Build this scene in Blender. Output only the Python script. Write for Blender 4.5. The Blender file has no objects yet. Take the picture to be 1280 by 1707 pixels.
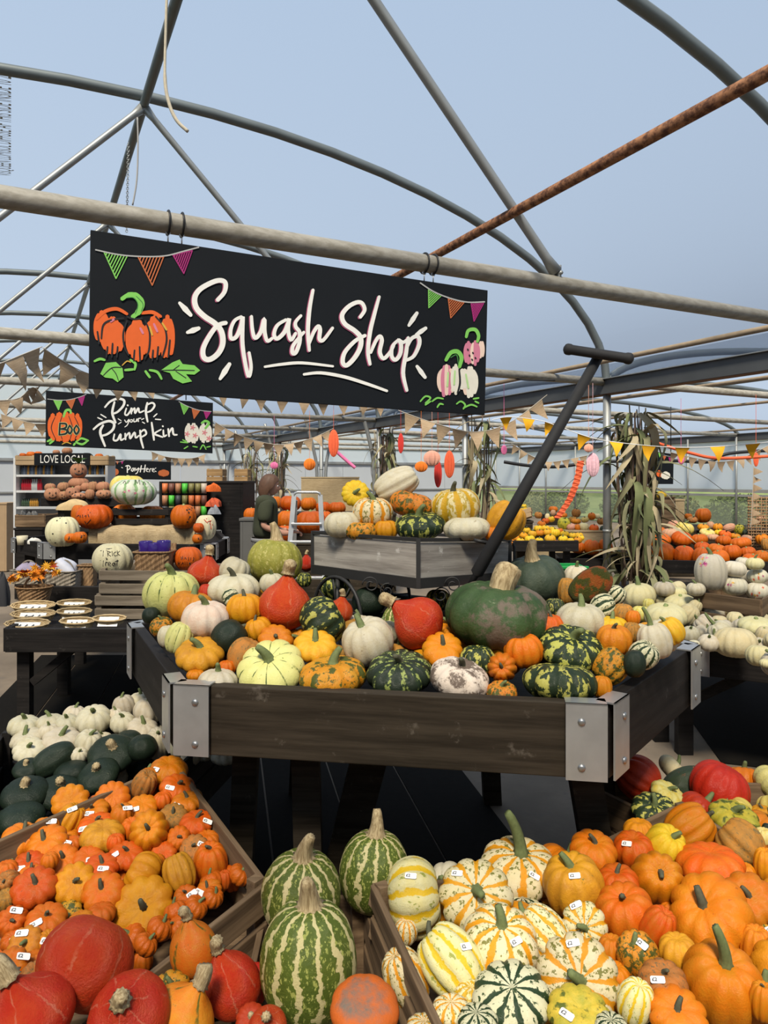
import bpy, math, random
import numpy as np
from mathutils import Vector, Matrix, Quaternion
from bpy_extras.object_utils import world_to_camera_view  # noqa (kept for checks)
SC = bpy.context.scene
COL = SC.collection
R = math.radians
rnd = random.Random(7)
# ------------------------------------------------------------------ camera
F, PX0, HOR, CAMZ = 1180.0, 640.0, 798.0, 1.65
cam = bpy.data.cameras.new('camera'); cam.sensor_width = 36.0; cam.sensor_fit = 'AUTO'
cam.lens = F / 1707 * 36.0; cam.shift_y = -(853.5 - HOR) / 1707; cam.clip_end = 300; cam.clip_start = .05
camo = bpy.data.objects.new('camera', cam); COL.objects.link(camo)
camo.location = (0, 0, CAMZ); camo.rotation_euler = (R(90), 0, 0); SC.camera = camo
# ------------------------------------------------------------------ sky, sun, exposure
SKY_TOP, SKY_HOR, SKY_STRENGTH = (.45, .57, .74), (.60, .68, .78), 1.0
w = bpy.data.worlds.new('sky'); SC.world = w; w.use_nodes = True
nt = w.node_tree; nt.nodes.clear()
o_ = nt.nodes.new('ShaderNodeOutputWorld'); b_ = nt.nodes.new('ShaderNodeBackground')
tc = nt.nodes.new('ShaderNodeTexCoord'); sx = nt.nodes.new('ShaderNodeSeparateXYZ'); rp = nt.nodes.new('ShaderNodeValToRGB')
nt.links.new(tc.outputs['Generated'], sx.inputs[0]); nt.links.new(sx.outputs[2], rp.inputs[0])
rp.color_ramp.elements[0].color = (*SKY_HOR, 1); rp.color_ramp.elements[1].color = (*SKY_TOP, 1); rp.color_ramp.elements[1].position = .55
nt.links.new(rp.outputs[0], b_.inputs[0]); b_.inputs[1].default_value = SKY_STRENGTH; nt.links.new(b_.outputs[0], o_.inputs[0])
sun = bpy.data.lights.new('sun', 'SUN'); sun.energy = 9.0; sun.angle = R(12); sun.color = (1, .90, .72)
suno = bpy.data.objects.new('sun', sun); COL.objects.link(suno)
suno.rotation_euler = (R(38), 0, R(-8)); suno.location = (-4, -6, 9)
SC.view_settings.view_transform = 'Standard'; SC.view_settings.look = 'None'
SC.view_settings.exposure = 0.0; SC.view_settings.gamma = 1.0; SC.view_settings.use_curve_mapping = False
SC.cycles.use_denoising = True
SC.cycles.max_bounces = 6; SC.cycles.transparent_max_bounces = 12
# ------------------------------------------------------------------ coordinates
def P(px, py, d):            # a point of the photograph at distance d along the view
    return Vector(((px - PX0) / F * d, d, CAMZ - (py - HOR) / F * d))
def PZ(px, py, z):           # a point of the photograph that lies at height z
    return P(px, py, (CAMZ - z) * F / (py - HOR))
YAW = R(26.7)
DV = Vector((-math.sin(YAW), math.cos(YAW), 0)); EV = Vector((math.cos(YAW), math.sin(YAW), 0))
def T(c, d, z):              # tunnel coordinates: across, along, up
    return EV * c + DV * d + Vector((0, 0, z))
# ------------------------------------------------------------------ materials
MATS = {}
class NT:
    def __init__(s, name):
        s.m = bpy.data.materials.new(name); s.m.use_nodes = True; s.t = s.m.node_tree; s.t.nodes.clear()
        s.out = s.n('ShaderNodeOutputMaterial'); s.b = s.n('ShaderNodeBsdfPrincipled'); s.l(s.b.outputs[0], s.out.inputs[0])
    def n(s, k, **kw):
        x = s.t.nodes.new(k)
        for a, v in kw.items(): setattr(x, a, v)
        return x
    def l(s, a, b): s.t.links.new(a, b)
    def put(s, sock, v):
        if isinstance(v, bpy.types.NodeSocket): s.l(v, sock)
        elif isinstance(v, (tuple, list)) and len(v) == 3 and sock.type == 'RGBA': sock.default_value = (*v, 1)
        else: sock.default_value = v
    def math(s, op, a, b=0.0, clamp=False):
        x = s.n('ShaderNodeMath', operation=op, use_clamp=clamp); s.put(x.inputs[0], a); s.put(x.inputs[1], b); return x.outputs[0]
    def mix(s, f, a, b):
        x = s.n('ShaderNodeMix', data_type='RGBA'); s.put(x.inputs[0], f); s.put(x.inputs[6], a); s.put(x.inputs[7], b); return x.outputs[2]
    def ramp(s, f, lo, hi):   # smooth 0..1 between lo and hi
        x = s.n('ShaderNodeMapRange', interpolation_type='SMOOTHSTEP'); s.put(x.inputs[0], f); x.inputs[1].default_value = lo; x.inputs[2].default_value = hi; return x.outputs[0]
    def obj(s): return s.n('ShaderNodeTexCoord').outputs['Object']
    def noise(s, vec, scale, detail=3, rough=.5, w=None):
        x = s.n('ShaderNodeTexNoise')
        if w is not None: x.noise_dimensions = '4D'; s.put(x.inputs['W'], w)
        if vec is not None: s.l(vec, x.inputs['Vector'])
        x.inputs['Scale'].default_value = scale; x.inputs['Detail'].default_value = detail; x.inputs['Roughness'].default_value = rough
        return x.outputs[0]
    def bump(s, h, strength=.3, dist=.01):
        x = s.n('ShaderNodeBump'); x.inputs['Strength'].default_value = strength; x.inputs['Distance'].default_value = dist
        s.l(h, x.inputs['Height']); s.l(x.outputs[0], s.b.inputs['Normal'])
    def fin(s, col, rough=.6, metal=0.0, spec=.5):
        s.put(s.b.inputs['Base Color'], col); s.put(s.b.inputs['Roughness'], rough); s.b.inputs['Metallic'].default_value = metal
        s.b.inputs['Specular IOR Level'].default_value = spec
        return s.m
def L(r, g, b):               # sRGB 0-255 to linear
    return tuple(((v / 255 + .055) / 1.055) ** 2.4 if v > 10 else v / 255 / 12.92 for v in (r, g, b))
def flat(name, col, rough=.7, metal=0, vary=.12, scale=9, spec=.4):
    if name in MATS: return MATS[name]
    t = NT(name); f = t.noise(t.obj(), scale, 4)
    c = t.mix(f, tuple(v * (1 - vary) for v in col), tuple(min(1, v * (1 + vary)) for v in col))
    MATS[name] = t.fin(c, rough, metal, spec); return MATS[name]
def wood(name, dark, light, rough=.75, scale=6, axis=0, wear=None, spec=.3):
    if name in MATS: return MATS[name]
    t = NT(name); mp = t.n('ShaderNodeMapping'); t.l(t.obj(), mp.inputs[0])
    sc = [scale * 6] * 3; sc[axis] = scale * .35; mp.inputs['Scale'].default_value = sc
    f = t.noise(mp.outputs[0], 1, 5, .65)
    rndn = t.n('ShaderNodeObjectInfo').outputs['Random']
    c = t.mix(t.ramp(f, .3, .7), dark, light)
    c = t.mix(t.math('MULTIPLY', rndn, .25), c, tuple(v * .6 for v in dark))
    if wear:
        g = t.noise(t.obj(), 14, 6, .7); c = t.mix(t.ramp(g, .60, .72), c, wear)
    t.bump(f, .35, .004); MATS[name] = t.fin(c, rough, 0, spec); return MATS[name]
# ------------------------------------------------------------------ mesh helpers
class MB:
    def __init__(s): s.v = []; s.f = []; s.mi = []
    def add(s, vs, fs, mi=0):
        k = len(s.v); s.v += [tuple(v) for v in vs]; s.f += [tuple(i + k for i in f) for f in fs]; s.mi += [mi] * len(fs); return s
    def box(s, c, size, rz=0.0, m=None, mi=0):
        hx, hy, hz = (x / 2 for x in size); M = m or Matrix.Rotation(rz, 3, 'Z')
        vs = [Vector(c) + M @ Vector((x, y, z)) for x in (-hx, hx) for y in (-hy, hy) for z in (-hz, hz)]
        return s.add(vs, [(0, 1, 3, 2), (4, 6, 7, 5), (0, 4, 5, 1), (2, 3, 7, 6), (0, 2, 6, 4), (1, 5, 7, 3)], mi)
    def bar(s, a, b, w, h, up=(0, 0, 1), mi=0):   # a rectangular bar from a to b
        a, b = Vector(a), Vector(b); x = (b - a).normalized(); y = Vector(up).cross(x)
        if y.length < 1e-4: y = Vector((1, 0, 0)).cross(x)
        y.normalize(); z = x.cross(y); M = Matrix((x, y, z)).transposed()
        return s.box((a + b) / 2, ((b - a).length, w, h), m=M, mi=mi)
    def tube(s, pts, r, n=8, cap=True, mi=0):
        pts = [Vector(p) for p in pts]; k = len(pts); rs = r if isinstance(r, (list, tuple)) else [r] * k
        t0 = (pts[1] - pts[0]).normalized(); ref = Vector((0, 0, 1)) if abs(t0.z) < .9 else Vector((1, 0, 0))
        u = t0.cross(ref).normalized(); vs = []
        for i, p in enumerate(pts):
            t = (pts[min(i + 1, k - 1)] - pts[max(i - 1, 0)]).normalized()
            u = (u - t * u.dot(t)).normalized(); w_ = t.cross(u)
            vs += [p + (u * math.cos(a) + w_ * math.sin(a)) * rs[i] for a in (2 * math.pi * j / n for j in range(n))]
        fs = [(i * n + j, i * n + (j + 1) % n, (i + 1) * n + (j + 1) % n, (i + 1) * n + j) for i in range(k - 1) for j in range(n)]
        if cap: fs += [tuple(range(n))[::-1], tuple((k - 1) * n + j for j in range(n))]
        return s.add(vs, fs, mi)
    def lathe(s, prof, n=20, c=(0, 0, 0), mi=0, sx=1, sy=1):
        vs = [(c[0] + r * math.cos(2 * math.pi * j / n) * sx, c[1] + r * math.sin(2 * math.pi * j / n) * sy, c[2] + z) for r, z in prof for j in range(n)]
        k = len(prof)
        return s.add(vs, [(i * n + j, i * n + (j + 1) % n, (i + 1) * n + (j + 1) % n, (i + 1) * n + j) for i in range(k - 1) for j in range(n)], mi)
    def prism(s, poly, off, mi=0):
        off = Vector(off); n = len(poly); a = [Vector(p) for p in poly]
        return s.add(a + [p + off for p in a], [tuple(range(n))[::-1], tuple(range(n, 2 * n))] + [(i, (i + 1) % n, n + (i + 1) % n, n + i) for i in range(n)], mi)
    def mesh(s, name, mats, smooth=False):
        me = bpy.data.meshes.new(name); me.from_pydata(s.v, [], s.f)
        for m in (mats if isinstance(mats, (list, tuple)) else [mats]): me.materials.append(m)
        if any(s.mi): me.polygons.foreach_set('material_index', s.mi)
        if smooth: me.polygons.foreach_set('use_smooth', [True] * len(s.f))
        me.update(); return me
    def build(s, name, mats, parent=None, smooth=False, loc=None, bevel=0):
        o = obj(name, s.mesh(name, mats, smooth), parent)
        if loc: o.location = loc
        if bevel:
            b = o.modifiers.new('b', 'BEVEL'); b.width = bevel; b.segments = 2; b.limit_method = 'ANGLE'
        return o
def obj(name, me, parent=None):
    o = bpy.data.objects.new(name, me); COL.objects.link(o)
    if parent: o.parent = parent
    return o
def tag(o, label=None, cat=None, group=None, kind=None):
    if label: o['label'] = label
    if cat: o['category'] = cat
    if group: o['group'] = group
    if kind: o['kind'] = kind
    return o
def thing(name, label, cat, loc=(0, 0, 0), rz=0, group=None):
    o = obj(name, None); o.location = loc; o.rotation_euler = (0, 0, rz); o.empty_display_size = .05
    return tag(o, label, cat, group)
def struct(o): return tag(o, kind='structure')
def cat_rom(pts, n=6):
    pts = [Vector(p) for p in pts]; out = []
    for i in range(len(pts) - 1):
        a, b, c, d = pts[max(i - 1, 0)], pts[i], pts[i + 1], pts[min(i + 2, len(pts) - 1)]
        for k in range(n):
            t = k / n; out.append(.5 * ((2 * b) + (c - a) * t + (2 * a - 5 * b + 4 * c - d) * t * t + (3 * b - a - 3 * c + d) * t ** 3))
    return out + [pts[-1]]
# ================================================================== the setting: polytunnel, floor, outside
M_STEEL = flat('galvanised_steel', (.30, .31, .31), .5, .55, .25, 5)
M_STEELD = flat('weathered_steel_hoop', (.15, .17, .175), .5, .4, .3, 3)
M_TIE = wood('dusty_galvanised_tube', (.24, .22, .18), (.40, .375, .33), .6, 4)
t = NT('rusty_tube'); f1 = t.noise(t.obj(), 22, 6, .7)
M_RUST = t.fin(t.mix(t.ramp(f1, .38, .62), (.085, .03, .014), (.33, .15, .07)), .85); t.bump(f1, .5, .004)
M_RUST2 = flat('tan_old_tube', (.28, .21, .14), .8, 0, .35, 12)
t = NT('polythene_film')
tr = t.n('ShaderNodeBsdfTransparent'); tl = t.n('ShaderNodeBsdfTranslucent'); mx = t.n('ShaderNodeMixShader')
sp = t.noise(t.obj(), 5.5, 2, .6); spk = t.ramp(sp, .80, .83)
tr.inputs[0].default_value = (.96, .97, .985, 1); tl.inputs[0].default_value = (.185, .24, .335, 1)
t.l(tr.outputs[0], mx.inputs[1]); t.l(tl.outputs[0], mx.inputs[2]); mx.inputs[0].default_value = .40
dk = t.n('ShaderNodeBsdfDiffuse'); dk.inputs[0].default_value = (.25, .26, .25, 1); m2 = t.n('ShaderNodeMixShader')
t.l(t.math('MULTIPLY', spk, .35), m2.inputs[0]); t.l(mx.outputs[0], m2.inputs[1]); t.l(dk.outputs[0], m2.inputs[2]); t.l(m2.outputs[0], t.out.inputs[0])
M_FILM = t.m
C0, HALF, RISE, EAVE, STEP, D1 = 1.04, 6.2, 2.55, 2.95, 3.6, 3.85
SPANS = [C0, C0 + 2 * HALF]
PLANES = [D1 + STEP * (k - 1) for k in range(-2, 9)]
DEND, DBACK = PLANES[-1], PLANES[0]
def arch(c0, t, h=RISE, hw=HALF):
    if c0 > C0: h = h - RISE + .85      # neighbouring span shaped lower, so sky light reaches the main film
    return c0 + hw * math.cos(t), EAVE + h * math.sin(t)
# floor: trodden earth-grey concrete with matting strips
t = NT('worn_concrete_floor'); f1 = t.noise(t.obj(), .9, 6, .65); f2 = t.noise(t.obj(), 9, 5, .7)
c = t.mix(t.ramp(f1, .35, .68), (.14, .108, .078), (.22, .172, .125)); c = t.mix(t.ramp(f2, .55, .75), c, (.13, .105, .085))
M_FLOOR = t.fin(c, .8); t.bump(f2, .2, .01)
mb = MB(); mb.add([T(-5.3, -8, 0), T(19.8, -8, 0), T(19.8, DEND + 1, 0), T(-5.3, DEND + 1, 0)], [(0, 1, 2, 3)]); struct(mb.build('floor', M_FLOOR))
t = NT('black_ground_matting'); f1 = t.noise(t.obj(), 30, 4, .6)
M_MAT = t.fin(t.mix(f1, (.004, .0035, .003), (.012, .010, .008)), .85, 0, .1)
M_SEAM = flat('matting_seam_line', (.10, .10, .105), .6)
def mat_strip(name, pts, z, lines):
    a, b, c_, d_ = pts; mb = MB()
    n = lines
    for k in range(n):
        g = .010
        p0 = a.lerp(b, k / n) ; p1 = a.lerp(b, (k + 1) / n); q0 = d_.lerp(c_, k / n); q1 = d_.lerp(c_, (k + 1) / n)
        e = (p1 - p0).normalized() * g / 2
        mm = MB(); mm.prism([p0 + e, p1 - e, q1 - e, q0 + e], (0, 0, z)); yield mm
root = struct(obj('floor_matting', None)); root.location = (0, 0, .001)
for mm in mat_strip('m', [Vector((-1.75, .6, 0)), Vector((1.15, .6, 0)), Vector((-.1, 6.6, 0)), Vector((-3.2, 6.6, 0))], .006, 8): mm.build('floor_board', M_MAT, root)
root = struct(obj('floor_matting', None)); root.location = (0, 0, .001)
for mm in mat_strip('m', [Vector((1.95, 4.1, 0)), Vector((4.4, 3.3, 0)), Vector((5.8, 7.0, 0)), Vector((2.6, 7.6, 0))], .006, 3): mm.build('floor_board', M_MAT, root)
mb = MB(); mb.box((0, 0, 0), (1, 1, 1))
# ceiling film and end/side walls
for c0 in SPANS:
    mb = MB(); ns, nd = 36, 10; vs = []
    for i in range(nd + 1):
        d = DBACK + (DEND - DBACK) * i / nd
        for j in range(ns + 1):
            c, z = arch(c0, math.pi * j / ns, RISE + .09, HALF + .05); vs.append(T(c, d, z))
    fs = [(i * (ns + 1) + j, i * (ns + 1) + j + 1, (i + 1) * (ns + 1) + j + 1, (i + 1) * (ns + 1) + j) for i in range(nd) for j in range(ns)]
    mb.add(vs, fs); struct(mb.build('ceiling', M_FILM, smooth=True))
t = NT('milky_side_film'); tr = t.n('ShaderNodeBsdfTransparent'); tl = t.n('ShaderNodeBsdfTranslucent'); df = t.n('ShaderNodeBsdfDiffuse'); mx = t.n('ShaderNodeMixShader'); m2 = t.n('ShaderNodeMixShader')
tl.inputs[0].default_value = (.9, .92, .95, 1); df.inputs[0].default_value = (.66, .70, .75, 1); mx.inputs[0].default_value = .5; m2.inputs[0].default_value = .75
t.l(tl.outputs[0], mx.inputs[1]); t.l(df.outputs[0], mx.inputs[2]); t.l(tr.outputs[0], m2.inputs[1]); t.l(mx.outputs[0], m2.inputs[2]); t.l(m2.outputs[0], t.out.inputs[0]); M_SIDE = t.m
CR, CL = C0 + 3 * HALF, C0 - HALF
def wall_strip(name, p, q, z0, z1, mat, th=.012):
    nrm = (q - p).cross(Vector((0, 0, 1))).normalized() * th
    mb = MB(); mb.prism([p + Vector((0, 0, z0)), q + Vector((0, 0, z0)), q + Vector((0, 0, z1)), p + Vector((0, 0, z1))], nrm); return struct(mb.build(name, mat))
wall_strip('wall_right', T(CR, DBACK, 0), T(CR, DEND, 0), 1.22, EAVE, M_SIDE)
wall_strip('wall_left', T(CL, DBACK, 0), T(CL, DEND, 0), 0, EAVE, flat('light_block_wall_panel', (.16, .165, .16), .8))  # unseen left wall, made opaque to hold back side light
# lower right wall: open green netting over posts
t = NT('green_netting'); sepx = t.n('ShaderNodeSeparateXYZ'); t.l(t.obj(), sepx.inputs[0])
tr = t.n('ShaderNodeBsdfTransparent'); df = t.n('ShaderNodeBsdfDiffuse'); df.inputs[0].default_value = (.33, .38, .28, 1); mx = t.n('ShaderNodeMixShader'); mx.inputs[0].default_value = .35
t.l(tr.outputs[0], mx.inputs[1]); t.l(df.outputs[0], mx.inputs[2]); t.l(mx.outputs[0], t.out.inputs[0]); M_NET = t.m
wall_strip('wall_netting_right', T(CR, DBACK, 0), T(CR, DEND, 0), .05, 1.1, M_NET, .006)
for i, z in enumerate((1.27, 1.13)):
    mb = MB(); mb.bar(T(CR - .04, DBACK, z), T(CR - .04, DEND, z), .06, .07 if i else .1); struct(mb.build('trim_%d' % (i + 1), flat('aluminium_rail', (.34, .335, .32), .5, .3)))
for k, d in enumerate(np.arange(DBACK, DEND, 1.8)):
    mb = MB(); mb.tube([T(CR - .09, d, 0), T(CR - .09, d, EAVE)], .035, 8)
    struct(mb.build('wall_post', M_STEEL, smooth=True))
# far end wall: pale grey panels with a roller door, milky film above
M_PANEL = flat('pale_grey_panel', (.42, .45, .49), .6, 0, .05, 2)
root = struct(obj('wall_far', None))
for k in range(14):
    a = CL + (CR - CL) * k / 14; b = CL + (CR - CL) * (k + 1) / 14
    mb = MB(); mb.prism([T(a + .01, DEND, 0), T(b - .01, DEND, 0), T(b - .01, DEND, 2.3), T(a + .01, DEND, 2.3)], DV * .05); mb.build('panel', M_PANEL, root)
mb = MB(); mb.bar(T(CL, DEND - .03, 2.35), T(CR, DEND - .03, 2.35), .1, .1); mb.bar(T(CL, DEND - .03, 1.15), T(CR, DEND - .03, 1.15), .05, .06); mb.build('rail', M_STEEL, root)
for c0 in SPANS:
    mb = MB(); pl = [T(c0 + HALF, DEND, 2.4)] + [T(*[arch(c0, math.pi * j / 24)[0], DEND, arch(c0, math.pi * j / 24)[1]]) for j in range(25)] + [T(c0 - HALF, DEND, 2.4)]
    mb.prism(pl, DV * .01); struct(mb.build('wall_gable', M_SIDE))
wall_strip('wall_back_light_block', T(CL, DBACK, 0), T(CR, DBACK, 0), 0, EAVE + .1, flat('light_block_wall_panel', (.16, .165, .16), .8))  # unseen wall behind the camera, added opaque to cut frontal fill light
# hoops
def arch_pts(c0, d, n=28, foot=None):
    pts = [T(arch(c0, math.pi * j / n)[0], d, arch(c0, math.pi * j / n)[1]) for j in range(n + 1)]
    return pts
NTH = ['nearest', 'second', 'third', 'fourth', 'fifth', 'sixth', 'seventh', 'eighth', 'ninth', 'tenth', 'eleventh', 'twelfth', 'thirteenth', 'fourteenth']
roof = struct(obj('ceiling_frame', None))
M_GUT = flat('gutter_steel_dark', (.075, .08, .085), .55, .2, .3, 2)
M_GUTR = flat('gutter_underside_rust', (.16, .085, .05), .8, 0, .4, 6)
for si, c0 in enumerate(SPANS):
    for d in PLANES:
        mb = MB(); mb.tube(arch_pts(c0, d), .055, 10, False); mb.build('roof_hoop', M_STEELD, roof, True)
        mb = MB(); mb.tube([T(c0 - HALF, d, 3.0), T(c0 + HALF, d, 3.0)], .055, 10); mb.build('tie_tube', M_TIE, roof, True)
        apex = T(c0, d - .02, EAVE + RISE - .12)
        for s in (-1, 1) if si == 0 else ():
            foot = T(c0 + s * 2.24, d, 3.07)
            v = (foot - apex).normalized()
            mb = MB(); mb.tube([apex + v * .02, apex + v * .14, foot - v * .14, foot - v * .02], [.05, .033, .033, .048], 10)
            mb.box(foot + Vector((0, 0, -.01)), (.02, .07, .13), YAW); mb.tube([foot - DV * .05, foot + DV * .05], .014, 6)
            mb.build('strut', M_STEEL, roof, True)
    mb = MB(); zr_ = arch(c0, math.pi / 2)[1] - .1
    mb = MB(); mb.tube([T(c0, DBACK, zr_), T(c0, DEND, zr_)], .045, 10); mb.build('ridge_tube', M_STEELD, roof, True)
    for s in (-1, 1):
        mb = MB(); mb.tube([T(c0 + s * 1.86, DBACK, 3.43), T(c0 + s * 1.86, DEND, 3.43)], .034, 8); mb.build('purlin', M_RUST if s == 1 and si == 0 else M_RUST2, roof, True)
        mb = MB(); mb.tube([T(c0 + s * 5.25, DBACK, 3.085), T(c0 + s * 5.25, DEND, 3.085)], .03, 8); mb.build('purlin', M_RUST2, roof, True)
for c in (CL, C0 + HALF, CR):
    mb = MB(); a, b = T(c, DBACK, 2.93), T(c, DEND, 2.93)
    mb.bar(a, b, .17, .2); up = Vector((0, 0, .105)); sd = EV * .1
    mb.bar(a + up, b + up, .25, .012, mi=2); mb.bar(a - up, b - up, .16, .006, mi=1)
    mb.build('gutter', [M_GUT, M_GUTR, M_STEEL], roof)
for d in PLANES:
    mb = MB(); mb.tube([T(C0 + HALF, d, 0), T(C0 + HALF, d, EAVE)], .055, 12); mb.tube([T(C0 + HALF, d, .9), T(C0 + HALF, d, .94)], .06, 12); mb.tube([T(C0 + HALF, d, 1.9), T(C0 + HALF, d, 1.93)], .06, 12)
    struct(mb.build('wall_post', M_STEEL, smooth=True))
    if d > 14:
        for s in (-1, 1):
            mb = MB(); mb.tube(cat_rom([T(C0 + HALF + s * .12, d, 0), T(C0 + HALF + s * .13, d, 1.8), T(C0 + HALF + s * .24, d, 2.5), T(C0 + HALF + s * .5, d, 3.4)], 4), .045, 8); struct(mb.build('wall_post', M_STEEL, smooth=True))
# printed line on the film, rope, chain
def film_point(px, py):
    dr = P(px, py, 1) - Vector((0, 0, CAMZ)); best = None
    for k in range(200, 3000):
        p = Vector((0, 0, CAMZ)) + dr * (k * .005); c = p.dot(EV)
        if abs(c - C0) < HALF and p.z > EAVE + (RISE + .075) * math.sqrt(1 - ((c - C0) / HALF) ** 2): return p
    return dr * 10
def text_mesh(s, name, mat, size, depth=0.0, align='CENTER', shear=0, bold=0):
    cu = bpy.data.curves.new(name, 'FONT'); cu.body = s; cu.size = size; cu.align_x = align; cu.align_y = 'CENTER'; cu.extrude = depth; cu.shear = shear; cu.offset = bold; cu.resolution_u = 3
    o = bpy.data.objects.new(name, cu); me = bpy.data.meshes.new_from_object(o); me.materials.clear(); me.materials.append(mat); bpy.data.objects.remove(o); bpy.data.curves.remove(cu); me.name = name
    return me
M_INK = flat('grey_print', (.34, .38, .42), .7)
a, b = film_point(6, 290), film_point(2, 108)
me2 = text_mesh('VISQUEEN LUMISOL DIFFUSE AF THIS SIDE INSIDE 10 2020', 'film_print', M_INK, 1.0, 0, 'LEFT')
xs = max(v.co.x for v in me2.vertices); x = (b - a); ln = x.length; x.normalize(); n_ = -(film_point(40, 200) - a).cross(x).normalized()
if n_.z > 0: n_ = -n_
y = n_.cross(x); me2.name = 'film_print'
o = obj('film_print', me2, roof); s_ = ln / xs
o.matrix_world = Matrix.Translation(a + n_ * .02) @ Matrix((x * s_, y * s_ * 2.6, n_)).transposed().to_4x4()
M_ROPE = flat('pale_frayed_rope', (.50, .44, .34), .9, 0, .3, 40)
mb = MB(); mb.tube(cat_rom([P(279, -40, 5.6), P(276, 60, 5.6), P(275, 130, 5.6), P(281, 170, 5.6), P(294, 200, 5.6), P(313, 219, 5.6)], 6), [.011] * 12 + [.014] * 19, 8)
tag(mb.build('hanging_rope', M_ROPE, smooth=True), 'pale frayed rope end dangling free from the roof ridge', 'rope')
mb = MB(); mb.tube(cat_rom([P(229, 196, 7.0), P(230, 240, 7.0), P(228, 300, 7.0), P(221, 342, 7.0)], 5), .008, 6)
tag(mb.build('thin_cord', flat('grey_cord', (.35, .34, .33), .8), smooth=True), 'thin grey cord hanging straight under the ridge joint', 'cord')
mb = MB(); a, b = P(214, 240, 7.6), P(211, 385, 7.6)
for k in range(42):
    p = a.lerp(b, k / 41); ax = (EV if k % 2 else DV)
    mb.tube([p + ax * .011 * math.cos(q) + Vector((0, 0, .017 * math.sin(q))) for q in np.linspace(0, 2 * math.pi, 9)], .0035, 5, False)
ch = thing('hanging_chain', 'thin steel link chain hanging from the ridge tube', 'chain', a); o = mb.build('chain_links', M_STEEL, ch, True); o.location = -a; o['kind'] = 'stuff'
# outside: grass, hedge
t = NT('rough_grass'); f1 = t.noise(t.obj(), .8, 6, .7); M_GRASS = t.fin(t.mix(t.ramp(f1, .35, .65), (.07, .12, .025), (.2, .24, .07)), .9)
mb = MB(); mb.add([T(-80, -60, -.06), T(120, -60, -.06), T(120, 140, -.06), T(-80, 140, -.06)], [(0, 1, 2, 3)]); struct(mb.build('ground_outside', M_GRASS))
def leaf_ball(rx, ry, rz, n, size, rng):
    mb = MB()
    for _ in range(n):
        v = Vector((rng.gauss(0, 1), rng.gauss(0, 1), rng.gauss(0, 1))).normalized() * rng.uniform(.6, 1.0)
        p = Vector((v.x * rx, v.y * ry, rz + v.z * rz)); u = Vector((rng.gauss(0, 1), rng.gauss(0, 1), rng.gauss(0, 1))).normalized() * size * rng.uniform(.6, 1.3)
        q = u.cross(Vector((rng.gauss(0, 1), rng.gauss(0, 1), rng.gauss(0, 1)))).normalized() * size * .5
        mb.add([p - u, p + q, p + u, p - q], [(0, 1, 2, 3)])
    return mb
M_LEAF = [flat('hedge_leaf_%d' % i, c, .8, 0, .4, 3) for i, c in enumerate([(.055, .085, .02), (.10, .14, .03), (.15, .16, .06)])]
for i, m in enumerate(M_LEAF): m.name = ['dark_hedge_leaf', 'mid_hedge_leaf', 'pale_hedge_leaf'][i]
bm_ = [leaf_ball(.8, 1.45, .7, 1800, .10, rnd).mesh('bush_foliage', M_LEAF[i], False) for i in range(3)]
ORD = ['first', 'second', 'third', 'fourth', 'fifth', 'sixth', 'seventh', 'eighth', 'ninth', 'tenth', 'eleventh', 'twelfth', 'thirteenth', 'fourteenth', 'fifteenth', 'sixteenth', 'seventeenth', 'eighteenth', 'nineteenth', 'twentieth']
k = 0
for d in np.arange(4, 31, 3):
    o = obj('wild_bush', bm_[k % 3]); o.location = T(CR + 2.4 + rnd.uniform(-.5, .5), d, -.1); o.rotation_euler.z = YAW; s = rnd.uniform(.85, 1.0); o.scale = (s, s, s * .9)
    tag(o, 'green bush outside the netting wall, %s from the far end' % ORD[int((31 - d) / 3)], 'bush', 'bushes outside the netting'); k += 1
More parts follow.
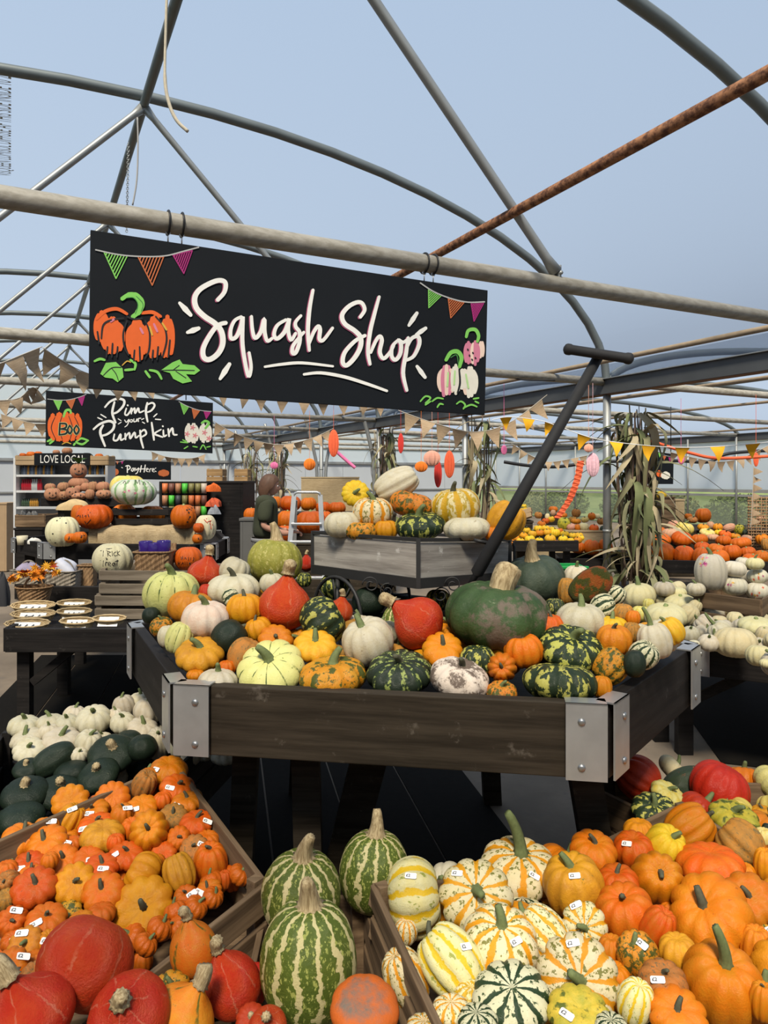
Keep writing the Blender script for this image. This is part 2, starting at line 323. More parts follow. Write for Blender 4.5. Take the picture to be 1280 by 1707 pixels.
# ================================================================== pumpkins and squashes
def pskin(name, base, base2=None, stripe=None, ns=10, sw=(.80, .93), fleck=None, fl=(.56, .62), fscale=7, blotch=None, bl=(.6, .66), bscale=1.6, dirt=.0, rough=.36, hue=.03, lines=None, wob=.35, bump=.12, poles=None):
    t = NT(name); o = t.obj(); sp = t.n('ShaderNodeSeparateXYZ'); t.l(o, sp.inputs[0])
    rn = t.n('ShaderNodeObjectInfo').outputs['Random']; W = t.math('MULTIPLY', rn, 40)
    nz = t.noise(o, 3.2, 3, .6, W)
    th = t.math('ARCTAN2', sp.outputs[1], sp.outputs[0]); th = t.math('ADD', th, t.math('MULTIPLY', t.math('SUBTRACT', nz, .5), wob))
    c = base
    b2 = t.noise(o, 2.4, 5, .65, W)
    c = t.mix(t.ramp(b2, .35, .68), base, base2 if base2 else tuple(v * .8 for v in base))
    if blotch: c = t.mix(t.ramp(t.noise(o, bscale, 5, .62, t.math('ADD', W, 3)), *bl), c, blotch)
    cs = t.math('ABSOLUTE', t.math('COSINE', t.math('MULTIPLY', th, ns / 2)))      # 1 along the grooves
    if fleck:
        mp = t.n('ShaderNodeMapping'); t.l(o, mp.inputs[0]); mp.inputs['Scale'].default_value = (1, 1, .6)
        fk = t.ramp(t.noise(mp.outputs[0], fscale, 4, .6, W), *fl); c = t.mix(fk, c, fleck)
    if stripe:
        rag = t.math('MULTIPLY', t.math('SUBTRACT', t.noise(o, 9, 4, .6, W), .5), .22)
        c = t.mix(t.ramp(t.math('ADD', cs, rag), *sw), c, stripe)
    if lines: c = t.mix(t.math('MULTIPLY', t.ramp(cs, .985, .998), t.ramp(nz, .38, .58)), c, lines)
    if poles: c = t.mix(t.ramp(t.math('ADD', sp.outputs[2], t.math('MULTIPLY', t.math('SUBTRACT', nz, .5), .5)), poles[1], poles[1] + .25), c, poles[0])
    if dirt:
        dn = t.noise(o, 1.1, 6, .72, t.math('ADD', W, 11)); c = t.mix(t.ramp(dn, .72 - dirt, .80 - dirt), c, (.15, .115, .085))
    sk = t.noise(o, 17, 4, .65, W); c = t.mix(t.ramp(sk, .66, .72), c, tuple(v * .45 for v in base))
    hs = t.n('ShaderNodeHueSaturation'); t.put(hs.inputs['Color'], c)
    t.put(hs.inputs['Hue'], t.math('ADD', .5 - hue / 2, t.math('MULTIPLY', rn, hue))); t.put(hs.inputs['Value'], t.math('ADD', .70, t.math('MULTIPLY', t.math('FRACT', t.math('MULTIPLY', rn, 17.3)), .20)))
    t.bump(t.noise(o, 14, 6, .7), bump * 2.2, .05)
    return t.fin(hs.outputs[0], rough + .02, 0, .25)
OR, AM, RED = (.72, .155, .006), (.74, .265, .010), (.56, .045, .010)
WHT, CRM, DGR = (.66, .60, .46), (.68, .585, .31), (.012, .022, .013)
YEL = (.80, .50, .03); PYL = (.76, .66, .26)
SK = {
 'or': (pskin('orange_skin', OR, (.66, .20, .01), fleck=(.45, .10, .01), fl=(.64, .72), fscale=9, dirt=.035), 'flat', 'dark', 'orange ribbed pumpkin'),
 'mo': (pskin('mini_orange_skin', (.70, .135, .006), (.62, .16, .012), fleck=(.34, .09, .012), fl=(.62, .7), fscale=10, dirt=.03), 'flat', 'dark', 'small orange pumpkin'),
 'bo': (pskin('big_orange_skin', (.72, .155, .007), (.64, .125, .007), dirt=.0, hue=.015), 'round', 'stub', 'plain orange carving pumpkin'),
 'yo': (pskin('amber_skin', AM, (.66, .20, .010), fleck=(.42, .17, .015), fl=(.66, .72), fscale=10, dirt=.02), 'flat', 'dark', 'amber yellow-orange pumpkin'),
 'yb': (pskin('amber_green_skin', (.72, .32, .02), (.56, .23, .02), blotch=(.20, .17, .02), bl=(.62, .75), fleck=(.20, .16, .02), fl=(.64, .72), dirt=.02), 'flat', 'green', 'amber pumpkin with greenish blemishes'),
 'yl': (pskin('pale_yellow_skin', PYL, (.74, .52, .07), fleck=(.55, .42, .05), fl=(.6, .7), dirt=.0), 'flat', 'green', 'pale yellow squash'),
 'ys': (pskin('bright_yellow_skin', YEL, (.82, .42, .015)), 'flat', 'green', 'bright yellow pumpkin'),
 'yg': (pskin('yellow_green_warty_skin', (.66, .50, .05), (.40, .38, .04), blotch=(.10, .13, .02), bl=(.52, .62), bscale=3, dirt=.0), 'flat', 'green', 'yellow and green knobbly gourd'),
 'wh': (pskin('white_skin', WHT, (.60, .52, .35), fleck=(.36, .27, .16), fl=(.66, .74), dirt=.02, rough=.42), 'dump', 'green', 'white ribbed pumpkin'),
 'pd': (pskin('dirty_white_skin', (.76, .66, .54), (.70, .60, .48), dirt=.22, fleck=(.25, .19, .13), fl=(.62, .68), rough=.5), 'dump', 'dark', 'white pumpkin crusted with brown mud'),
 'pw': (pskin('pinkish_white_skin', (.78, .66, .54), (.76, .55, .42), fleck=(.3, .2, .12), fl=(.71, .76), rough=.42), 'dump', 'green', 'pinkish white pumpkin with brown freckles'),
 'cr': (pskin('cream_skin', CRM, (.70, .63, .38), fleck=(.5, .42, .22), fl=(.68, .8), dirt=.0, rough=.45), 'round', 'stub', 'smooth cream pumpkin'),
 'wp': (pskin('painted_white_skin', (.76, .70, .56), (.72, .66, .50), rough=.42), 'round', 'stub', 'cream pumpkin painted with flowers'),
 'dg': (pskin('dark_green_skin', DGR, (.018, .030, .018), fleck=(.09, .105, .065), fl=(.63, .70), fscale=14, rough=.42, hue=.0), 'smooth', 'kabocha', 'dark green squash'),
 'gg': (pskin('slate_green_skin', (.05, .075, .05), (.085, .11, .075), fleck=(.18, .20, .14), fl=(.68, .74), rough=.5, hue=.0), 'flat', 'tall', 'slate green crown squash'),
 'kg': (pskin('leaf_green_skin', (.032, .065, .020), (.055, .10, .034), fleck=(.22, .26, .15), fl=(.66, .72), dirt=.23, rough=.45, hue=.01), 'flat', 'cork', 'large green ridged squash caked with earth'),
 'mg': (pskin('mottled_green_skin', (.030, .050, .020), (.02, .035, .016), fleck=(.50, .48, .10), fl=(.50, .535), fscale=5, stripe=(.022, .038, .018), ns=10, sw=(.82, .9), hue=.02), 'dump', 'green', 'dark green squash with yellow mottling'),
 'ms': (pskin('rayed_green_skin', (.025, .042, .02), (.02, .035, .018), fleck=(.30, .36, .10), fl=(.50, .56), fscale=8, stripe=(.020, .030, .018), ns=12, sw=(.62, .75), lines=None, poles=((.36, .42, .14), .42)), 'dump', 'dark', 'dark green squash with pale green rays'),
 'fs': (pskin('festival_skin', (.80, .70, .45), (.78, .66, .36), fleck=(.22, .21, .05), fl=(.545, .585), fscale=10, stripe=(.78, .34, .015), ns=10, sw=(.84, .92), hue=.015), 'dump', 'green', 'cream squash with orange stripes and green flecks'),
 'fo': (pskin('festival_gold_skin', (.76, .60, .28), (.80, .70, .45), fleck=(.50, .33, .03), fl=(.50, .55), fscale=7, stripe=(.66, .36, .02), ns=10, sw=(.76, .86), hue=.015), 'dump', 'green', 'gold and cream mottled squash'),
 'fy': (pskin('festival_lemon_skin', (.78, .72, .40), (.80, .70, .30), fleck=(.36, .38, .08), fl=(.58, .63), fscale=8, stripe=(.80, .52, .02), ns=10, sw=(.86, .94), hue=.01), 'dump', 'dark', 'lemon cream squash with yellow stripes'),
 'wg': (pskin('white_green_striped_skin', (.72, .68, .46), (.68, .64, .40), fleck=(.05, .08, .03), fl=(.56, .60), fscale=8, stripe=(.025, .05, .02), ns=10, sw=(.82, .90), hue=.0), 'dump', 'green', 'cream squash with dark green stripes'),
 'yf': (pskin('lemon_green_lined_skin', (.72, .70, .27), (.66, .66, .22), fleck=(.16, .22, .04), fl=(.63, .68), fscale=8, lines=(.05, .10, .02), ns=10, hue=.015, wob=.06), 'dump', 'green', 'pale lemon squash with dark green lines'),
 'go': (pskin('green_orange_skin', (.70, .25, .015), (.62, .30, .03), blotch=(.09, .10, .02), bl=(.50, .56), bscale=3.4, fleck=(.10, .11, .02), fl=(.58, .63), dirt=.02), 'flat', 'green', 'orange squash mottled with green'),
 'br': (pskin('rough_brown_orange_skin', (.52, .20, .035), (.34, .16, .04), fleck=(.20, .13, .05), fl=(.55, .63), blotch=(.22, .15, .05), dirt=.06, rough=.6), 'flat', 'dark', 'rough brownish orange pumpkin'),
 'rk': (pskin('red_kuri_skin', RED, (.60, .075, .014), lines=(.64, .15, .07), ns=7, wob=.5, fleck=(.62, .14, .06), fl=(.70, .74), fscale=5, dirt=.015, rough=.33, hue=.012, bump=.2), 'onion', 'cork', 'red onion squash'),
 'rr': (pskin('red_ribbed_skin', (.54, .040, .012), (.46, .028, .008), fleck=(.58, .14, .06), fl=(.68, .74), rough=.36, hue=.01), 'round', 'kabocha', 'red ribbed squash'),
 'ko': (pskin('orange_onion_skin', (.76, .20, .012), (.72, .27, .02), fleck=(.45, .2, .03), fl=(.62, .7), lines=(.16, .14, .02), ns=3, hue=.02), 'onion', 'cork', 'orange onion squash'),
 'od': (pskin('muddy_orange_skin', (.68, .15, .02), (.60, .14, .02), poles=((.20, .155, .12), .30), dirt=.05, rough=.5), 'smooth', 'none', 'orange ball squash topped with grey mud'),
 'gs': (pskin('cream_green_striped_skin', (.12, .16, .025), (.09, .125, .02), fleck=(.42, .44, .11), fl=(.54, .60), fscale=15, stripe=(.70, .60, .30), ns=13, sw=(.87, .94), wob=.6, dirt=.04, hue=.01), 'oblong', 'tall', 'big green squash with cream stripes'),
 'gt': (pskin('golden_green_skin', (.36, .34, .06), (.29, .29, .05), fleck=(.55, .50, .16), fl=(.55, .62), fscale=12, blotch=(.62, .48, .20), bl=(.64, .68), bscale=2.2, hue=.01), 'round', 'tall', 'big olive gold squash'),
 'tb': (pskin('turban_skin', (.58, .09, .02), (.60, .15, .03), blotch=(.13, .13, .02), bl=(.44, .52), bscale=1.3, dirt=.1, rough=.5, bump=.4), 'oblong', 'dark', 'red and green lumpy turban squash'),
 'gr': (pskin('green_red_spotted_skin', (.035, .055, .028), (.03, .045, .025), blotch=(.62, .10, .03), bl=(.62, .66), bscale=3.0, dirt=.05), 'oblong', 'kabocha', 'dark green squash spotted with red'),
 'pk': (pskin('salmon_skin', (.62, .30, .18), (.66, .38, .26), fleck=(.5, .3, .2), fl=(.6, .7), rough=.5), 'round', 'stub', 'salmon pink squash'),
}
M_STEM = {'dark': flat('stem_dark', (.075, .075, .045), .8, 0, .5, 12), 'green': flat('stem_green', (.13, .16, .06), .8, 0, .4, 12), 'tan': wood('stem_tan', (.22, .15, .07), (.58, .46, .27), .85, 3, 2), 'lime': flat('stem_lime', (.25, .30, .12), .8, 0, .3, 10)}
BODY = {}
def body_mesh(kind, ratio, var, mat):
    key = (kind, ratio, var, mat.name)
    if key in BODY: return BODY[key]
    rg = random.Random(hash((kind, var)) % 1000 + var * 77 + len(kind)); n = {'flat': 10, 'dump': 10, 'round': 13, 'smooth': 9, 'onion': 9, 'oblong': 11}[kind]
    dep = {'flat': .115, 'dump': .11, 'round': .07, 'smooth': .03, 'onion': .012, 'oblong': .025}[kind]
    NTH_, NP = n * 5, 20
    ph = [rg.uniform(0, 6.28) for _ in range(6)]; am = [rg.uniform(.01, .035) for _ in range(3)]; rib = [rg.uniform(.75, 1.25) for _ in range(n)]
    vs = []; top = 0
    for i in range(NP + 1):
        a = math.pi * i / NP
        for j in range(NTH_):
            th = 2 * math.pi * j / NTH_
            g = abs(math.sin(n * th / 2)); e = math.sin(a) ** .5 if 0 < a < math.pi else 0
            k = int(((n * th / (2 * math.pi))) % n)
            r = 1 - dep * rib[k] * (1 - g ** .58) * e + am[0] * math.sin(th + ph[0]) + am[1] * math.sin(2 * th + ph[1])
            s = math.sin(a); c = math.cos(a)
            if kind == 'onion':
                u = (1 + c) / 2; rad = s * (1 - .10 * c); z = c * ratio
                if c > .72: q = (c - .72) / .28; rad = s * (1 - .10 * c) * (1 - .30 * q); z += .34 * q * q
                if c < -.85: z -= .08 * ((-.85 - c) / .15)
            else:
                p = {'flat': .80, 'dump': .82, 'round': .88, 'smooth': .9, 'oblong': .86}[kind]
                rad = s ** p; dm = {'flat': .26, 'dump': .20, 'round': .14, 'smooth': .08, 'oblong': .07}[kind]
                z = ratio * (c - math.copysign(dm * math.exp(-(rad / .36) ** 2), c) * (1 if c > 0 else .8))
                z *= 1 - (dep * 1.1) * (1 - g ** .58) * e * (.5 if abs(c) > .3 else 0)
            z += am[2] * math.sin(th + ph[2]) * rad
            vs.append((rad * r * math.cos(th), rad * r * math.sin(th), z))
    mb = MB(); mb.add(vs, [(i * NTH_ + j, (i + 1) * NTH_ + j, (i + 1) * NTH_ + (j + 1) % NTH_, i * NTH_ + (j + 1) % NTH_) for i in range(NP) for j in range(NTH_)])
    # weld poles
    me = mb.mesh('squash_body', mat, True)
    BODY[key] = (me, vs[0][2]); return BODY[key]
STEMS = {}
def stem_mesh(kind, var):
    if (kind, var) in STEMS: return STEMS[(kind, var)]
    rg = random.Random(var * 13 + len(kind) * 5)
    H, r0, r1, bend, m, sides = {'dark': (.42, .12, .065, .25, 'dark', 7), 'green': (.48, .15, .08, .28, 'green', 7), 'tall': (.72, .24, .10, .22, 'tan', 10), 'cork': (.46, .17, .20, .22, 'tan', 9), 'kabocha': (.34, .17, .15, .12, 'tan', 9), 'stub': (.16, .12, .08, .05, 'lime', 7), 'long': (.95, .15, .09, .35, 'green', 7)}[kind]
    an = rg.uniform(0, 6.28); pts = []; rs = []
    for k in range(8):
        t = k / 7; pts.append((math.cos(an) * bend * t * t, math.sin(an) * bend * t * t, -.05 + H * t)); rs.append((r0 * 1.35 if k == 0 else r0 + (r1 - r0) * t ** .6))
    rs[-1] *= .85
    mb = MB(); mb.tube(pts, rs, sides * 2)
    n = sides * 2                                            # corner ridges along the stem
    for i in range(8):
        cx, cy, cz = pts[i]
        for j in range(0, n, 2):
            x, y, z = mb.v[i * n + j]; q = 1.28; mb.v[i * n + j] = (cx + (x - cx) * q, cy + (y - cy) * q, z)
    STEMS[(kind, var)] = mb.mesh('squash_stem', M_STEM[m], True); return STEMS[(kind, var)]
M_TAG = flat('white_price_label', (.82, .82, .82), .5, 0, .02); M_TAGINK = flat('label_print', (.05, .05, .06), .6)
mb = MB(); hw_, hh_ = .5, .26
pl = [(hw_ * sx_ - (.1 if i in (0, 2) else 0) * 0, hh_ * sy_, 0) for i, (sx_, sy_) in enumerate([(-1, -1), (1, -1), (1, 1), (-1, 1)])]
pl = [(-.42, -.26, 0), (.42, -.26, 0), (.5, -.18, 0), (.5, .18, 0), (.42, .26, 0), (-.42, .26, 0), (-.5, .18, 0), (-.5, -.18, 0)]
mb.prism(pl, (0, 0, .03)); ME_TAG = mb.mesh('price_label', M_TAG)
ME_TAGT = text_mesh('£2', 'label_print', M_TAGINK, .36, bold=.012)
for v in ME_TAGT.vertices: v.co.x -= .22; v.co.z += .034
ENT = []
class Inv:                     # inverse distance over the picture of a surface given by three points (px, py, d)
    def __init__(s, *a):
        A = np.array([[1, p[0], p[1]] for p in a], float); s.k = np.linalg.solve(A, np.array([1 / p[2] for p in a]))
    def __call__(s, x, y): return 1 / float(s.k @ (1, x, y))
class Zed:
    def __init__(s, z): s.z = z
    def __call__(s, x, y): return (CAMZ - s.z) * F / (y - HOR)
class Flat:
    def __init__(s, d): s.d = d
    def __call__(s, x, y): return s.d
LOWS = []
def pile(where, depth, org, sc, rows, group, defs=None):
    for r in rows:
        x, y, w_, h_, code = r[:5]; lean = r[5] if len(r) > 5 else None; tow = r[6] if len(r) > 6 else None; ex = r[7] if len(r) > 7 else ''
        X, Y = org[0] + x * sc, org[1] + y * sc
        d = depth(X, Y)
        m_ = [float(q[1:]) for q in ex.split() if q.startswith('d')]
        if m_: d = d * m_[0]
        ENT.append(dict(x=X, y=Y, w=w_ * sc, h=h_ * sc, code=code, lean=lean, tow=tow, ex=ex, where=where, group=group, d=d))
# ------------------------------------------------------------------ where each squash lies (photo position, size, kind, lean, tilt towards the viewer)
TRAY = Inv((400, 1110, 2.45), (950, 1110, 2.32), (640, 960, 2.85))
pile('in the black six-sided tray', TRAY, (220, 860), .2656, [
 (1095, 300, 95, 110, 'rk', 0, 0, 'd1.12'), (895, 285, 340, 300, 'gt', 4, 0, 'd1.04'), (465, 360, 225, 190, 'rk', 8, 0), (645, 345, 190, 160, 'wh', 30, 0, 'nostem'),
 (120, 625, 110, 110, 'dg', 0, 0, 'nostem'), (245, 490, 325, 290, 'yf', 5, 5), (465, 485, 100, 120, 'rr', 0, 0, 'nostem'), (880, 425, 150, 130, 'wh', 0, 0),
 (640, 462, 310, 180, 'wh', 0, 0, 'sdark'), (370, 575, 270, 210, 'yb', 10, 0), (1080, 400, 90, 90, 'mg', 0, 0, 'nostem d1.08'), (770, 400, 90, 90, 'gg', 0, 0, 'nostem d1.1'),
 (630, 525, 150, 110, 'wg', 60, 0, 'nostem'), (705, 582, 215, 180, 'yo', 0, 0), (185, 695, 135, 115, 'go', 0, 10), (225, 755, 120, 130, 'wh', 0, 0, 'nostem'),
 (295, 765, 160, 190, 'yf', 20, 0, 'nostem'), (457, 648, 290, 225, 'pw', 0, 5), (790, 710, 160, 140, 'yo', -20, 0), (965, 560, 335, 340, 'rk', 5, 0),
 (612, 765, 230, 220, 'dg', 50, 0, 'sdark'), (900, 780, 220, 125, 'yo', 0, 40), (1195, 665, 300, 250, 'mg', 60, 0, 'nostem'), (595, 955, 110, 100, 'or', 0, 0, 'nostem'), (400, 1000, 110, 70, 'or', 0, 0, 'nostem'),
 (425, 872, 300, 215, 'yb', 0, 20), (715, 880, 220, 215, 'br', 25, 0, 'nostem'), (535, 1040, 240, 150, 'wh', 5, 0), (1150, 815, 260, 200, 'ys', 0, 30), (872, 962, 420, 260, 'yf', -12, 30),
 (1265, 1005, 405, 230, 'go', 0, 5), (760, 1010, 140, 120, 'or', 0, 0, 'nostem d1.05')], 'squashes heaped in the black tray')
pile('in the black six-sided tray', TRAY, (540, 860), .25, [
 (80, 470, 200, 170, 'mg', 0, 0, 'nostem d1.12'), (300, 570, 230, 200, 'dg', 0, 0, 'nostem d1.1'), (560, 640, 220, 200, 'dg', 0, 0, 'nostem d1.1'), (760, 560, 160, 150, 'mg', 0, 0, 'nostem d1.1'),
 (1010, 520, 190, 120, 'or', 0, 0, 'nostem d1.1'), (880, 580, 130, 120, 'go', 0, 0, 'nostem d1.08'), (490, 720, 210, 260, 'gs', 0, 0, 'nostem d1.06'), (110, 630, 170, 170, 'rk', 10, 0, 'd1.02'), (230, 740, 200, 150, 'wh', 0, 0, 'd1.05'), 
 (625, 712, 360, 365, 'rk', -52, 0), (1160, 662, 690, 425, 'kg', 6, 0), (290, 838, 330, 285, 'wh', -22, 15), (790, 890, 268, 180, 'or', 5, 35, ''),
 (1025, 965, 230, 190, 'mg', 0, 0, 'nostem'), (840, 800, 120, 110, 'or', 0, 0, 'nostem d1.06'), (640, 930, 230, 170, 'mg', 0, 0, 'nostem d1.06'),
 (505, 1045, 420, 270, 'ms', 0, 18), (905, 1090, 380, 260, 'pd', 12, 10), (1185, 1010, 190, 215, 'or', 0, 75), (1185, 1175, 195, 140, 'go', 0, 15)], 'squashes heaped in the black tray')
pile('in the black six-sided tray', TRAY, (840, 860), .25, [
 (205, 420, 400, 290, 'gg', -6, 8, 'd1.1'), (485, 405, 170, 140, 'wh', 0, 0, 'd1.1'), (745, 530, 120, 130, 'wg', 40, 0, 'nostem d1.06'), (575, 465, 215, 360, 'tb', 50, 0, 'd1.0'), (665, 610, 170, 170, 'wg', 60, 0, 'nostem'), (420, 500, 120, 180, 'br', 0, 0, 'nostem d1.06'),
 (340, 615, 130, 130, 'mg', 0, 0, 'nostem'), (795, 650, 130, 130, 'br', 0, 0, 'nostem'), (862, 680, 90, 100, 'or', 0, 0, 'nostem'), (720, 735, 200, 140, 'ys', 0, 0), (515, 700, 310, 225, 'wh', 0, 5),
 (850, 775, 120, 130, 'br', 0, 0, 'nostem'), (310, 740, 190, 170, 'or', 0, 0), (730, 830, 230, 200, 'yo', 0, 5), (1005, 835, 215, 240, 'wh', -12, 0, 'sdark slong'), (1110, 770, 180, 170, 'ys', -30, 0),
 (130, 900, 250, 215, 'or', -8, 5), (930, 925, 180, 175, 'wg', 40, 10, 'nostem'), (870, 985, 150, 190, 'dg', 0, 0, 'nostem'), (710, 1000, 220, 260, 'go', 40, 0, 'nostem'),
 (455, 880, 410, 280, 'mg', 10, 22), (650, 1140, 130, 150, 'or', 0, 0, 'nostem'), (375, 1110, 475, 265, 'mg', 0, -10, 'nostem')], 'squashes heaped in the black tray')
pile('in the grey wooden cart', Inv((560, 860, 3.08), (760, 880, 2.98), (660, 790, 3.2)), (500, 740), .3125, [
 (1030, 480, 90, 80, 'or', 0, 0, 'nostem'), (225, 430, 185, 130, 'wh', 0, 0, 'nostem'), (1098, 405, 200, 195, 'yb', 30, 0, 'nostem'), (890, 452, 250, 130, 'wh', 0, 0, 'nostem'), (330, 465, 160, 100, 'go', 0, 0, 'nostem'), (458, 458, 120, 110, 'yo', 0, 0, 'nostem'),
 (295, 265, 150, 130, 'ys', 0, 78, 'kround'), (635, 437, 265, 155, 'mg', 0, 10), (515, 215, 165, 245, 'wh', 62, 0, 'nostem'), (595, 325, 225, 130, 'go', 12, 0, 'nostem'), (390, 365, 208, 145, 'fs', 0, 5), (825, 335, 255, 178, 'fo', -4, 5, 'sdark')], 'squashes heaped in the grey cart')
WL = Inv((60, 1200, 3.2), (250, 1180, 3.3), (60, 1370, 2.6))
pile('in the crate at the left', WL, (0, 1140), .34375, [(x, y, w_, h_, 'wh', l_, t_) for x, y, w_, h_, l_, t_ in [
 (680, 85, 110, 90, 0, 0), (600, 112, 100, 115, -10, 0), (560, 165, 80, 90, 0, 0), (360, 152, 100, 90, 10, 0), (240, 192, 130, 85, 0, 0), (720, 132, 135, 115, 0, 0), (115, 205, 145, 100, 5, 10), (325, 205, 118, 112, 0, 10), (595, 190, 115, 100, 0, 20), (455, 175, 160, 140, -5, 20),
 (235, 232, 95, 75, 0, 0), (690, 215, 140, 90, 15, 20), (825, 245, 90, 105, 0, 0), (130, 268, 145, 95, -10, 10), (300, 275, 170, 85, 0, 20), (765, 290, 115, 145, 0, 30), (430, 290, 125, 125, 10, 20), (495, 275, 95, 75, 0, 0), (140, 325, 145, 110, 0, 30), (385, 348, 80, 75, 0, 30), (870, 305, 95, 95, 0, 0), (925, 350, 90, 90, 0, 0)]], 'white pumpkins in the left crate')
pile('under the tray corner', Flat(3.0), (0, 1140), .34375, [(990, 340, 90, 60, 'wh', 0, 0), (1090, 350, 135, 85, 'wh', 0, 0, 'nostem')], 'white pumpkins in the left crate')
pile('in the crate at the left', WL, (0, 1140), .34375, [(620, 270, 130, 90, 'dg', 0, 0, 'nostem'), (690, 310, 140, 125, 'dg', 0, 0, 'nostem'), (130, 410, 130, 95, 'dg', -10, 20), (260, 372, 150, 225, 'dg', 62, 0, 'nostem kobl'), (545, 338, 225, 130, 'dg', 0, 30), (350, 430, 170, 120, 'dg', 0, 0, 'nostem'), (480, 445, 205, 130, 'dg', -20, 20), (290, 525, 225, 175, 'dg', 8, 20), (120, 535, 225, 155, 'dg', 0, 15), (100, 655, 225, 150, 'dg', 0, 0, 'nostem')], 'dark green squashes in the left crate')
MN = Inv((280, 1270, 2.72), (400, 1440, 2.2), (20, 1620, 1.78))
pile('in the slatted crate of labelled pumpkins', MN, (0, 1140), .34375, [
 (815, 425, 180, 140, 'or', 0, 10, 'tag nostem'), (700, 490, 110, 130, 'br', 30, 20, 'nostem'), (860, 508, 165, 95, 'mo', 20, 20, 'tag'), (720, 440, 80, 60, 'mo', 0, 0, 'nostem'), (905, 575, 145, 100, 'mo', 0, 10, 'tag'), (955, 675, 160, 112, 'mo', 0, 10, 'tag'), (790, 565, 90, 80, 'mo', 0, 0, 'nostem'), (545, 550, 155, 150, 'yo', 25, 50, 'nostem'), (345, 572, 165, 125, 'yo', -25, 60, 'nostem'), (335, 667, 125, 165, 'yo', 30, 0, 'tag nostem'),
 (690, 600, 145, 112, 'mo', 0, 20, 'tag nostem'), (592, 640, 105, 115, 'mo', 10, 10, 'tag'), (450, 620, 140, 90, 'mo', -20, 20, 'tag'), (840, 642, 130, 105, 'br', 0, 30), (638, 705, 100, 105, 'mo', 0, 20, 'nostem'), (725, 720, 185, 195, 'or', -20, 55), (470, 690, 170, 110, 'mo', 0, 10, 'tag'), (500, 740, 195, 145, 'yb', 0, 10, 'nostem'), (860, 752, 115, 115, 'mo', 20, 50), (1005, 760, 110, 95, 'mo', 0, 10, 'nostem'), (250, 690, 70, 80, 'mo', 0, 0, 'tag nostem'),
 (940, 800, 135, 115, 'br', -20, 30, 'tag'), (110, 757, 190, 140, 'yo', 10, 10), (225, 775, 190, 150, 'or', -30, 20), (795, 825, 120, 108, 'mo', 20, 40, 'nostem'), (345, 780, 95, 80, 'mo', 0, 0, 'tag nostem'), (612, 832, 160, 120, 'mo', 10, 20, 'tag'), (300, 862, 172, 142, 'mo', 10, 30, 'tag'), (430, 850, 145, 115, 'mo', 0, 20, 'tag nostem'), (1022, 870, 160, 180, 'or', -5, 10), (870, 915, 145, 190, 'yb', 160, 0, 'nostem'), (1090, 950, 65, 85, 'mo', 0, 0, 'nostem'),
 (690, 925, 205, 155, 'yo', -60, 10, 'nostem'), (495, 890, 155, 125, 'mo', 0, 20, 'tag'), (140, 880, 155, 115, 'mo', -10, 20, 'tag'), (30, 905, 100, 90, 'mo', 0, 0, 'nostem'), (45, 960, 100, 115, 'br', -60, 40), (150, 945, 140, 110, 'mo', 0, 0), (170, 985, 200, 145, 'mo', 0, 35), (362, 970, 192, 172, 'yo', 0, 45), (500, 1008, 195, 165, 'or', -25, 30), (1010, 1000, 120, 90, 'mo', -20, 20, 'tag'), (760, 870, 80, 80, 'mo', 0, 0, 'nostem'), (560, 770, 80, 80, 'mo', 0, 0, 'nostem'), (240, 860, 80, 80, 'mo', 0, 0, 'nostem')], 'small pumpkins in the crate of labelled pumpkins')
pile('in the slatted crate of labelled pumpkins', MN, (0, 1420), .34375, [
 (900, 235, 125, 125, 'mo', 0, 20, 'tag'), (30, 235, 100, 100, 'br', 0, 20, 'nostem'), (330, 315, 140, 115, 'go', 0, 50), (490, 302, 135, 95, 'mo', 0, 0, 'nostem'), (395, 335, 120, 90, 'yo', 0, 0, 'nostem'), (60, 345, 145, 152, 'mo', -20, 50, 'tag'), (222, 332, 180, 150, 'mo', 10, 20, 'tag'), (697, 275, 280, 280, 'yo', 0, 55),
 (60, 432, 100, 90, 'mo', 0, 20, 'tag nostem'), (125, 447, 155, 125, 'yb', -20, 40, 'tag'), (225, 462, 120, 140, 'yo', 20, 20, 'tag'), (160, 540, 110, 110, 'mo', 0, 0, 'nostem'), (60, 550, 155, 150, 'or', -50, 40, 'tag'), (165, 615, 130, 140, 'br', 0, 30, 'nostem'), (20, 735, 90, 90, 'ys', 0, 0, 'nostem'), (290, 420, 90, 90, 'mo', 0, 0, 'nostem'), (10, 640, 100, 100, 'mo', 0, 0, 'nostem')], 'small pumpkins in the crate of labelled pumpkins')
RD = Inv((140, 1600, 1.72), (400, 1640, 1.72), (250, 1700, 1.55))
pile('at the bottom left front', RD, (0, 1420), .34375, [
 (690, 530, 95, 100, 'mo', 0, 0, 'nostem d1.13'), (752, 482, 80, 80, 'mo', 0, 0, 'nostem d1.16'), (830, 665, 175, 125, 'go', 0, 20, 'd1.02'), (965, 680, 130, 110, 'rk', -10, 0), (935, 470, 225, 280, 'ko', -12, 0, 'd.97'), (1125, 640, 270, 330, 'rk', -28, 0), (1240, 640, 130, 230, 'rr', 0, 0, 'nostem d1.06'), (130, 800, 440, 300, 'rk', -22, 0), (620, 790, 390, 330, 'rk', -30, 35, 'skab'),
 (415, 540, 455, 370, 'rk', -150, 0, 'nostem d.96 ksmo'), (880, 800, 340, 230, 'ko', 38, 0), (1215, 815, 150, 130, 'rr', 0, 30)], 'red and orange onion squashes')
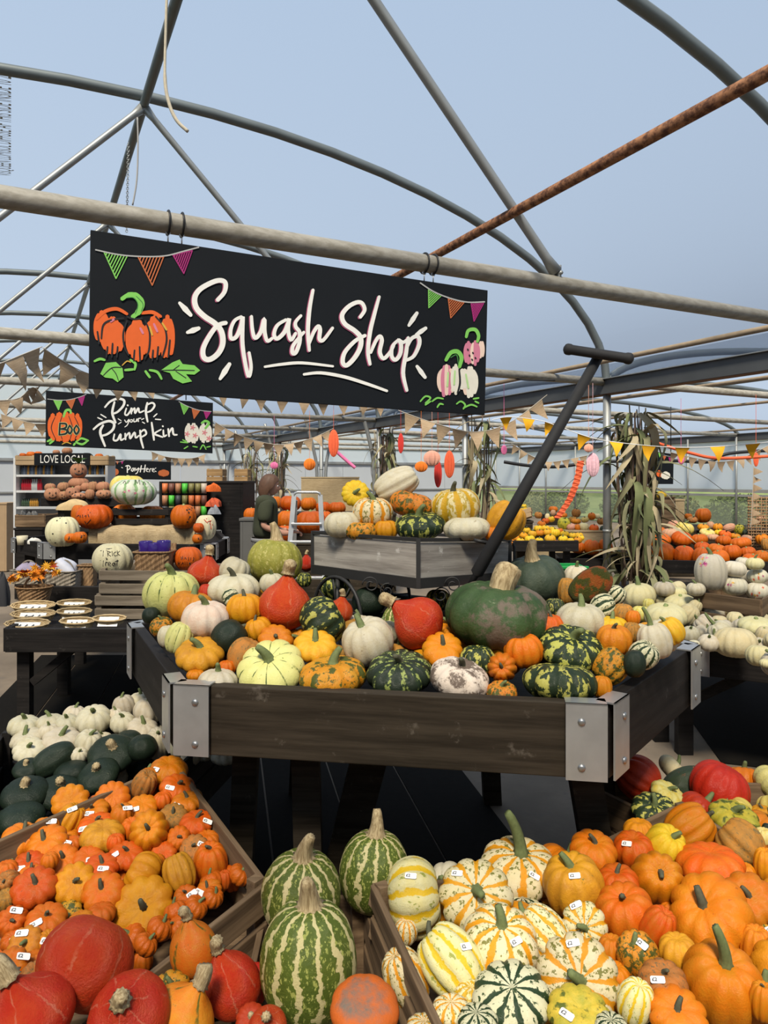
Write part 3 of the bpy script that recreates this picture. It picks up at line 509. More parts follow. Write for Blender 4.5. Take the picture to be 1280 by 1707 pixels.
pile('in the middle front', Flat(1.9), (400, 1370), .28125, [
 (795, 290, 410, 440, 'gs', 5, 0, 'd1.10'), (370, 425, 475, 470, 'gs', 0, 5, 'd1.04'), (410, 835, 575, 690, 'gs', 3, 0, 'd.90'), (735, 1115, 410, 330, 'od', 0, 20, 'd.82'), (160, 1215, 230, 180, 'rk', -5, 30, 'd.82')], 'striped squashes at the middle front')
BX = Zed(.47)
pile('in the right front crate', BX, (600, 1350), .28125, [
 (270, 720, 130, 140, 'fs', 0, 0, 'nostem d1.05'), (950, 345, 440, 325, 'fs', 3, 8, 'tag slong'), (320, 512, 420, 330, 'fy', 82, 12, 'tag'), (690, 512, 410, 385, 'fs', 0, 42, 'tag'), (960, 560, 200, 140, 'wg', 0, 0, 'nostem d1.05'), (1085, 740, 265, 330, 'fs', -48, 15), (540, 905, 335, 430, 'fy', -42, 15, 'tag'),
 (830, 790, 440, 400, 'fs', 8, 18, 'tag'), (270, 1000, 240, 330, 'fs', -30, 0, 'nostem d1.04'), (660, 1130, 220, 200, 'fo', 0, 0, 'nostem d1.05'), (540, 1185, 220, 160, 'fs', 0, 0, 'nostem'), (900, 1115, 440, 270, 'wg', 0, 20, 'nostem'), (690, 1250, 240, 140, 'wg', 0, 0, 'nostem'), (380, 1290, 200, 120, 'fs', 0, 0, 'nostem')], 'squashes in the right front crate')
pile('in the right front crate', BX, (900, 1340), .2969, [
 (555, 160, 160, 140, 'yo', 0, 0, 'nostem'), (840, 130, 240, 275, 'or', 52, 15), (300, 270, 258, 205, 'or', 8, 15), (530, 262, 210, 190, 'or', 0, 10, 'tag nostem'), (700, 245, 215, 235, 'ys', 38, 15), (1120, 222, 240, 255, 'br', -48, 10, 'nostem'), (1150, 385, 110, 100, 'or', 0, 0, 'nostem d1.03'), (1262, 340, 120, 210, 'yo', 0, 0, 'nostem'), (960, 342, 345, 225, 'or', -4, 0, 'nostem'), (190, 455, 320, 310, 'yb', -14, 15, 'tag'),
 (440, 445, 220, 190, 'or', -8, 10), (740, 600, 120, 110, 'or', 0, 0, 'nostem d1.05'), (830, 490, 120, 100, 'or', 0, 0, 'nostem d1.05'), (660, 432, 275, 290, 'or', 20, 45), (1170, 548, 290, 275, 'or', 0, 38), (660, 700, 170, 255, 'or', 30, 0, 'nostem'), (480, 612, 310, 290, 'or', -12, 18), (400, 835, 150, 175, 'or', 0, 0, 'nostem'), (250, 692, 245, 215, 'fs', 0, 62, 'tag'), (770, 830, 200, 175, 'yb', 0, 0, 'nostem'), (960, 640, 440, 420, 'or', -38, 30), (1215, 815, 170, 255, 'yo', 0, 0, 'nostem'),
 (1275, 735, 70, 210, 'go', 0, 0, 'tag nostem'), (550, 852, 222, 235, 'go', -20, 25, 'tag'), (430, 960, 150, 130, 'or', 0, 0, 'nostem d1.03'), (692, 1010, 255, 235, 'br', 0, 15, 'tag'), (222, 985, 440, 370, 'fs', 0, 60, 'tag'), (1020, 1020, 405, 425, 'or', 12, 22, 'slong'), (1250, 1110, 140, 260, 'or', 0, 0), (535, 1112, 190, 225, 'fy', 20, 0, 'nostem'), (770, 1190, 310, 190, 'or', 0, 25), (225, 1190, 335, 220, 'yg', 0, 20, 'tag nostem'), (400, 1250, 180, 120, 'wg', 0, 0, 'nostem'), (620, 1010, 120, 110, 'or', 0, 0, 'nostem d1.05')], 'pumpkins in the right front crate')
RM = Zed(.44)
pile('beside the tray leg at the right', RM, (960, 1080), .25, [
 (280, 745, 120, 100, 'dg', 0, 0, 'nostem'), (640, 805, 205, 135, 'cr', 40, 0, 'sgreen'), (415, 870, 290, 290, 'rr', -62, 20), (955, 935, 385, 320, 'rr', 20, -10, 'nostem'), (740, 925, 250, 330, 'gr', 62, 0), (610, 975, 215, 140, 'yl', 25, 10), (520, 1085, 280, 225, 'mg', 10, 25), (1240, 1130, 150, 150, 'yo', 0, 0), (1050, 1135, 300, 225, 'yg', 8, 15), (1250, 1270, 120, 130, 'yl', 0, 0, 'nostem'), (1270, 1210, 60, 80, 'dg', 0, 0, 'nostem')], 'squashes in the crate beside the right tray leg')
WT = Zed(.80)
pile('on the right black table', WT, (1000, 920), .21875, [
 (295, 335, 265, 215, 'cr', 0, 5, 'd.96 sgreen'), (490, 282, 150, 110, 'wh', -5, 0, 'd.9'), (590, 312, 140, 90, 'cr', 0, 0, 'd.93 nostem'), (730, 285, 135, 95, 'wh', 0, 0, 'd.86'), (370, 405, 90, 100, 'yl', 0, 0, 'nostem'), (465, 370, 125, 95, 'cr', 0, 0, 'nostem'), (610, 385, 235, 140, 'cr', 0, 10), (310, 470, 130, 110, 'yl', 0, 0, 'nostem'), (720, 425, 105, 130, 'cr', 30, 0, 'sgreen'), (500, 492, 310, 200, 'cr', 0, 10), (670, 482, 165, 175, 'cr', 40, 10, 'nostem'),
 (910, 520, 115, 80, 'cr', 0, 0, 'nostem'), (1030, 517, 130, 128, 'cr', 0, 0, 'nostem'), (1190, 565, 265, 160, 'cr', 0, 10), (790, 552, 152, 132, 'wh', -50, 10), (910, 602, 165, 145, 'wh', -40, 0, 'slong'), (690, 635, 135, 130, 'wh', 0, 20), (715, 702, 80, 65, 'wh', 0, 0, 'nostem'), (825, 692, 150, 130, 'wh', 10, 20), (1250, 642, 130, 150, 'cr', 0, 20), (1030, 690, 315, 245, 'cr', 0, -5, 'nostem'), (1210, 790, 192, 172, 'cr', 0, -5, 'nostem'), (1262, 850, 90, 70, 'cr', 0, 0, 'nostem')], 'pale pumpkins on the right black table')
pile('on the crate on the right table', Flat(4.75), (1000, 920), .21875, [
 (1090, 80, 110, 85, 'wp', 0, 0, 'd1.04'), (1110, 190, 100, 115, 'wh', 0, 0, 'nostem d1.04'), (845, 150, 240, 290, 'wp', 0, 0, 'sgreen'), (1025, 260, 195, 145, 'wp', 0, 0, 'nostem'), (1025, 130, 170, 120, 'wp', 0, 0, 'nostem'), (1200, 298, 175, 122, 'wp', 0, 0, 'nostem'), (1200, 185, 150, 110, 'wp', 0, 0, 'nostem'), (1182, 90, 130, 105, 'cr', 0, 0, 'sgreen'), (1285, 370, 100, 100, 'cr', 0, 0, 'nostem'), (1262, 462, 120, 130, 'wh', 30, 0, 'nostem')], 'painted pumpkins on the right crate')
ORW = Inv((1100, 930, 10.2), (980, 920, 10.6), (1100, 890, 11.4))
pile('in the far right rows', ORW, (930, 800), .2734, [
 (755, 360, 125, 100, 'bo'), (860, 365, 100, 80, 'bo'), (630, 365, 115, 75, 'bo'), (1010, 372, 95, 75, 'bo'), (1110, 388, 130, 75, 'bo'), (545, 372, 70, 95, 'bo'), (880, 412, 95, 70, 'bo'), (970, 425, 115, 70, 'bo'), (1060, 442, 115, 95, 'bo'), (1155, 442, 95, 70, 'bo'), (1242, 470, 95, 85, 'bo'),
 (120, 412, 88, 82, 'bo'), (205, 412, 100, 100, 'bo'), (292, 412, 85, 120, 'bo'), (480, 422, 85, 120, 'bo'), (640, 450, 142, 142, 'bo'), (768, 462, 128, 132, 'bo'), (875, 472, 115, 132, 'bo'), (985, 480, 110, 110, 'bo'), (1180, 500, 120, 110, 'bo')], 'carving pumpkins in the far right rows')
FAR = Inv((1100, 880, 11.8), (960, 880, 11.8), (1100, 850, 12.6))
pile('on the far right stand', FAR, (930, 800), .2734, [
 (680, 330, 95, 70, 'pk'), (622, 317, 72, 52, 'or'), (705, 278, 72, 62, 'pk'), (770, 297, 102, 72, 'yl'), (820, 243, 60, 42, 'br'), (885, 217, 96, 92, 'bo', 0, 0, 'd1.05'), (795, 222, 42, 36, 'or', 0, 0, 'd1.04'), (885, 290, 66, 44, 'yo'), (930, 277, 46, 52, 'pk'), (975, 290, 56, 52, 'yo'), (1045, 292, 52, 92, 'pk', 70), (910, 322, 86, 46, 'yl'), (945, 352, 76, 52, 'pk'), (1020, 334, 76, 52, 'or'), (980, 322, 52, 38, 'ys'), (1105, 302, 62, 62, 'yg'), (1155, 318, 56, 42, 'gg'), (1150, 357, 62, 48, 'pk'), (1245, 362, 72, 62, 'or'), (1265, 392, 50, 72, 'br'), (1240, 247, 56, 62, 'pk'), (1265, 262, 52, 52, 'gg'),
 (630, 92, 56, 52, 'ys', 0, 0, 'd.95'), (720, 310, 60, 40, 'cr'), (1080, 345, 60, 40, 'yo')], 'gourds on the far right stand')
pile('on the far middle stand', Inv((980, 880, 11.2), (900, 880, 11.2), (980, 850, 11.8)), (930, 800), .2734, [
 (35, 267, 76, 76, 'yg'), (80, 287, 56, 46, 'pk'), (110, 202, 52, 52, 'br'), (110, 252, 56, 38, 'yo'), (118, 290, 34, 42, 'or'), (158, 287, 62, 58, 'cr'), (220, 297, 56, 52, 'or'), (205, 222, 44, 42, 'or'), (240, 222, 36, 38, 'cr'), (165, 242, 44, 34, 'yl'), (265, 252, 52, 42, 'br'), (285, 302, 56, 46, 'gg'), (35, 217, 42, 30, 'or'), (-40, 240, 40, 36, 'ys'), (-75, 250, 44, 36, 'or'), (-30, 200, 34, 40, 'pk'), (-65, 225, 30, 50, 'cr'), (-120, 215, 46, 40, 'br'), (-100, 270, 50, 36, 'or')], 'gourds on the far middle stand')
rq = random.Random(3)
pile('in the far black tray', Inv((950, 900, 9.3), (860, 900, 9.3), (900, 880, 9.9)), (820, 820), .164, [(x, y, w_, w_ * .82, rq.choice(['ys', 'yo', 'ys'])) for x, y, w_ in [
 (350, 392, 85), (470, 377, 85), (545, 372, 85), (620, 385, 70), (320, 445, 85), (410, 430, 85), (485, 420, 90), (560, 415, 80), (642, 418, 100), (740, 430, 85), (820, 445, 80), (885, 450, 85), (690, 400, 70), (195, 515, 80), (290, 502, 85), (385, 487, 105), (480, 497, 80), (590, 477, 110), (655, 508, 50), (722, 482, 95), (800, 497, 70), (872, 492, 85), (240, 470, 80), (905, 470, 60), (270, 440, 60), (350, 345, 50), (325, 145, 55), (325, 200, 95)]], 'small yellow pumpkins in the far tray')
pile('on the far middle stand', Flat(12), (820, 820), .164, [(622, 178, 95, 72, 'bo', 0, 0, 'd1.05'), (725, 240, 70, 50, 'or'), (820, 280, 80, 60, 'br')], 'gourds on the far middle stand')
pile('stacked behind the ladder', Flat(9.6), (350, 640), .2734, [
 (400, 722, 80, 80, 'bo', 0, 0, 'd1.06'), (600, 732, 100, 85, 'bo', 0, 0, 'd1.06'), (690, 757, 95, 80, 'bo', 0, 0, 'd1.06'), (775, 757, 110, 85, 'bo', 0, 0, 'd1.06'), (490, 728, 135, 100, 'bo'), (700, 812, 90, 80, 'bo', 0, 0, 'd1.03'), (470, 832, 130, 125, 'bo', 0, 0, 'd.98'), (615, 842, 195, 145, 'bo', 0, 0, 'd.97'), (250, 797, 90, 95, 'bo', 0, 0, 'd.86'), (455, 915, 100, 110, 'bo', 0, 0, 'd.88'), (350, 790, 110, 100, 'bo', 0, 0, 'd1.02'), (780, 830, 90, 80, 'bo', 0, 0, 'd1.03')], 'carving pumpkins stacked behind the ladder')
# under-layers that carry the heaps
def fill(where, depth, poly, n, size, codes, group, drop=1.10, seed=1):
    rg = random.Random(seed); xs = [p[0] for p in poly]; ys = [p[1] for p in poly]; k = 0; tries = 0; got = []
    while k < n and tries < 4000:
        tries += 1; x, y = rg.uniform(min(xs), max(xs)), rg.uniform(min(ys), max(ys))
        ins = False
        for i in range(len(poly)):
            (x1, y1), (x2, y2) = poly[i], poly[i - 1]
            if (y1 > y) != (y2 > y) and x < (x2 - x1) * (y - y1) / (y2 - y1) + x1: ins = not ins
        s = rg.uniform(*size)
        if not ins or any(abs(x - a) < .75 * s and abs(y - b) < .6 * s for a, b in got): continue
        got.append((x, y)); k += 1
        LOWS.append(dict(x=x, y=y, w=s, h=s * .8, code=rg.choice(codes), lean=rg.uniform(-20, 20), tow=rg.uniform(0, 30), ex='nostem low', where=where, group=group, d=depth(x, y) * drop))
fill('in the black six-sided tray', TRAY, [(300, 1000), (370, 1110), (940, 1110), (1110, 1060), (1000, 1010), (760, 1050), (520, 1060), (420, 985)], 44, (55, 75), ['or', 'yo', 'wh', 'br', 'dg', 'or'], 'squashes heaped in the black tray', 1.055, 2)
fill('in the slatted crate of labelled pumpkins', MN, [(285, 1285), (405, 1455), (240, 1570), (60, 1660), (0, 1660), (0, 1430), (150, 1340)], 60, (42, 56), ['mo', 'mo', 'yo'], 'small pumpkins in the crate of labelled pumpkins', 1.04, 3)
fill('in the right front crate', BX, [(700, 1480), (930, 1440), (1230, 1440), (1270, 1700), (760, 1700)], 26, (80, 105), ['or', 'yo', 'wh'], 'pumpkins in the right front crate', 1.08, 4)
fill('in the crate at the left', WL, [(20, 1220), (250, 1180), (320, 1240), (120, 1330), (0, 1380)], 14, (42, 55), ['wh', 'dg'], 'white pumpkins in the left crate', 1.06, 5)
fill('on the right black table', WT, [(1060, 990), (1150, 1060), (1270, 1090), (1270, 1030), (1130, 980)], 10, (28, 40), ['cr', 'wh'], 'pale pumpkins on the right black table', 1.05, 6)
fill('in the slatted crate of labelled pumpkins', MN, [(345, 1470), (412, 1452), (300, 1545), (215, 1592)], 12, (36, 48), ['mo'], 'small pumpkins in the crate of labelled pumpkins', 1.0, 13)
fill('on the right black table', WT, [(1285, 985), (1520, 1000), (1640, 1110), (1420, 1150), (1290, 1105)], 40, (34, 56), ['cr', 'wh', 'cr'], 'g', 1.0, 21)
fill('on the right black table', WT, [(1180, 1010), (1285, 1010), (1285, 1080), (1200, 1070)], 8, (32, 46), ['cr', 'wh'], 'g', 1.03, 22)
fill('in the right front crate', BX, [(1290, 1430), (1400, 1480), (1480, 1600), (1400, 1740), (1290, 1740)], 14, (85, 110), ['or', 'yo'], 'g', 1.02, 23)
fill('beside the tray leg at the right', RM, [(1180, 1290), (1300, 1290), (1420, 1360), (1300, 1400), (1160, 1360)], 10, (60, 75), ['or', 'yl', 'rr'], 'g', 1.04, 24)
fill('in the black six-sided tray', TRAY, [(960, 1095), (1110, 1055), (1080, 1040), (980, 1050)], 12, (52, 66), ['or', 'yo', 'wh', 'dg'], 'g', 1.06, 25)
# spread the heaps so that neighbours touch and do not cut into one another
NE = len(ENT); ENT = ENT + LOWS; G = len(ENT); X = np.array([e['x'] for e in ENT]); Y = np.array([e['y'] for e in ENT]); Dp = np.array([e['d'] for e in ENT]); D0 = Dp.copy()
RW = np.array([(e['w'] + min(e['h'], e['w'])) / 4 for e in ENT]) / F; low = np.array(['low' in e['ex'] for e in ENT])
for it in range(40):
    p = np.stack([(X - PX0) / F * Dp, Dp, -(Y - HOR) / F * Dp], 1); r = RW * Dp * .90
    dv = p[:, None] - p[None]; dist = np.sqrt((dv ** 2).sum(2)) + 1e-6; ov = (r[:, None] + r[None]) - dist; np.fill_diagonal(ov, 0); ov = np.clip(ov, 0, None)
    near = Dp[:, None] - Dp[None]; sg = np.sign(near); sg[near == 0] = 0
    mv = (ov * sg * np.minimum(1, .3 + np.abs(near) / (dist + 1e-6))).sum(1) * .16
    mv = np.where(low, np.maximum(mv, 0), mv)
    Dp = np.clip(Dp + mv, D0 * np.where(low, 1, .95), D0 * np.where(low, 1.18, 1.10))
PERROW = 7
def number_rows(es):           # rows from the back, places from the left
    es = sorted(es, key=lambda e: e['y']); n = max(1, round(len(es) / 5)) if len(es) > 5 else 1; q = math.ceil(len(es) / n); out = []
    for k in range(n):
        row = sorted(es[k * q:(k + 1) * q], key=lambda e: e['x'])
        for i, e in enumerate(row): e['row'] = (k, n, i, len(row))
def place_phrase(e):
    k, n, i, m = e['row']
    side = '' if m == 1 else ('left one' if i == 0 else 'right one') if m == 2 else ['left one', 'middle one', 'right one'][i] if m == 3 else ('leftmost' if i == 0 else 'rightmost' if i == m - 1 else ORD[i] + ' from left')
    rw = '' if n == 1 else ('back row' if k == 0 else 'front row' if k == n - 1 else 'row %d of %d' % (k + 1, n) if n > 9 else ORD[k] + ' row')
    return ', '.join(s for s in (rw, side) if s)
SHORT = {'fs': 'cream orange-striped squash', 'fo': 'gold and cream mottled squash', 'pd': 'muddy white pumpkin', 'pw': 'pinkish white freckled pumpkin', 'kg': 'large muddy green ridged squash'}
Dl = Dp[NE:]; ENT = ENT[:NE]; Dp = Dp[:NE]
heap = {}                      # what lies buried under the heaps, one object for each crate or tray
for e, d in zip(LOWS, Dl):
    mat, kind, _, _ = SK[e['code']]; d = float(d); me, _ = body_mesh(kind, .75, 0, mat); a = e['w'] / 2 * d / F
    M = Matrix.LocRotScale(P(e['x'], e['y'], d), Quaternion((math.cos(e['lean']), .25 * math.sin(e['lean'] * 3), .25, math.sin(e['lean']))).normalized(), (a, a, a)); ms, mb = heap.setdefault(e['where'], ([], MB()))
    if mat not in ms: ms.append(mat)
    mb.add([M @ v.co for v in me.vertices], [tuple(p.vertices) for p in me.polygons], ms.index(mat))
    st_ = M_STEM['green']; sm = stem_mesh('green', 0); M2 = M @ Matrix.Translation((0, 0, body_mesh(kind, .75, 0, mat)[1]))
    if st_ not in ms: ms.append(st_)
    mb.add([M2 @ v.co for v in sm.vertices], [tuple(p.vertices) for p in sm.polygons], ms.index(st_))
for wh_, (ms, mb) in heap.items(): tag(mb.build('buried_pumpkins', ms, None, True), 'half-buried pumpkins under the heap ' + wh_, 'pumpkins', None, 'stuff')
bk = {}
for e in ENT:
    e['cls'] = (e['where'], e['code'], 'tag' in e['ex'], 'low' in e['ex']); bk.setdefault(e['cls'], []).append(e)
for es in bk.values(): number_rows(es)
rg = random.Random(11)
PUMP = []
for e, d in zip(ENT, Dp):
    mat, kind, stem, desc = SK[e['code']]; d = float(d)
    if 'kobl' in e['ex']: kind = 'oblong'
    if 'kround' in e['ex']: kind = 'round'
    if 'ksmo' in e['ex']: kind = 'smooth'
    gr_ = 1.06 if kind in ('flat', 'dump') else 1.0; a = e['w'] / 2 * d / F * gr_; hh = e['h'] / 2 * d / F * gr_
    lean = rg.uniform(-14, 14) if e['lean'] is None else e['lean'] + rg.uniform(-3, 3); tow = rg.uniform(-4, 16) if e['tow'] is None else e['tow']
    c = P(e['x'], e['y'], d); view = (c - Vector((0, 0, CAMZ))).normalized()
    right = view.cross(Vector((0, 0, 1))).normalized(); upi = right.cross(view)
    ax = Vector((0, 0, 1)); ax = Quaternion(right, R(tow)) @ ax; ax = Quaternion(view, R(lean)) @ ax
    if abs(lean) > 40 and abs(tow) < 30:                   # lying on its side: axis measured in the picture plane
        ax = (Quaternion(view, R(lean)) @ upi).normalized()
    s = abs(ax.dot(view)); cc = math.sqrt(max((hh * hh - (a * s) ** 2) / max(1 - s * s, .08), (.45 * a) ** 2)); ratio = min(max(cc / a, .5), 1.45)
    if kind == 'onion': ratio = min(max(cc / a - .12, .80), 1.08)
    ratio = round(ratio * 8) / 8; var = rg.randrange(3)
    me, topz = body_mesh(kind, ratio, var, mat)
    o = obj('squash' if kind in ('onion', 'dump', 'oblong', 'smooth') or e['code'] in ('gg', 'kg', 'rr', 'yg', 'yl', 'pk', 'go') else 'pumpkin', me)
    o.name = 'squash' if 'squash' in desc else 'gourd' if 'gourd' in desc else 'pumpkin'
    q = ax.to_track_quat('Z', 'Y') @ Quaternion((0, 0, 1), rg.uniform(0, 6.28))
    o.matrix_world = Matrix.LocRotScale(c, q, (a, a, a)); e['o'] = o; e['r'] = a; e['c'] = c
    pp = place_phrase(e); ds = SHORT.get(e['code'], desc); extra = ' with white price label' if 'tag' in e['ex'] else ''
    if low_ := 'low' in e['ex']: ds = desc.replace('pumpkin', 'pumpkin buried').replace('squash', 'squash buried'); ds = 'half-hidden ' + SHORT.get(e['code'], desc)
    lab = ds + extra + ' ' + e['where'] + (', ' + pp if pp else '')
    if len(lab.split()) > 16: lab = lab.replace(' with white price label', ', labelled').replace('in the slatted crate of labelled pumpkins', 'in the labelled-pumpkin crate')
    if len(lab.split()) > 16: lab = lab.replace('in the black six-sided tray', 'in black tray').replace(' in the right front crate', ' in right crate')
    tag(o, lab, 'squash' if 'squash' in desc else 'gourd' if 'gourd' in desc else 'pumpkin', e['group'])
    if 'nostem' not in e['ex'] and stem != 'none':
        for a_, b_ in (('slong', 'long'), ('skab', 'kabocha'), ('sgreen', 'green'), ('sdark', 'dark')):
            if a_ in e['ex']: stem = b_; break
        so = obj('stem', stem_mesh(stem, rg.randrange(4)), o); so.location = (0, 0, topz); f_ = 1.25 if 'slong' in e['ex'] else 1.0; so.scale = (1, 1, f_)
        so.rotation_euler = (rg.uniform(-.15, .15), rg.uniform(-.15, .15), rg.uniform(0, 6.28))
    if 'tag' in e['ex']:
        dirw = (-view * .75 + Vector((0, 0, .7)) + right * rg.uniform(-.7, .7)).normalized(); dl = q.inverted() @ dirw
        vv = max(me.vertices, key=lambda v: v.co.dot(dl)); nl = vv.normal; nl = nl if nl.dot(dl) > 0 else -nl
        x = nl.cross(q.inverted() @ upi); x = (x if x.length > .1 else nl.orthogonal()).normalized(); x = -x if (q @ x).dot(right) < 0 else x; x = (Quaternion(nl, rg.uniform(-.6, .6)) @ x); y = nl.cross(x)
        S = .032 / a
        tg = obj('price_label', ME_TAG, o); tg.matrix_local = Matrix.Translation(vv.co + nl * .012) @ Matrix((x * S, y * S, nl * S)).transposed().to_4x4()
        obj('label_print', ME_TAGT, tg)
# ================================================================== tables, trays, crates, cart
M_BLK = wood('black_stained_wood', (.007, .006, .006), (.020, .017, .016), .65, 5, 0, (.04, .036, .033), .2)
M_BRN = wood('dark_brown_stained_wood', (.018, .013, .008), (.050, .038, .026), .7, 5, 0, (.085, .07, .055), .2)
M_GALV = flat('galvanised_plate', (.50, .51, .52), .38, .75, .18, 16)
M_CRATE = wood('weathered_crate_wood', (.075, .045, .024), (.25, .165, .095), .8, 4, 0)
M_CRATE2 = wood('grey_old_crate_wood', (.13, .10, .07), (.34, .28, .21), .8, 4, 0)
M_BOLT = flat('bolt_head', (.35, .35, .35), .35, .8)
mb = MB(); mb.lathe([(0, .006), (.006, .006), (.011, .003), (.012, 0)], 8); ME_BOLT = mb.mesh('bolt', M_BOLT, True)
def board(name, a, b, h, th, mat, parent, n=None, bev=.004):
    """an upright board whose top edge runs from a to b (world), built flat along its own x so that the grain follows it"""
    a, b = Vector(a), Vector(b); x = (b - a); ln = x.length; x.normalize(); z = Vector((0, 0, 1)); z = (z - x * z.dot(x)).normalized(); y = z.cross(x)
    if n is not None: z = Vector(n).normalized(); y = z.cross(x)
    mb = MB(); mb.box((0, 0, 0), (ln, th, h)); o = mb.build(name, mat, parent, bevel=bev)
    o.matrix_world = Matrix.Translation((a + b) / 2 - z * h / 2) @ Matrix((x, y, z)).transposed().to_4x4()
    return o
def local(o, parent):
    """keep a world placement under a parent Empty that sits at a location"""
    o.matrix_parent_inverse = parent.matrix_world.inverted() if False else Matrix.Translation(-parent.location); return o
def bracket(parent, corner, d1, d2, ztop, h, w_=.10):
    """galvanised corner plate around two boards; d1, d2 unit directions along the boards away from the corner"""
    br = None
    mb = MB(); c = Vector((corner[0], corner[1], 0)); out = -(d1 + d2).normalized()
    for dr, other in ((d1, d2), (d2, d1)):
        n = Vector((dr.y, -dr.x, 0)); n = -n if n.dot(other) > 0 else n
        a = c + n * .0275 + Vector((0, 0, ztop + .006)) + out * .02; b = a + dr * (w_ + .02)
        mb.prism([a, b, b - Vector((0, 0, h + .004)), a - Vector((0, 0, h + .004))], n * -.006)
        mb.prism([a, b, b - n * .06, a - n * .06], (0, 0, -.005))
    br = local(mb.build('corner_bracket', M_GALV, parent), parent)
    for dr, other in ((d1, d2), (d2, d1)):
        n = Vector((dr.y, -dr.x, 0)); n = -n if n.dot(other) > 0 else n
        for zz in (.22, .82):
            p = c + n * .0285 + out * .02 + dr * (w_ + .02) * .62 + Vector((0, 0, ztop - h * zz)); bo = obj('bolt', ME_BOLT, br); bo.matrix_world = Matrix.Translation(p) @ n.to_track_quat('Z', 'Y').to_matrix().to_4x4()
    return br
def tray(name, label, cat, pts, ztop, h, th, mat, fronts=None, floor_drop=.15, legs=(), legmat=None, brackets=True, legw=.09):
    c = sum((Vector((x, y, 0)) for x, y in pts), Vector()) / len(pts)
    t_ = thing(name, label, cat, c); n = len(pts); V = [Vector((x, y, ztop)) for x, y in pts]
    for i in range(n):
        a, b = V[i], V[(i + 1) % n]; m_ = (fronts or {}).get(i, mat)
        local(board('side_board', a, b, h, th, m_, t_), t_)
        if brackets: bracket(t_, pts[i], (b - a).normalized(), (V[i - 1] - a).normalized(), ztop, h)
    mb = MB(); ins = [c + (Vector((x, y, 0)) - c) * .985 + Vector((0, 0, ztop - floor_drop)) for x, y in pts]; mb.prism(ins, (0, 0, -.02)); local(mb.build('tray_floor', mat, t_), t_)
    for a, b, w_ in legs:
        mb = MB(); mb.bar(a, b, w_, .06, up=(0, 1, 0)); local(mb.build('leg', legmat or mat, t_), t_)
    return t_
ZT = .98
HEX = [(-.665, 2.33), (.654, 2.125), (1.225, 2.85), (.745, 3.79), (-.57, 3.995), (-1.14, 3.27)]
zb = ZT - .225
def leg(x0, y0, x1, y1, w_=.09): return (Vector((x0, y0, zb + .02)), Vector((x1, y1, 0)), w_)
hx = tray('display_table', 'large six-sided dark wooden tray table heaped with mixed squashes', 'table', HEX, ZT, .225, .045, M_BLK, {0: M_BRN}, .13,
     [leg(-.50, 2.60, -.56, 2.75), leg(-.285, 2.55, -.27, 2.6, .10), leg(-.02, 2.55, -.20, 2.78, .13), leg(.68, 2.5, .84, 2.66, .11), leg(.86, 2.85, .94, 3.0), leg(-.85, 3.2, -.9, 3.3), leg(.5, 3.5, .55, 3.6), leg(-.4, 3.6, -.45, 3.7)], M_BRN)
# ---- slatted crates: four top corners, each side of slats, floor boards
def crate(name, label, cs, h, mat, slats=2, gap=.3, th=.018, floor=.06, posts=True, floor_n=4):
    V = [Vector(c) for c in cs]; c = sum(V, Vector()) / 4; base = Vector((c.x, c.y, min(v.z for v in V) - h)); t_ = thing(name, label, 'crate', base)
    sh = h / (slats + gap * (slats - 1)); n = len(V)
    for i in range(n):
        a, b = V[i], V[(i + 1) % n]
        for k in range(slats):
            dz = Vector((0, 0, -k * sh * (1 + gap))); local(board('slat', a + dz, b + dz, sh, th, mat, t_, bev=.003), t_)
        if posts:
            inn = ((V[i - 1] - a).normalized() + (b - a).normalized()).normalized() * .03
            mb = MB(); mb.bar(a + inn + Vector((0, 0, .012)), a + inn - Vector((0, 0, h)), .035, .035, up=(b - a)); local(mb.build('corner_post', mat, t_), t_)
    for k in range(floor_n):
        f0, f1 = k / floor_n + .012, (k + 1) / floor_n - .012; dz = Vector((0, 0, -h + .005))
        mb = MB(); mb.prism([V[0].lerp(V[1], f0) + dz, V[0].lerp(V[1], f1) + dz, V[3].lerp(V[2], f1) + dz, V[3].lerp(V[2], f0) + dz], (0, 0, -.012)); local(mb.build('floor_slat', mat, t_), t_)
    return t_
crate('wooden_crate', 'weathered slatted crate of small price-labelled pumpkins at bottom left', [(-.80, 2.70, .57), (-.345, 2.06, .475), (-.90, 1.33, .36), (-1.36, 1.95, .52)], .20, M_CRATE, 2, .35)
crate('produce_crate', 'dark crate of white pumpkins and dark green squashes at the left', [(-1.72, 3.20, .50), (-.70, 3.38, .53), (-.84, 2.74, .50), (-1.42, 2.06, .46)], .26, M_BLK, 2, .1)
crate('wooden_crate', 'weathered crate of cream striped squashes at the front right', [(-.03, 1.99, .51), (.46, 2.26, .38), (.62, 1.30, .34), (.13, 1.44, .50)], .15, M_CRATE, 2, .5)
crate('wooden_crate', 'weathered crate of orange pumpkins at the front right edge', [(.51, 2.17, .46), (1.07, 2.55, .48), (1.40, 1.75, .44), (.68, 1.25, .30)], .12, M_CRATE, 2, .2)
crate('wooden_crate', 'low crate of big green striped squashes at the front', [(-.36, 2.22, .36), (-.06, 2.16, .37), (.10, 1.42, .37), (-.34, 1.45, .33)], .22, M_CRATE, 2, .3)
crate('wooden_crate', 'low crate of red onion squashes at the bottom left edge', [(-.86, 1.78, .28), (-.37, 1.92, .28), (-.36, 1.28, .26), (-.85, 1.24, .26)], .16, M_CRATE, 2, .3)
crate('wooden_crate', 'weathered crate of red squashes beside the right tray leg', [(.80, 2.92, .41), (1.62, 2.90, .40), (1.50, 2.36, .39), (1.09, 2.48, .40)], .26, M_CRATE, 2, .15)
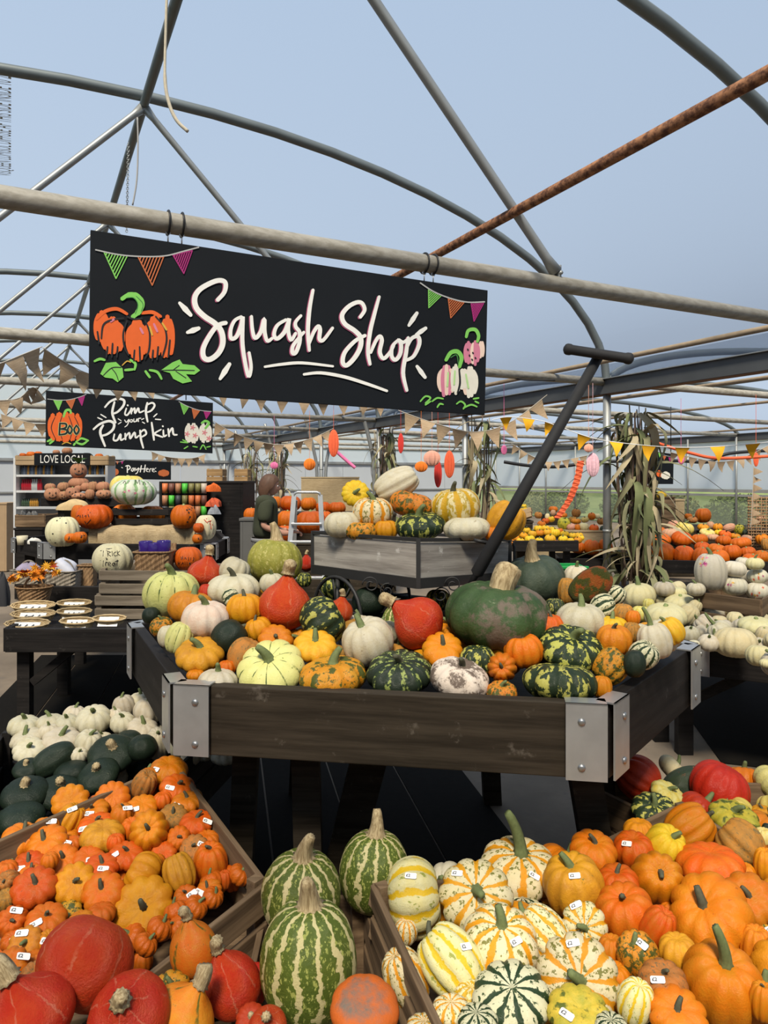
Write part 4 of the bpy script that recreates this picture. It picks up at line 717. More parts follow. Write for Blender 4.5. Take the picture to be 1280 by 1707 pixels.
# posts under the crates so that they stand on the floor
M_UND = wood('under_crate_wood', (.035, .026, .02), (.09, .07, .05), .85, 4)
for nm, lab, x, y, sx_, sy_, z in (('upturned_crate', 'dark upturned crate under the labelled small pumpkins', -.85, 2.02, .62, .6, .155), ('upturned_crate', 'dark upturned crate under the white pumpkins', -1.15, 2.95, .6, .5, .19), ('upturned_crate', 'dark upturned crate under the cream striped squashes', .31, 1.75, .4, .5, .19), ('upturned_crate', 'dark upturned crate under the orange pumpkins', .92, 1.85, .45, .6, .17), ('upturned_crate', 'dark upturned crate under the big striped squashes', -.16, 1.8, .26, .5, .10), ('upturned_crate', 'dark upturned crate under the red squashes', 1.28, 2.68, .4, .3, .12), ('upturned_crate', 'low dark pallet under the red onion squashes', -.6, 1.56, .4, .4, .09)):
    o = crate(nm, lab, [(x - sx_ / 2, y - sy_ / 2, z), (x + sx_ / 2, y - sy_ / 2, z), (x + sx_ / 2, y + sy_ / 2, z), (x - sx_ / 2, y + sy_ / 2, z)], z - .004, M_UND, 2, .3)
# ---- grey cart on the tray
M_GREY = wood('grey_washed_wood', (.19, .17, .15), (.42, .39, .35), .8, 5, 0, (.55, .53, .50))
M_IRON = flat('dark_iron', (.035, .035, .036), .55, .4, .2); M_FOAM = flat('black_foam_grip', (.018, .018, .02), .75, 0, .3, 30)
K = [Vector((.13, 2.70, 1.417)), Vector((.556, 3.20, 1.375)), Vector((.115, 3.68, 1.37)), Vector((-.31, 3.20, 1.407))]
cart = thing('flower_cart', 'grey wooden flower cart with long black pull handle', 'cart', (.12, 3.2, ZT - .13)); HB = .185
for i in range(4):
    a, b = K[i], K[(i + 1) % 4]; dz = Vector((0, 0, -.012)); local(board('side_panel', a + dz, b + dz, HB - .04, .018, M_GREY, cart, bev=.002), cart)
    mb = MB(); inn = ((K[i - 1] - a).normalized() + (b - a).normalized()).normalized()
    out = inn * -.012; up = Vector((0, 0, 1))
    mb.bar(a + out, b + out * 0 + ((K[(i + 2) % 4] - b).normalized() + (a - b).normalized()).normalized() * -.012, .014, .014)
    mb.bar(a + out - up * (HB - .02), b - up * (HB - .02) + ((K[(i + 2) % 4] - b).normalized() + (a - b).normalized()).normalized() * -.012, .02, .04)
    mb.bar(a + out + up * .005, a + out - up * HB, .016, .016, up=(1, 0, 0)); local(mb.build('iron_frame', M_IRON, cart), cart)
mb = MB(); mb.prism([k - Vector((0, 0, HB - .03)) for k in K], (0, 0, -.01)); local(mb.build('cart_floor', M_GREY, cart), cart)
def ring(c, nrm, r, tr, n=28):
    nrm = Vector(nrm).normalized(); u = nrm.orthogonal().normalized(); v = nrm.cross(u); return [Vector(c) + (u * math.cos(q) + v * math.sin(q)) * r for q in np.linspace(0, 2 * math.pi, n + 1)]
for c, r in ((Vector((-.20, 2.99, 1.08)), .155), (Vector((.02, 3.60, 1.06)), .155), (Vector((.45, 2.98, 1.05)), .13), (Vector((.50, 3.35, 1.05)), .13)):
    nrm = Vector((-.70, -.66, 0)) if c.x < .3 else Vector((-.72, -.69, 0)); mb = MB(); mb.tube(ring(c, nrm, r, .006), .008, 6, False); mb.tube(ring(c, nrm, .025, .01, 10), .012, 6, False)
    wh_ = local(mb.build('wheel', M_IRON, cart, True), cart); u = nrm.normalized().orthogonal().normalized(); v = nrm.normalized().cross(u)
    for k in range(8):
        dr = u * math.cos(k * math.pi / 4) + v * math.sin(k * math.pi / 4); mb = MB(); mb.tube([c + dr * .02, c + dr * r], .004, 5); mb.build('spoke', M_IRON, wh_, True).matrix_parent_inverse = Matrix.Identity(4)
def scroll(c, u, v, r, turns=1.4, n=26): return [c + (u * math.cos(q) + v * math.sin(q)) * (r * (1 - .72 * q / (turns * 2 * math.pi))) for q in np.linspace(0, turns * 2 * math.pi, n)]
for (px_, py_, s_) in ((645, 985, 1), (618, 975, -1), (735, 992, 1), (755, 975, -1)):
    c = P(px_, py_, 2.80); mb = MB(); mb.tube(scroll(c, Vector((s_, 0, 0)), Vector((0, 0, 1)), .034), .003, 6); local(mb.build('iron_scroll', M_IRON, cart, True), cart)
mb = MB(); mb.tube([Vector((-.2, 2.99, 1.08)), Vector((.45, 2.98, 1.05))], .012, 8); mb.tube([Vector((.02, 3.6, 1.06)), Vector((.50, 3.35, 1.05))], .012, 8)
for a_, b_ in ((Vector((-.2, 2.99, 1.08)), Vector((-.2, 3.08, 1.24))), (Vector((.45, 2.98, 1.05)), Vector((.4, 3.05, 1.24))), (Vector((.02, 3.6, 1.06)), Vector((.05, 3.55, 1.24))), (Vector((.5, 3.35, 1.05)), Vector((.46, 3.3, 1.24)))): mb.tube([a_, b_], .01, 8)
local(mb.build('axle', M_IRON, cart, True), cart)
h0, h1 = P(782, 978, 2.80), P(1000, 590, 2.72); mb = MB(); mb.tube([h0, h0.lerp(h1, .05), h0.lerp(h1, .06), h1], [.011, .013, .026, .020], 14); hd = local(mb.build('pull_handle', M_FOAM, cart, True), cart)
g0, g1 = P(945, 582, 2.72), P(1050, 598, 2.66); mb = MB(); v = (g1 - g0).normalized(); mb.tube([g0 - v * .014, g0 - v * .008, g0, g0 + v * .012, g0 + v * .02, g1 - v * .02, g1 - v * .012, g1, g1 + v * .008, g1 + v * .014], [.006, .018, .022, .022, .019, .019, .022, .022, .018, .006], 14)
mb.build('grip', M_FOAM, hd, True)
mb = MB(); mb.tube([P(855, 905, 3.1), P(857, 912, 3.1), P(857, 960, 3.1), P(845, 968, 3.05)], .006, 6); local(mb.build('side_rail', M_IRON, cart, True), cart)
mb = MB(); mb.tube([P(790, 900, 2.85), P(812, 905, 2.85)], .008, 6); local(mb.build('latch', M_IRON, cart, True), cart)
# ---- right table
ZR = .72
rt = tray('display_table', 'low black table of pale pumpkins at the right', 'table', [(1.71, 3.97), (2.75, 3.40), (3.5, 4.3), (3.5, 5.5), (2.8, 5.9), (1.95, 5.4)], ZR, .16, .045, M_BLK, None, .06,
     [(Vector((x, y, ZR - .15)), Vector((x, y, 0)), .09) for x, y in ((1.80, 4.25), (1.74, 4.46), (2.7, 3.6), (3.3, 4.4), (3.3, 5.4), (2.8, 5.7), (2.05, 5.2))], None, True)
mb = MB(); mb.bar(Vector((1.86, 4.2, .35)), Vector((2.15, 4.02, .58)), .05, .05); local(mb.build('brace', M_BLK, rt), rt)
crate('wooden_crate', 'weathered wooden crate under the painted pumpkins at the right', [P(1158, 986, 4.75), P(1268, 1000, 4.35), P(1268, 1000, 4.35) + Vector((.35, .42, 0)), P(1158, 986, 4.75) + Vector((.35, .42, 0))], .23, M_CRATE, 2, .25)
# flowers painted on the painted pumpkins
M_FL = [flat('paint_magenta', (.35, .02, .16), .5), flat('paint_pink', (.62, .20, .30), .5), flat('paint_red_orange', (.55, .08, .03), .5), flat('paint_gold', (.62, .36, .05), .5)]
def decal(e, X_, Y_, rpx, mat, shape='flower'):
    """flat painted mark on the skin of squash e, around photo point (X_, Y_)"""
    c, r = e['c'], e['r']; o = e['o']; dr = (P(X_, Y_, 1) - Vector((0, 0, CAMZ))).normalized(); mw = o.matrix_world; inv = mw.inverted(); me = o.data
    lo = inv @ Vector((0, 0, CAMZ)); ld = (inv.to_3x3() @ dr).normalized()
    hit, loc, nr, _ = RC(o, lo, ld)
    if not hit: return
    s = rpx * (c.y / F) / r; u = nr.orthogonal().normalized(); v = nr.cross(u); n = 15; pts = []
    for k in range(n):
        q = 2 * math.pi * k / n; rr = s * (1 if shape == 'dot' else .62 + .38 * math.cos(5 * q)); p = loc + nr * s * .6 + (u * math.cos(q) + v * math.sin(q)) * rr
        h2, l2, n2, _ = RC(o, p + nr * .2, -nr); pts.append((l2 if h2 else p - nr * s * .6) + nr * .006)
    mb = MB(); mb.add(pts + [loc + nr * .008], [(k, (k + 1) % n, n) for k in range(n)]); mb.build('painted_mark', mat, o)
from mathutils.bvhtree import BVHTree
BV = {}
def RC(o, a, d):
    if o.data.name not in BV: BV[o.data.name] = BVHTree.FromPolygons([v.co for v in o.data.vertices], [p.vertices for p in o.data.polygons])
    l, n, i, ds = BV[o.data.name].ray_cast(a, d)
    return (l is not None, l, n, i)
def find(where, X_, Y_): return min((e for e in ENT if where in e['where']), key=lambda e: (e['x'] - X_) ** 2 + (e['y'] - Y_) ** 2)
rg = random.Random(5)
for X_, Y_, k in ((1172, 934, 9), (1212, 943, 3), (1235, 943, 3), (1215, 972, 3), (1258, 985, 3), (1272, 980, 2), (1258, 960, 3), (1272, 960, 2)):
    e = find('on the crate on the right table', X_, Y_)
    for q in range(k): decal(e, X_ + rg.uniform(-7, 7), Y_ + rg.uniform(-6, 9), rg.uniform(3, 5.5), rg.choice(M_FL))
# ================================================================== painted hanging signs
PAINT = {k: flat('paint_' + k, c, .55, 0, .12, 20) for k, c in dict(white=(.80, .79, .76), shadow=(.42, .10, .20), green=(.20, .55, .10), darkgreen=(.05, .22, .05), orange=(.72, .12, .018), rust=(.50, .13, .04), magenta=(.42, .07, .25), pink=(.75, .42, .30), blush=(.80, .60, .50), cream=(.75, .71, .62), gold=(.70, .38, .05), grey=(.40, .40, .40), rose=(.66, .22, .24), ink=(.012, .013, .016), lightgreen=(.45, .68, .30)).items()}
M_BOARD = flat('blackboard_paint', (.0055, .0075, .011), .75, 0, .2, 4, .2)
class Painter:
    """flat brush marks on a sign board; the board stands in the vertical plane at tunnel distance D"""
    def __init__(s, D, org=(0, 0), sc=1.0, off=.004): s.D, s.org, s.sc, s.off = D, org, sc, off; s.layers = {}; s.q = 0; s.rg = random.Random(2)
    def pt(s, p, k=0):
        x, y = s.org[0] + p[0] * s.sc, s.org[1] + p[1] * s.sc; r = Vector(((x - PX0) / F, 1, -(y - HOR) / F)); t = (s.D - s.off - k * .0006) / r.dot(DV)
        return Vector((0, 0, CAMZ)) + r * t
    def mb(s, part, col): return s.layers.setdefault((part, col), MB())
    def stroke(s, part, col, pts, w_, k=0, n=5, taper=True, shift=(0, 0)):
        pp = cat_rom([Vector((x + shift[0], y + shift[1], 0)) for x, y in pts], n) if len(pts) > 2 else [Vector((*pts[0], 0)) + Vector((*shift, 0)), Vector(((pts[0][0] + pts[1][0]) / 2, (pts[0][1] + pts[1][1]) / 2, 0)) + Vector((*shift, 0)), Vector((*pts[1], 0)) + Vector((*shift, 0))]
        m = len(pp); L_, R_ = [], []
        for i, p in enumerate(pp):
            t = (pp[min(i + 1, m - 1)] - pp[max(i - 1, 0)]); t = t.normalized() if t.length > 1e-6 else Vector((1, 0, 0)); nn = Vector((-t.y, t.x, 0))
            ww = w_[min(i * len(w_) // m, len(w_) - 1)] if isinstance(w_, (list, tuple)) else w_ * (.72 + .28 * math.sin(math.pi * (i + .5) / m)) if taper else w_
            L_.append(p + nn * ww / 2); R_.append(p - nn * ww / 2)
        def cap(p, t, ww): return [p + Vector((math.cos(a) * t.x - math.sin(a) * t.y, math.cos(a) * t.y + math.sin(a) * t.x, 0)) * ww / 2 for a in (R(60), 0, R(-60))]
        s.q += 1; k = k + (s.q % 40) * .035
        mb = s.mb(part, col); vs = [s.pt(p, k + .5 * i / m) for i, p in enumerate(L_)] + [s.pt(p, k + .5 * i / m) for i, p in enumerate(R_)]; mb.add(vs, [(i, i + 1, m + i + 1, m + i) for i in range(m - 1)])
        for i, j in ((0, 1), (m - 1, m - 2)):
            t = (pp[i] - pp[j]).normalized(); ww = (L_[i] - R_[i]).length; c = cap(pp[i], t, ww); a, b = (L_[i], R_[i]) if i else (R_[i], L_[i]); mb.add([s.pt(a, k)] + [s.pt(q, k) for q in c] + [s.pt(b, k)], [(0, 1, 2, 3, 4)])
    def poly(s, part, col, pts, k=0): s.mb(part, col).add([s.pt(p, k) for p in pts], [tuple(range(len(pts)))])
    def lobe(s, part, col, cx, cy, rx, ry, n=6, k=0, jag=.25, alt=None):
        for i in range(n):
            u = (i + .5) / n * 2 - 1; tp = cy - ry * math.sqrt(max(0, 1 - .75 * u * u)); bt = cy + ry * math.sqrt(max(0, 1 - .7 * u * u)) * (1 - s.rg.uniform(0, jag))
            c = alt if alt and s.rg.random() < .35 else col
            s.stroke(part, c, [(cx + u * rx * .55, tp), (cx + u * rx * .95, cy - ry * .4), (cx + u * rx, cy + ry * .2), (cx + u * rx * .75, bt)], 2.25 * rx / n, k + .1 * (i % 3), 3)
    def bunting(s, line, flags, lw, fw):
        s.stroke('painted_bunting', 'grey', line, lw, 1, 5, False)
        for col, A, B, C in flags:
            A, B, C = (Vector((*q, 0)) for q in (A, B, C))
            for a, b in ((A, B), (B, C), (A, C)): s.stroke('painted_bunting', col, [tuple(a)[:2], tuple(b)[:2]], fw, 0, 2, False)
            for i in range(1, 8): t = i / 8; s.stroke('painted_bunting', col, [tuple(A.lerp(B, t))[:2], tuple(A.lerp(C, t))[:2]], fw * 1.05, 0, 2, False)
    def finish(s, parent):
        parts = {}
        for (part, col), mb in s.layers.items(): parts.setdefault(part, []).append((col, mb))
        for part, ls in parts.items():
            M = MB()
            for i, (col, mb) in enumerate(ls): M.add(mb.v, mb.f, i)
            local(M.build(part, [PAINT[c] for c, _ in ls], parent), parent)
def sign_board(name, label, D, corners, th=.02):
    p = Painter(D, off=0); V = [p.pt(c) for c in corners]; c = sum(V, Vector()) / 4; t_ = thing(name, label, 'sign', Vector((c.x, c.y, V[3].z)))
    mb = MB(); mb.prism(V, DV * th); local(mb.build('board', M_BOARD, t_, bevel=.002), t_); return t_
# ---- Squash Shop
DS = D1 - .02
sg = sign_board('hanging_sign', 'large black sign reading Squash Shop hung from the nearest tie tube', DS, [(151, 383), (813, 484), (808, 692), (148, 647)])
A = Painter(DS, (130, 370), 1 / 3.5556); B = Painter(DS, (470, 430), 1 / 3.5556)
letA = [[(828, 462), (868, 415), (874, 362), (842, 346), (790, 360), (722, 400), (692, 450), (702, 510), (750, 560), (812, 602), (850, 650), (858, 720), (830, 780), (780, 815), (746, 802), (742, 752), (770, 690), (815, 625), (848, 604), (876, 598)],
 [(968, 562), (928, 585), (905, 640), (908, 690), (940, 678), (968, 610), (976, 562), (974, 700), (985, 800), (1010, 915), (1026, 860), (1014, 775)], [(1028, 560), (1034, 640), (1050, 688), (1084, 650), (1104, 575), (1106, 650), (1122, 705), (1150, 690)], [(1232, 580), (1182, 612), (1162, 665), (1180, 692), (1222, 655), (1246, 600), (1252, 572), (1246, 640), (1262, 700), (1290, 660)]]
letB = [[(112, 342), (82, 378), (82, 408), (104, 440), (104, 500), (82, 560), (62, 562), (66, 520), (104, 470), (130, 440)], [(184, 190), (164, 300), (154, 430), (162, 548)], [(160, 510), (188, 440), (214, 405), (226, 425), (222, 480), (246, 486), (300, 415)],
 [(464, 350), (490, 308), (474, 268), (440, 264), (390, 292), (356, 340), (372, 390), (432, 432), (466, 472), (464, 530), (430, 592), (384, 636), (360, 618), (372, 560), (424, 500), (462, 474), (492, 460)], [(576, 230), (546, 340), (522, 440), (510, 555), (522, 630)], [(526, 560), (556, 492), (580, 464), (592, 490), (580, 556), (602, 596), (640, 560), (662, 520)],
 [(690, 486), (656, 522), (650, 580), (672, 604), (700, 570), (706, 512), (690, 486), (718, 500), (745, 482)], [(748, 472), (736, 560), (718, 680), (740, 785)], [(738, 535), (768, 478), (806, 466), (814, 510), (782, 580), (738, 606)]]
for L_, p, w_ in ((letA, A, 33), (letB, B, 29)):
    for st in L_:
        w_ = (33 if len(st) > 16 else 25) if p is A else (28 if len(st) > 14 else 24)
        p.stroke('lettering_shadow', 'shadow', st, w_, 0, 5, True, (-6, 4)); p.stroke('lettering', 'white', st, w_, 4)
for q in (((602, 480), (668, 552)), ((648, 655), (716, 630)), ((842, 930), (898, 842))): A.stroke('lettering', 'white', q, [18, 34, 22], 3)
for q in (((752, 400), (800, 326)), ((795, 456), (852, 416)), ((800, 642), (848, 708))): B.stroke('lettering', 'white', q, [18, 28, 20], 3)
B.stroke('lettering', 'white', [(-102, 645), (0, 630), (120, 622), (302, 642)], 18, 3); B.stroke('lettering', 'white', [(130, 690), (230, 681), (370, 705), (500, 745), (622, 788)], 20, 3)
A.bunting([(105, 165), (250, 195), (400, 205), (520, 200), (620, 175), (715, 150)], [('green', (155, 180), (292, 200), (225, 335)), ('rust', (355, 205), (507, 207), (440, 375)), ('magenta', (562, 195), (677, 170), (627, 305))], 8, 7)
B.bunting([(820, 148), (900, 200), (1000, 240), (1100, 262), (1200, 260)], [('green', (868, 185), (945, 222), (870, 295)), ('rust', (985, 240), (1078, 265), (1000, 355)), ('magenta', (1120, 265), (1198, 262), (1138, 375))], 8, 6)
pp_ = 'painted_pumpkin'
A.lobe(pp_, 'orange', 140, 630, 46, 95, 3, 0); A.lobe(pp_, 'orange', 530, 690, 42, 130, 3, 0); A.lobe(pp_, 'orange', 205, 680, 72, 112, 6, 1); A.lobe(pp_, 'orange', 455, 690, 66, 128, 5, 1); A.lobe(pp_, 'orange', 350, 700, 66, 122, 6, 2)
for q in ([(110, 575), (160, 530), (230, 515), (290, 545)], [(380, 540), (440, 535), (490, 560)]): A.stroke(pp_, 'orange', q, 22, 1)
for q in ([(290, 585), (268, 660), (275, 740), (300, 790)], [(398, 585), (425, 660), (420, 760), (395, 810)], [(270, 570), (200, 580), (150, 610), (138, 690)], [(460, 560), (510, 620), (525, 700), (500, 800)], [(290, 560), (330, 575), (380, 570)], [(175, 740), (168, 800)], [(205, 720), (200, 800)], [(235, 740), (230, 800)], [(335, 760), (330, 820)], [(365, 740), (368, 825)], [(445, 760), (440, 820)], [(475, 740), (468, 815)], [(115, 650), (125, 720)], [(545, 700), (535, 800)]): A.stroke(pp_, 'ink', q, 11, 4)
for q in ([(195, 590), (215, 575)], [(370, 630), (385, 660)], [(450, 605), (470, 650)]): A.stroke(pp_, 'pink', q, 14, 5)
for q in ([(425, 620), (440, 670)], [(500, 600), (525, 640)]): A.stroke(pp_, 'gold', q, 12, 5)
A.stroke(pp_, 'green', [(262, 455), (300, 432), (345, 438), (375, 480), (360, 530), (325, 562)], [24, 30, 36, 40, 36, 26], 5)
for q in ([(290, 450), (330, 450), (355, 490), (340, 545)], [(345, 440), (385, 485), (375, 530)]): A.stroke(pp_, 'darkgreen', q, 5, 6)
lf = 'painted_leaves'
A.poly(lf, 'green', [(132, 900), (165, 835), (225, 830), (264, 868), (270, 920), (235, 950), (205, 928), (160, 922)]); A.poly(lf, 'green', [(490, 880), (560, 832), (602, 815), (620, 842), (690, 850), (724, 880), (690, 905), (640, 902), (676, 945), (620, 957), (565, 930), (545, 895)])
A.stroke(lf, 'ink', [(150, 910), (200, 865), (255, 862)], 6, 1); A.stroke(lf, 'ink', [(490, 880), (580, 878), (690, 880)], 6, 1); A.stroke(lf, 'ink', [(200, 868), (225, 900), (240, 940)], 5, 1); A.stroke(lf, 'ink', [(560, 880), (600, 850)], 5, 1); A.stroke(lf, 'ink', [(580, 885), (640, 925)], 5, 1)
for q in ([(98, 825), (130, 812), (158, 818)], [(400, 885), (425, 920)], [(425, 878), (470, 890), (495, 930)], [(280, 878), (325, 874)], [(310, 818), (340, 840), (335, 875)]): A.stroke(lf, 'green', q, 16, 0)
A.stroke(lf, 'gold', [(262, 850), (290, 825), (312, 832)], 7, 0)
B.lobe(pp_, 'blush', 975, 730, 55, 92, 5, 0, .2, 'pink'); B.lobe(pp_, 'cream', 1115, 740, 46, 92, 4, 0, .2, 'blush'); B.lobe(pp_, 'blush', 1030, 720, 30, 85, 3, 1, .2, 'cream'); B.lobe(pp_, 'cream', 1075, 720, 26, 60, 2, 1, .2)
for q in ([(985, 680), (980, 760)], [(1025, 670), (1020, 750)], [(1090, 690), (1105, 770)]): B.stroke(pp_, 'lightgreen', q, 12, 4)
B.stroke(pp_, 'ink', [(1050, 660), (1055, 740), (1040, 800)], 12, 5); B.stroke(pp_, 'green', [(972, 605), (1000, 562), (1040, 555), (1064, 590), (1052, 645)], 26, 5); B.stroke(pp_, 'darkgreen', [(1000, 590), (1035, 575), (1045, 630)], 6, 6)
B.lobe(pp_, 'pink', 1105, 565, 28, 66, 3, 0, .2); B.lobe(pp_, 'pink', 1145, 565, 28, 70, 3, 1, .2, 'blush'); B.lobe(pp_, 'blush', 1182, 545, 18, 50, 2, 0); B.stroke(pp_, 'green', [(1092, 468), (1105, 430), (1145, 425), (1165, 460), (1158, 495)], 22, 5)
for q in ((1100, 540), (1110, 575), (1130, 560), (1145, 590), (1125, 600)): B.stroke(pp_, 'ink', [q, (q[0] + 4, q[1] + 6)], 9, 6)
for q in ([(820, 850), (850, 820), (880, 830), (850, 860)], [(850, 870), (880, 850)], [(890, 850), (920, 830), (955, 835)], [(920, 885), (935, 865), (955, 868)], [(1035, 865), (1060, 850), (1085, 870), (1075, 895)], [(1075, 890), (1120, 870), (1155, 882)], [(1135, 835), (1165, 830)], [(1145, 850), (1165, 860)]): B.stroke(lf, 'green', q, 11, 0)
A.finish(sg); B.finish(sg)
M_TIEB = flat('black_cable_tie', (.012, .012, .013), .5); M_CHR = flat('chrome_hook', (.6, .6, .6), .3, .9)
for x, y in ((280, 366), (303, 370), (707, 446), (722, 448)):
    p = Painter(D1, off=0).pt((x, y)); c0 = Vector((p.x, p.y, 3.0)); u = DV; mb = MB()
    mb.tube([c0 + (u * math.cos(q) + Vector((0, 0, 1)) * math.sin(q)) * .062 for q in np.linspace(0, 2 * math.pi, 20)] , .006, 6, False); mb.tube([c0 - Vector((0, 0, .06)), c0 - Vector((0, 0, .14))], .004, 6); tg = local(mb.build('cable_tie', M_TIEB, sg, True), sg)
    ht = Painter(DS, off=-.01).pt((x, 383 + (x - 151) * 101 / 662)); mb = MB(); mb.tube([ht - Vector((0, 0, .005)), ht + Vector((0, 0, .05))], .003, 6); mb.tube(ring(ht + Vector((0, 0, .05)), DV, .012, .003, 12), .003, 6, False); mb.tube([ht + Vector((0, 0, .05)), c0 - Vector((0, 0, .13))], .003, 5); local(mb.build('hook', M_CHR, sg, True), sg)
# ---- Pimp your Pumpkin
DP_ = PLANES[5] - .02
sp_ = sign_board('hanging_sign', 'black sign reading Pimp your Pumpkin hung behind the largest sign', DP_, [(76.5, 651), (355, 671.5), (354.3, 755.8), (76, 743)])
Q = Painter(DP_, (60, 640), 310 / 1280, .006)
for st, w_ in [([(475, 160), (510, 122), (560, 102), (604, 112), (602, 148), (562, 192), (525, 206)], 17), ([(540, 125), (525, 200), (548, 266)], 17), ([(622, 168), (612, 206), (628, 214), (650, 185), (658, 165), (656, 206)], 13), ([(656, 195), (678, 166), (682, 202), (704, 166), (712, 196), (742, 185)], 13), ([(766, 130), (756, 190), (768, 260)], 16), ([(762, 145), (800, 130), (816, 150), (792, 184), (760, 196)], 14), ([(630, 146), (632, 149)], 13),
  ([(610, 248), (622, 264), (640, 244), (630, 280), (612, 296)], 8), ([(652, 246), (645, 258), (660, 262), (664, 248), (652, 246)], 7), ([(674, 240), (674, 260), (690, 256), (694, 240), (696, 258)], 8), ([(706, 260), (704, 240), (722, 236)], 8),
  ([(396, 312), (440, 276), (500, 256), (536, 272), (530, 312), (490, 346), (446, 358)], 18), ([(462, 285), (442, 335), (475, 428)], 18), ([(540, 346), (534, 385), (560, 386), (582, 346), (584, 386), (606, 376)], 14), ([(614, 342), (616, 382)], 14), ([(616, 366), (642, 336), (648, 376), (678, 334), (686, 370), (708, 356)], 14), ([(716, 320), (722, 380), (738, 440)], 15), ([(718, 334), (746, 316), (758, 344), (726, 366)], 14), ([(796, 266), (806, 340), (812, 386)], 15), ([(860, 314), (816, 342), (848, 358), (872, 366)], 13), ([(876, 318), (880, 360), (898, 352)], 13), ([(872, 290), (874, 293)], 13), ([(910, 310), (916, 360)], 14), ([(916, 338), (938, 304), (946, 346), (970, 350)], 14),
  ([(425, 232), (456, 246)], 9), ([(446, 210), (482, 232)], 9), ([(565, 240), (586, 253)], 7), ([(566, 276), (586, 264)], 7), ([(726, 246), (742, 238)], 7), ([(732, 262), (748, 272)], 7), ([(810, 226), (832, 206)], 9), ([(822, 243), (858, 246)], 9)]: Q.stroke('lettering', 'white', st, w_, 3)
Q.bunting([(80, 104), (160, 112), (230, 108), (300, 90), (345, 72)], [('green', (122, 112), (180, 112), (155, 178)), ('rust', (206, 112), (268, 106), (244, 170)), ('magenta', (290, 96), (334, 84), (316, 148))], 5, 6)
Q.bunting([(984, 122), (1040, 152), (1120, 180), (1206, 190)], [('green', (994, 130), (1050, 158), (1018, 208)), ('rust', (1074, 168), (1126, 184), (1088, 238)), ('magenta', (1156, 188), (1204, 190), (1172, 238))], 5, 6)
for cx, rx, k in ((115, 34, 0), (285, 32, 0), (160, 46, 1), (245, 46, 1), (205, 44, 2)): Q.lobe(pp_, 'orange', cx, 298, rx, 92 + 6 * k, 5, k, .15)
for q in ([(130, 230), (105, 300), (130, 370)], [(180, 220), (160, 300), (180, 380)], [(225, 220), (250, 300), (235, 380)], [(265, 225), (295, 300), (270, 375)]): Q.stroke(pp_, 'ink', q, 6, 4)
Q.stroke(pp_, 'green', [(240, 200), (232, 180), (205, 185), (190, 225)], 18, 4)
for q in ([(165, 270), (160, 350)], [(165, 272), (205, 275), (205, 300), (170, 310)], [(170, 310), (212, 318), (205, 342), (160, 350)], [(232, 285), (218, 315), (232, 342), (248, 315), (232, 285)], [(278, 285), (262, 315), (278, 345), (296, 315), (278, 285)]):
    Q.stroke(pp_, 'lightgreen', q, 19, 5); Q.stroke(pp_, 'ink', q, 14, 6)
for q in ([(80, 395), (110, 380)], [(95, 410), (120, 390)], [(275, 400), (310, 375), (360, 390)], [(280, 405), (320, 415), (355, 392)], [(260, 420), (268, 410)]): Q.stroke(lf, 'green', q, 15, 0)
Q.stroke(lf, 'gold', [(180, 415), (210, 402), (240, 412)], 7, 0)
for cx, rx in ((1050, 26), (1085, 36), (1150, 28), (1182, 28)): Q.lobe('painted_white_pumpkin', 'cream', cx, 340, rx, 66, 4, 0, .15)
for cx, cy in ((1078, 300), (1040, 345), (1095, 355), (1160, 335), (1190, 375)): 
    for a in range(0, 360, 72): Q.stroke('painted_white_pumpkin', 'rose', [(cx, cy), (cx + 17 * math.cos(R(a)), cy + 17 * math.sin(R(a)))], 8, 4)
Q.stroke('painted_white_pumpkin', 'green', [(1140, 270), (1165, 255), (1190, 270), (1165, 305)], 17, 5)
for q in ([(995, 400), (1045, 405)], [(1010, 385), (1040, 400)], [(1020, 445), (1045, 430)], [(1080, 430), (1110, 435)], [(1130, 450), (1150, 420), (1170, 450)], [(1175, 435), (1200, 430)]): Q.stroke(lf, 'green', q, 9, 0)
Q.finish(sp_)
for x, y in ((120, 654), (310, 667)): ht = Painter(DP_, off=-.01).pt((x, y)); mb = MB(); mb.tube([ht, Vector((ht.x, ht.y, 3.0))], .008, 6); local(mb.build('hook', M_TIEB, sp_, True), sp_)
pass
# ---- Pay Here, and the sign half hidden by the corn stalks
py = sign_board('hanging_sign', 'dark sign reading Pay Here beyond the shelving', PLANES[6] + 1.5, [(183, 766), (285, 770), (285, 800), (183, 798)])
Q = Painter(PLANES[6] + 1.5, (180, 740), 250 / 1280, .006)
for st, w_ in [([(150, 190), (175, 185), (190, 205), (165, 225)], 10), ([(165, 190), (165, 245)], 10), ([(212, 205), (198, 225), (212, 232), (222, 205), (228, 232)], 8), ([(235, 205), (240, 225), (262, 205), (250, 245), (235, 255)], 8), ([(285, 185), (275, 240)], 10), ([(318, 180), (308, 240)], 10), ([(268, 215), (320, 212)], 8), ([(328, 222), (345, 215), (332, 208), (326, 230), (345, 238)], 7), ([(355, 240), (358, 215), (372, 212)], 8), ([(378, 226), (395, 220), (382, 210), (378, 232), (396, 240)], 7), ([(115, 200), (125, 205)], 6), ([(400, 210), (410, 205)], 6), ([(400, 232), (412, 236)], 6)]: Q.stroke('lettering', 'white', st, w_, 2)
Q.lobe(pp_, 'rust', 50, 240, 40, 30, 5); Q.lobe('painted_squash', 'rust', 475, 250, 45, 25, 5); Q.stroke('painted_bunting', 'grey', [(20, 140), (80, 155), (140, 140)], 4, 0)
for x, c_ in ((40, 'green'), (80, 'rust'), (120, 'magenta')): Q.poly('painted_bunting', c_, [(x - 12, 145), (x + 12, 148), (x, 175)], 1)
Q.finish(py)
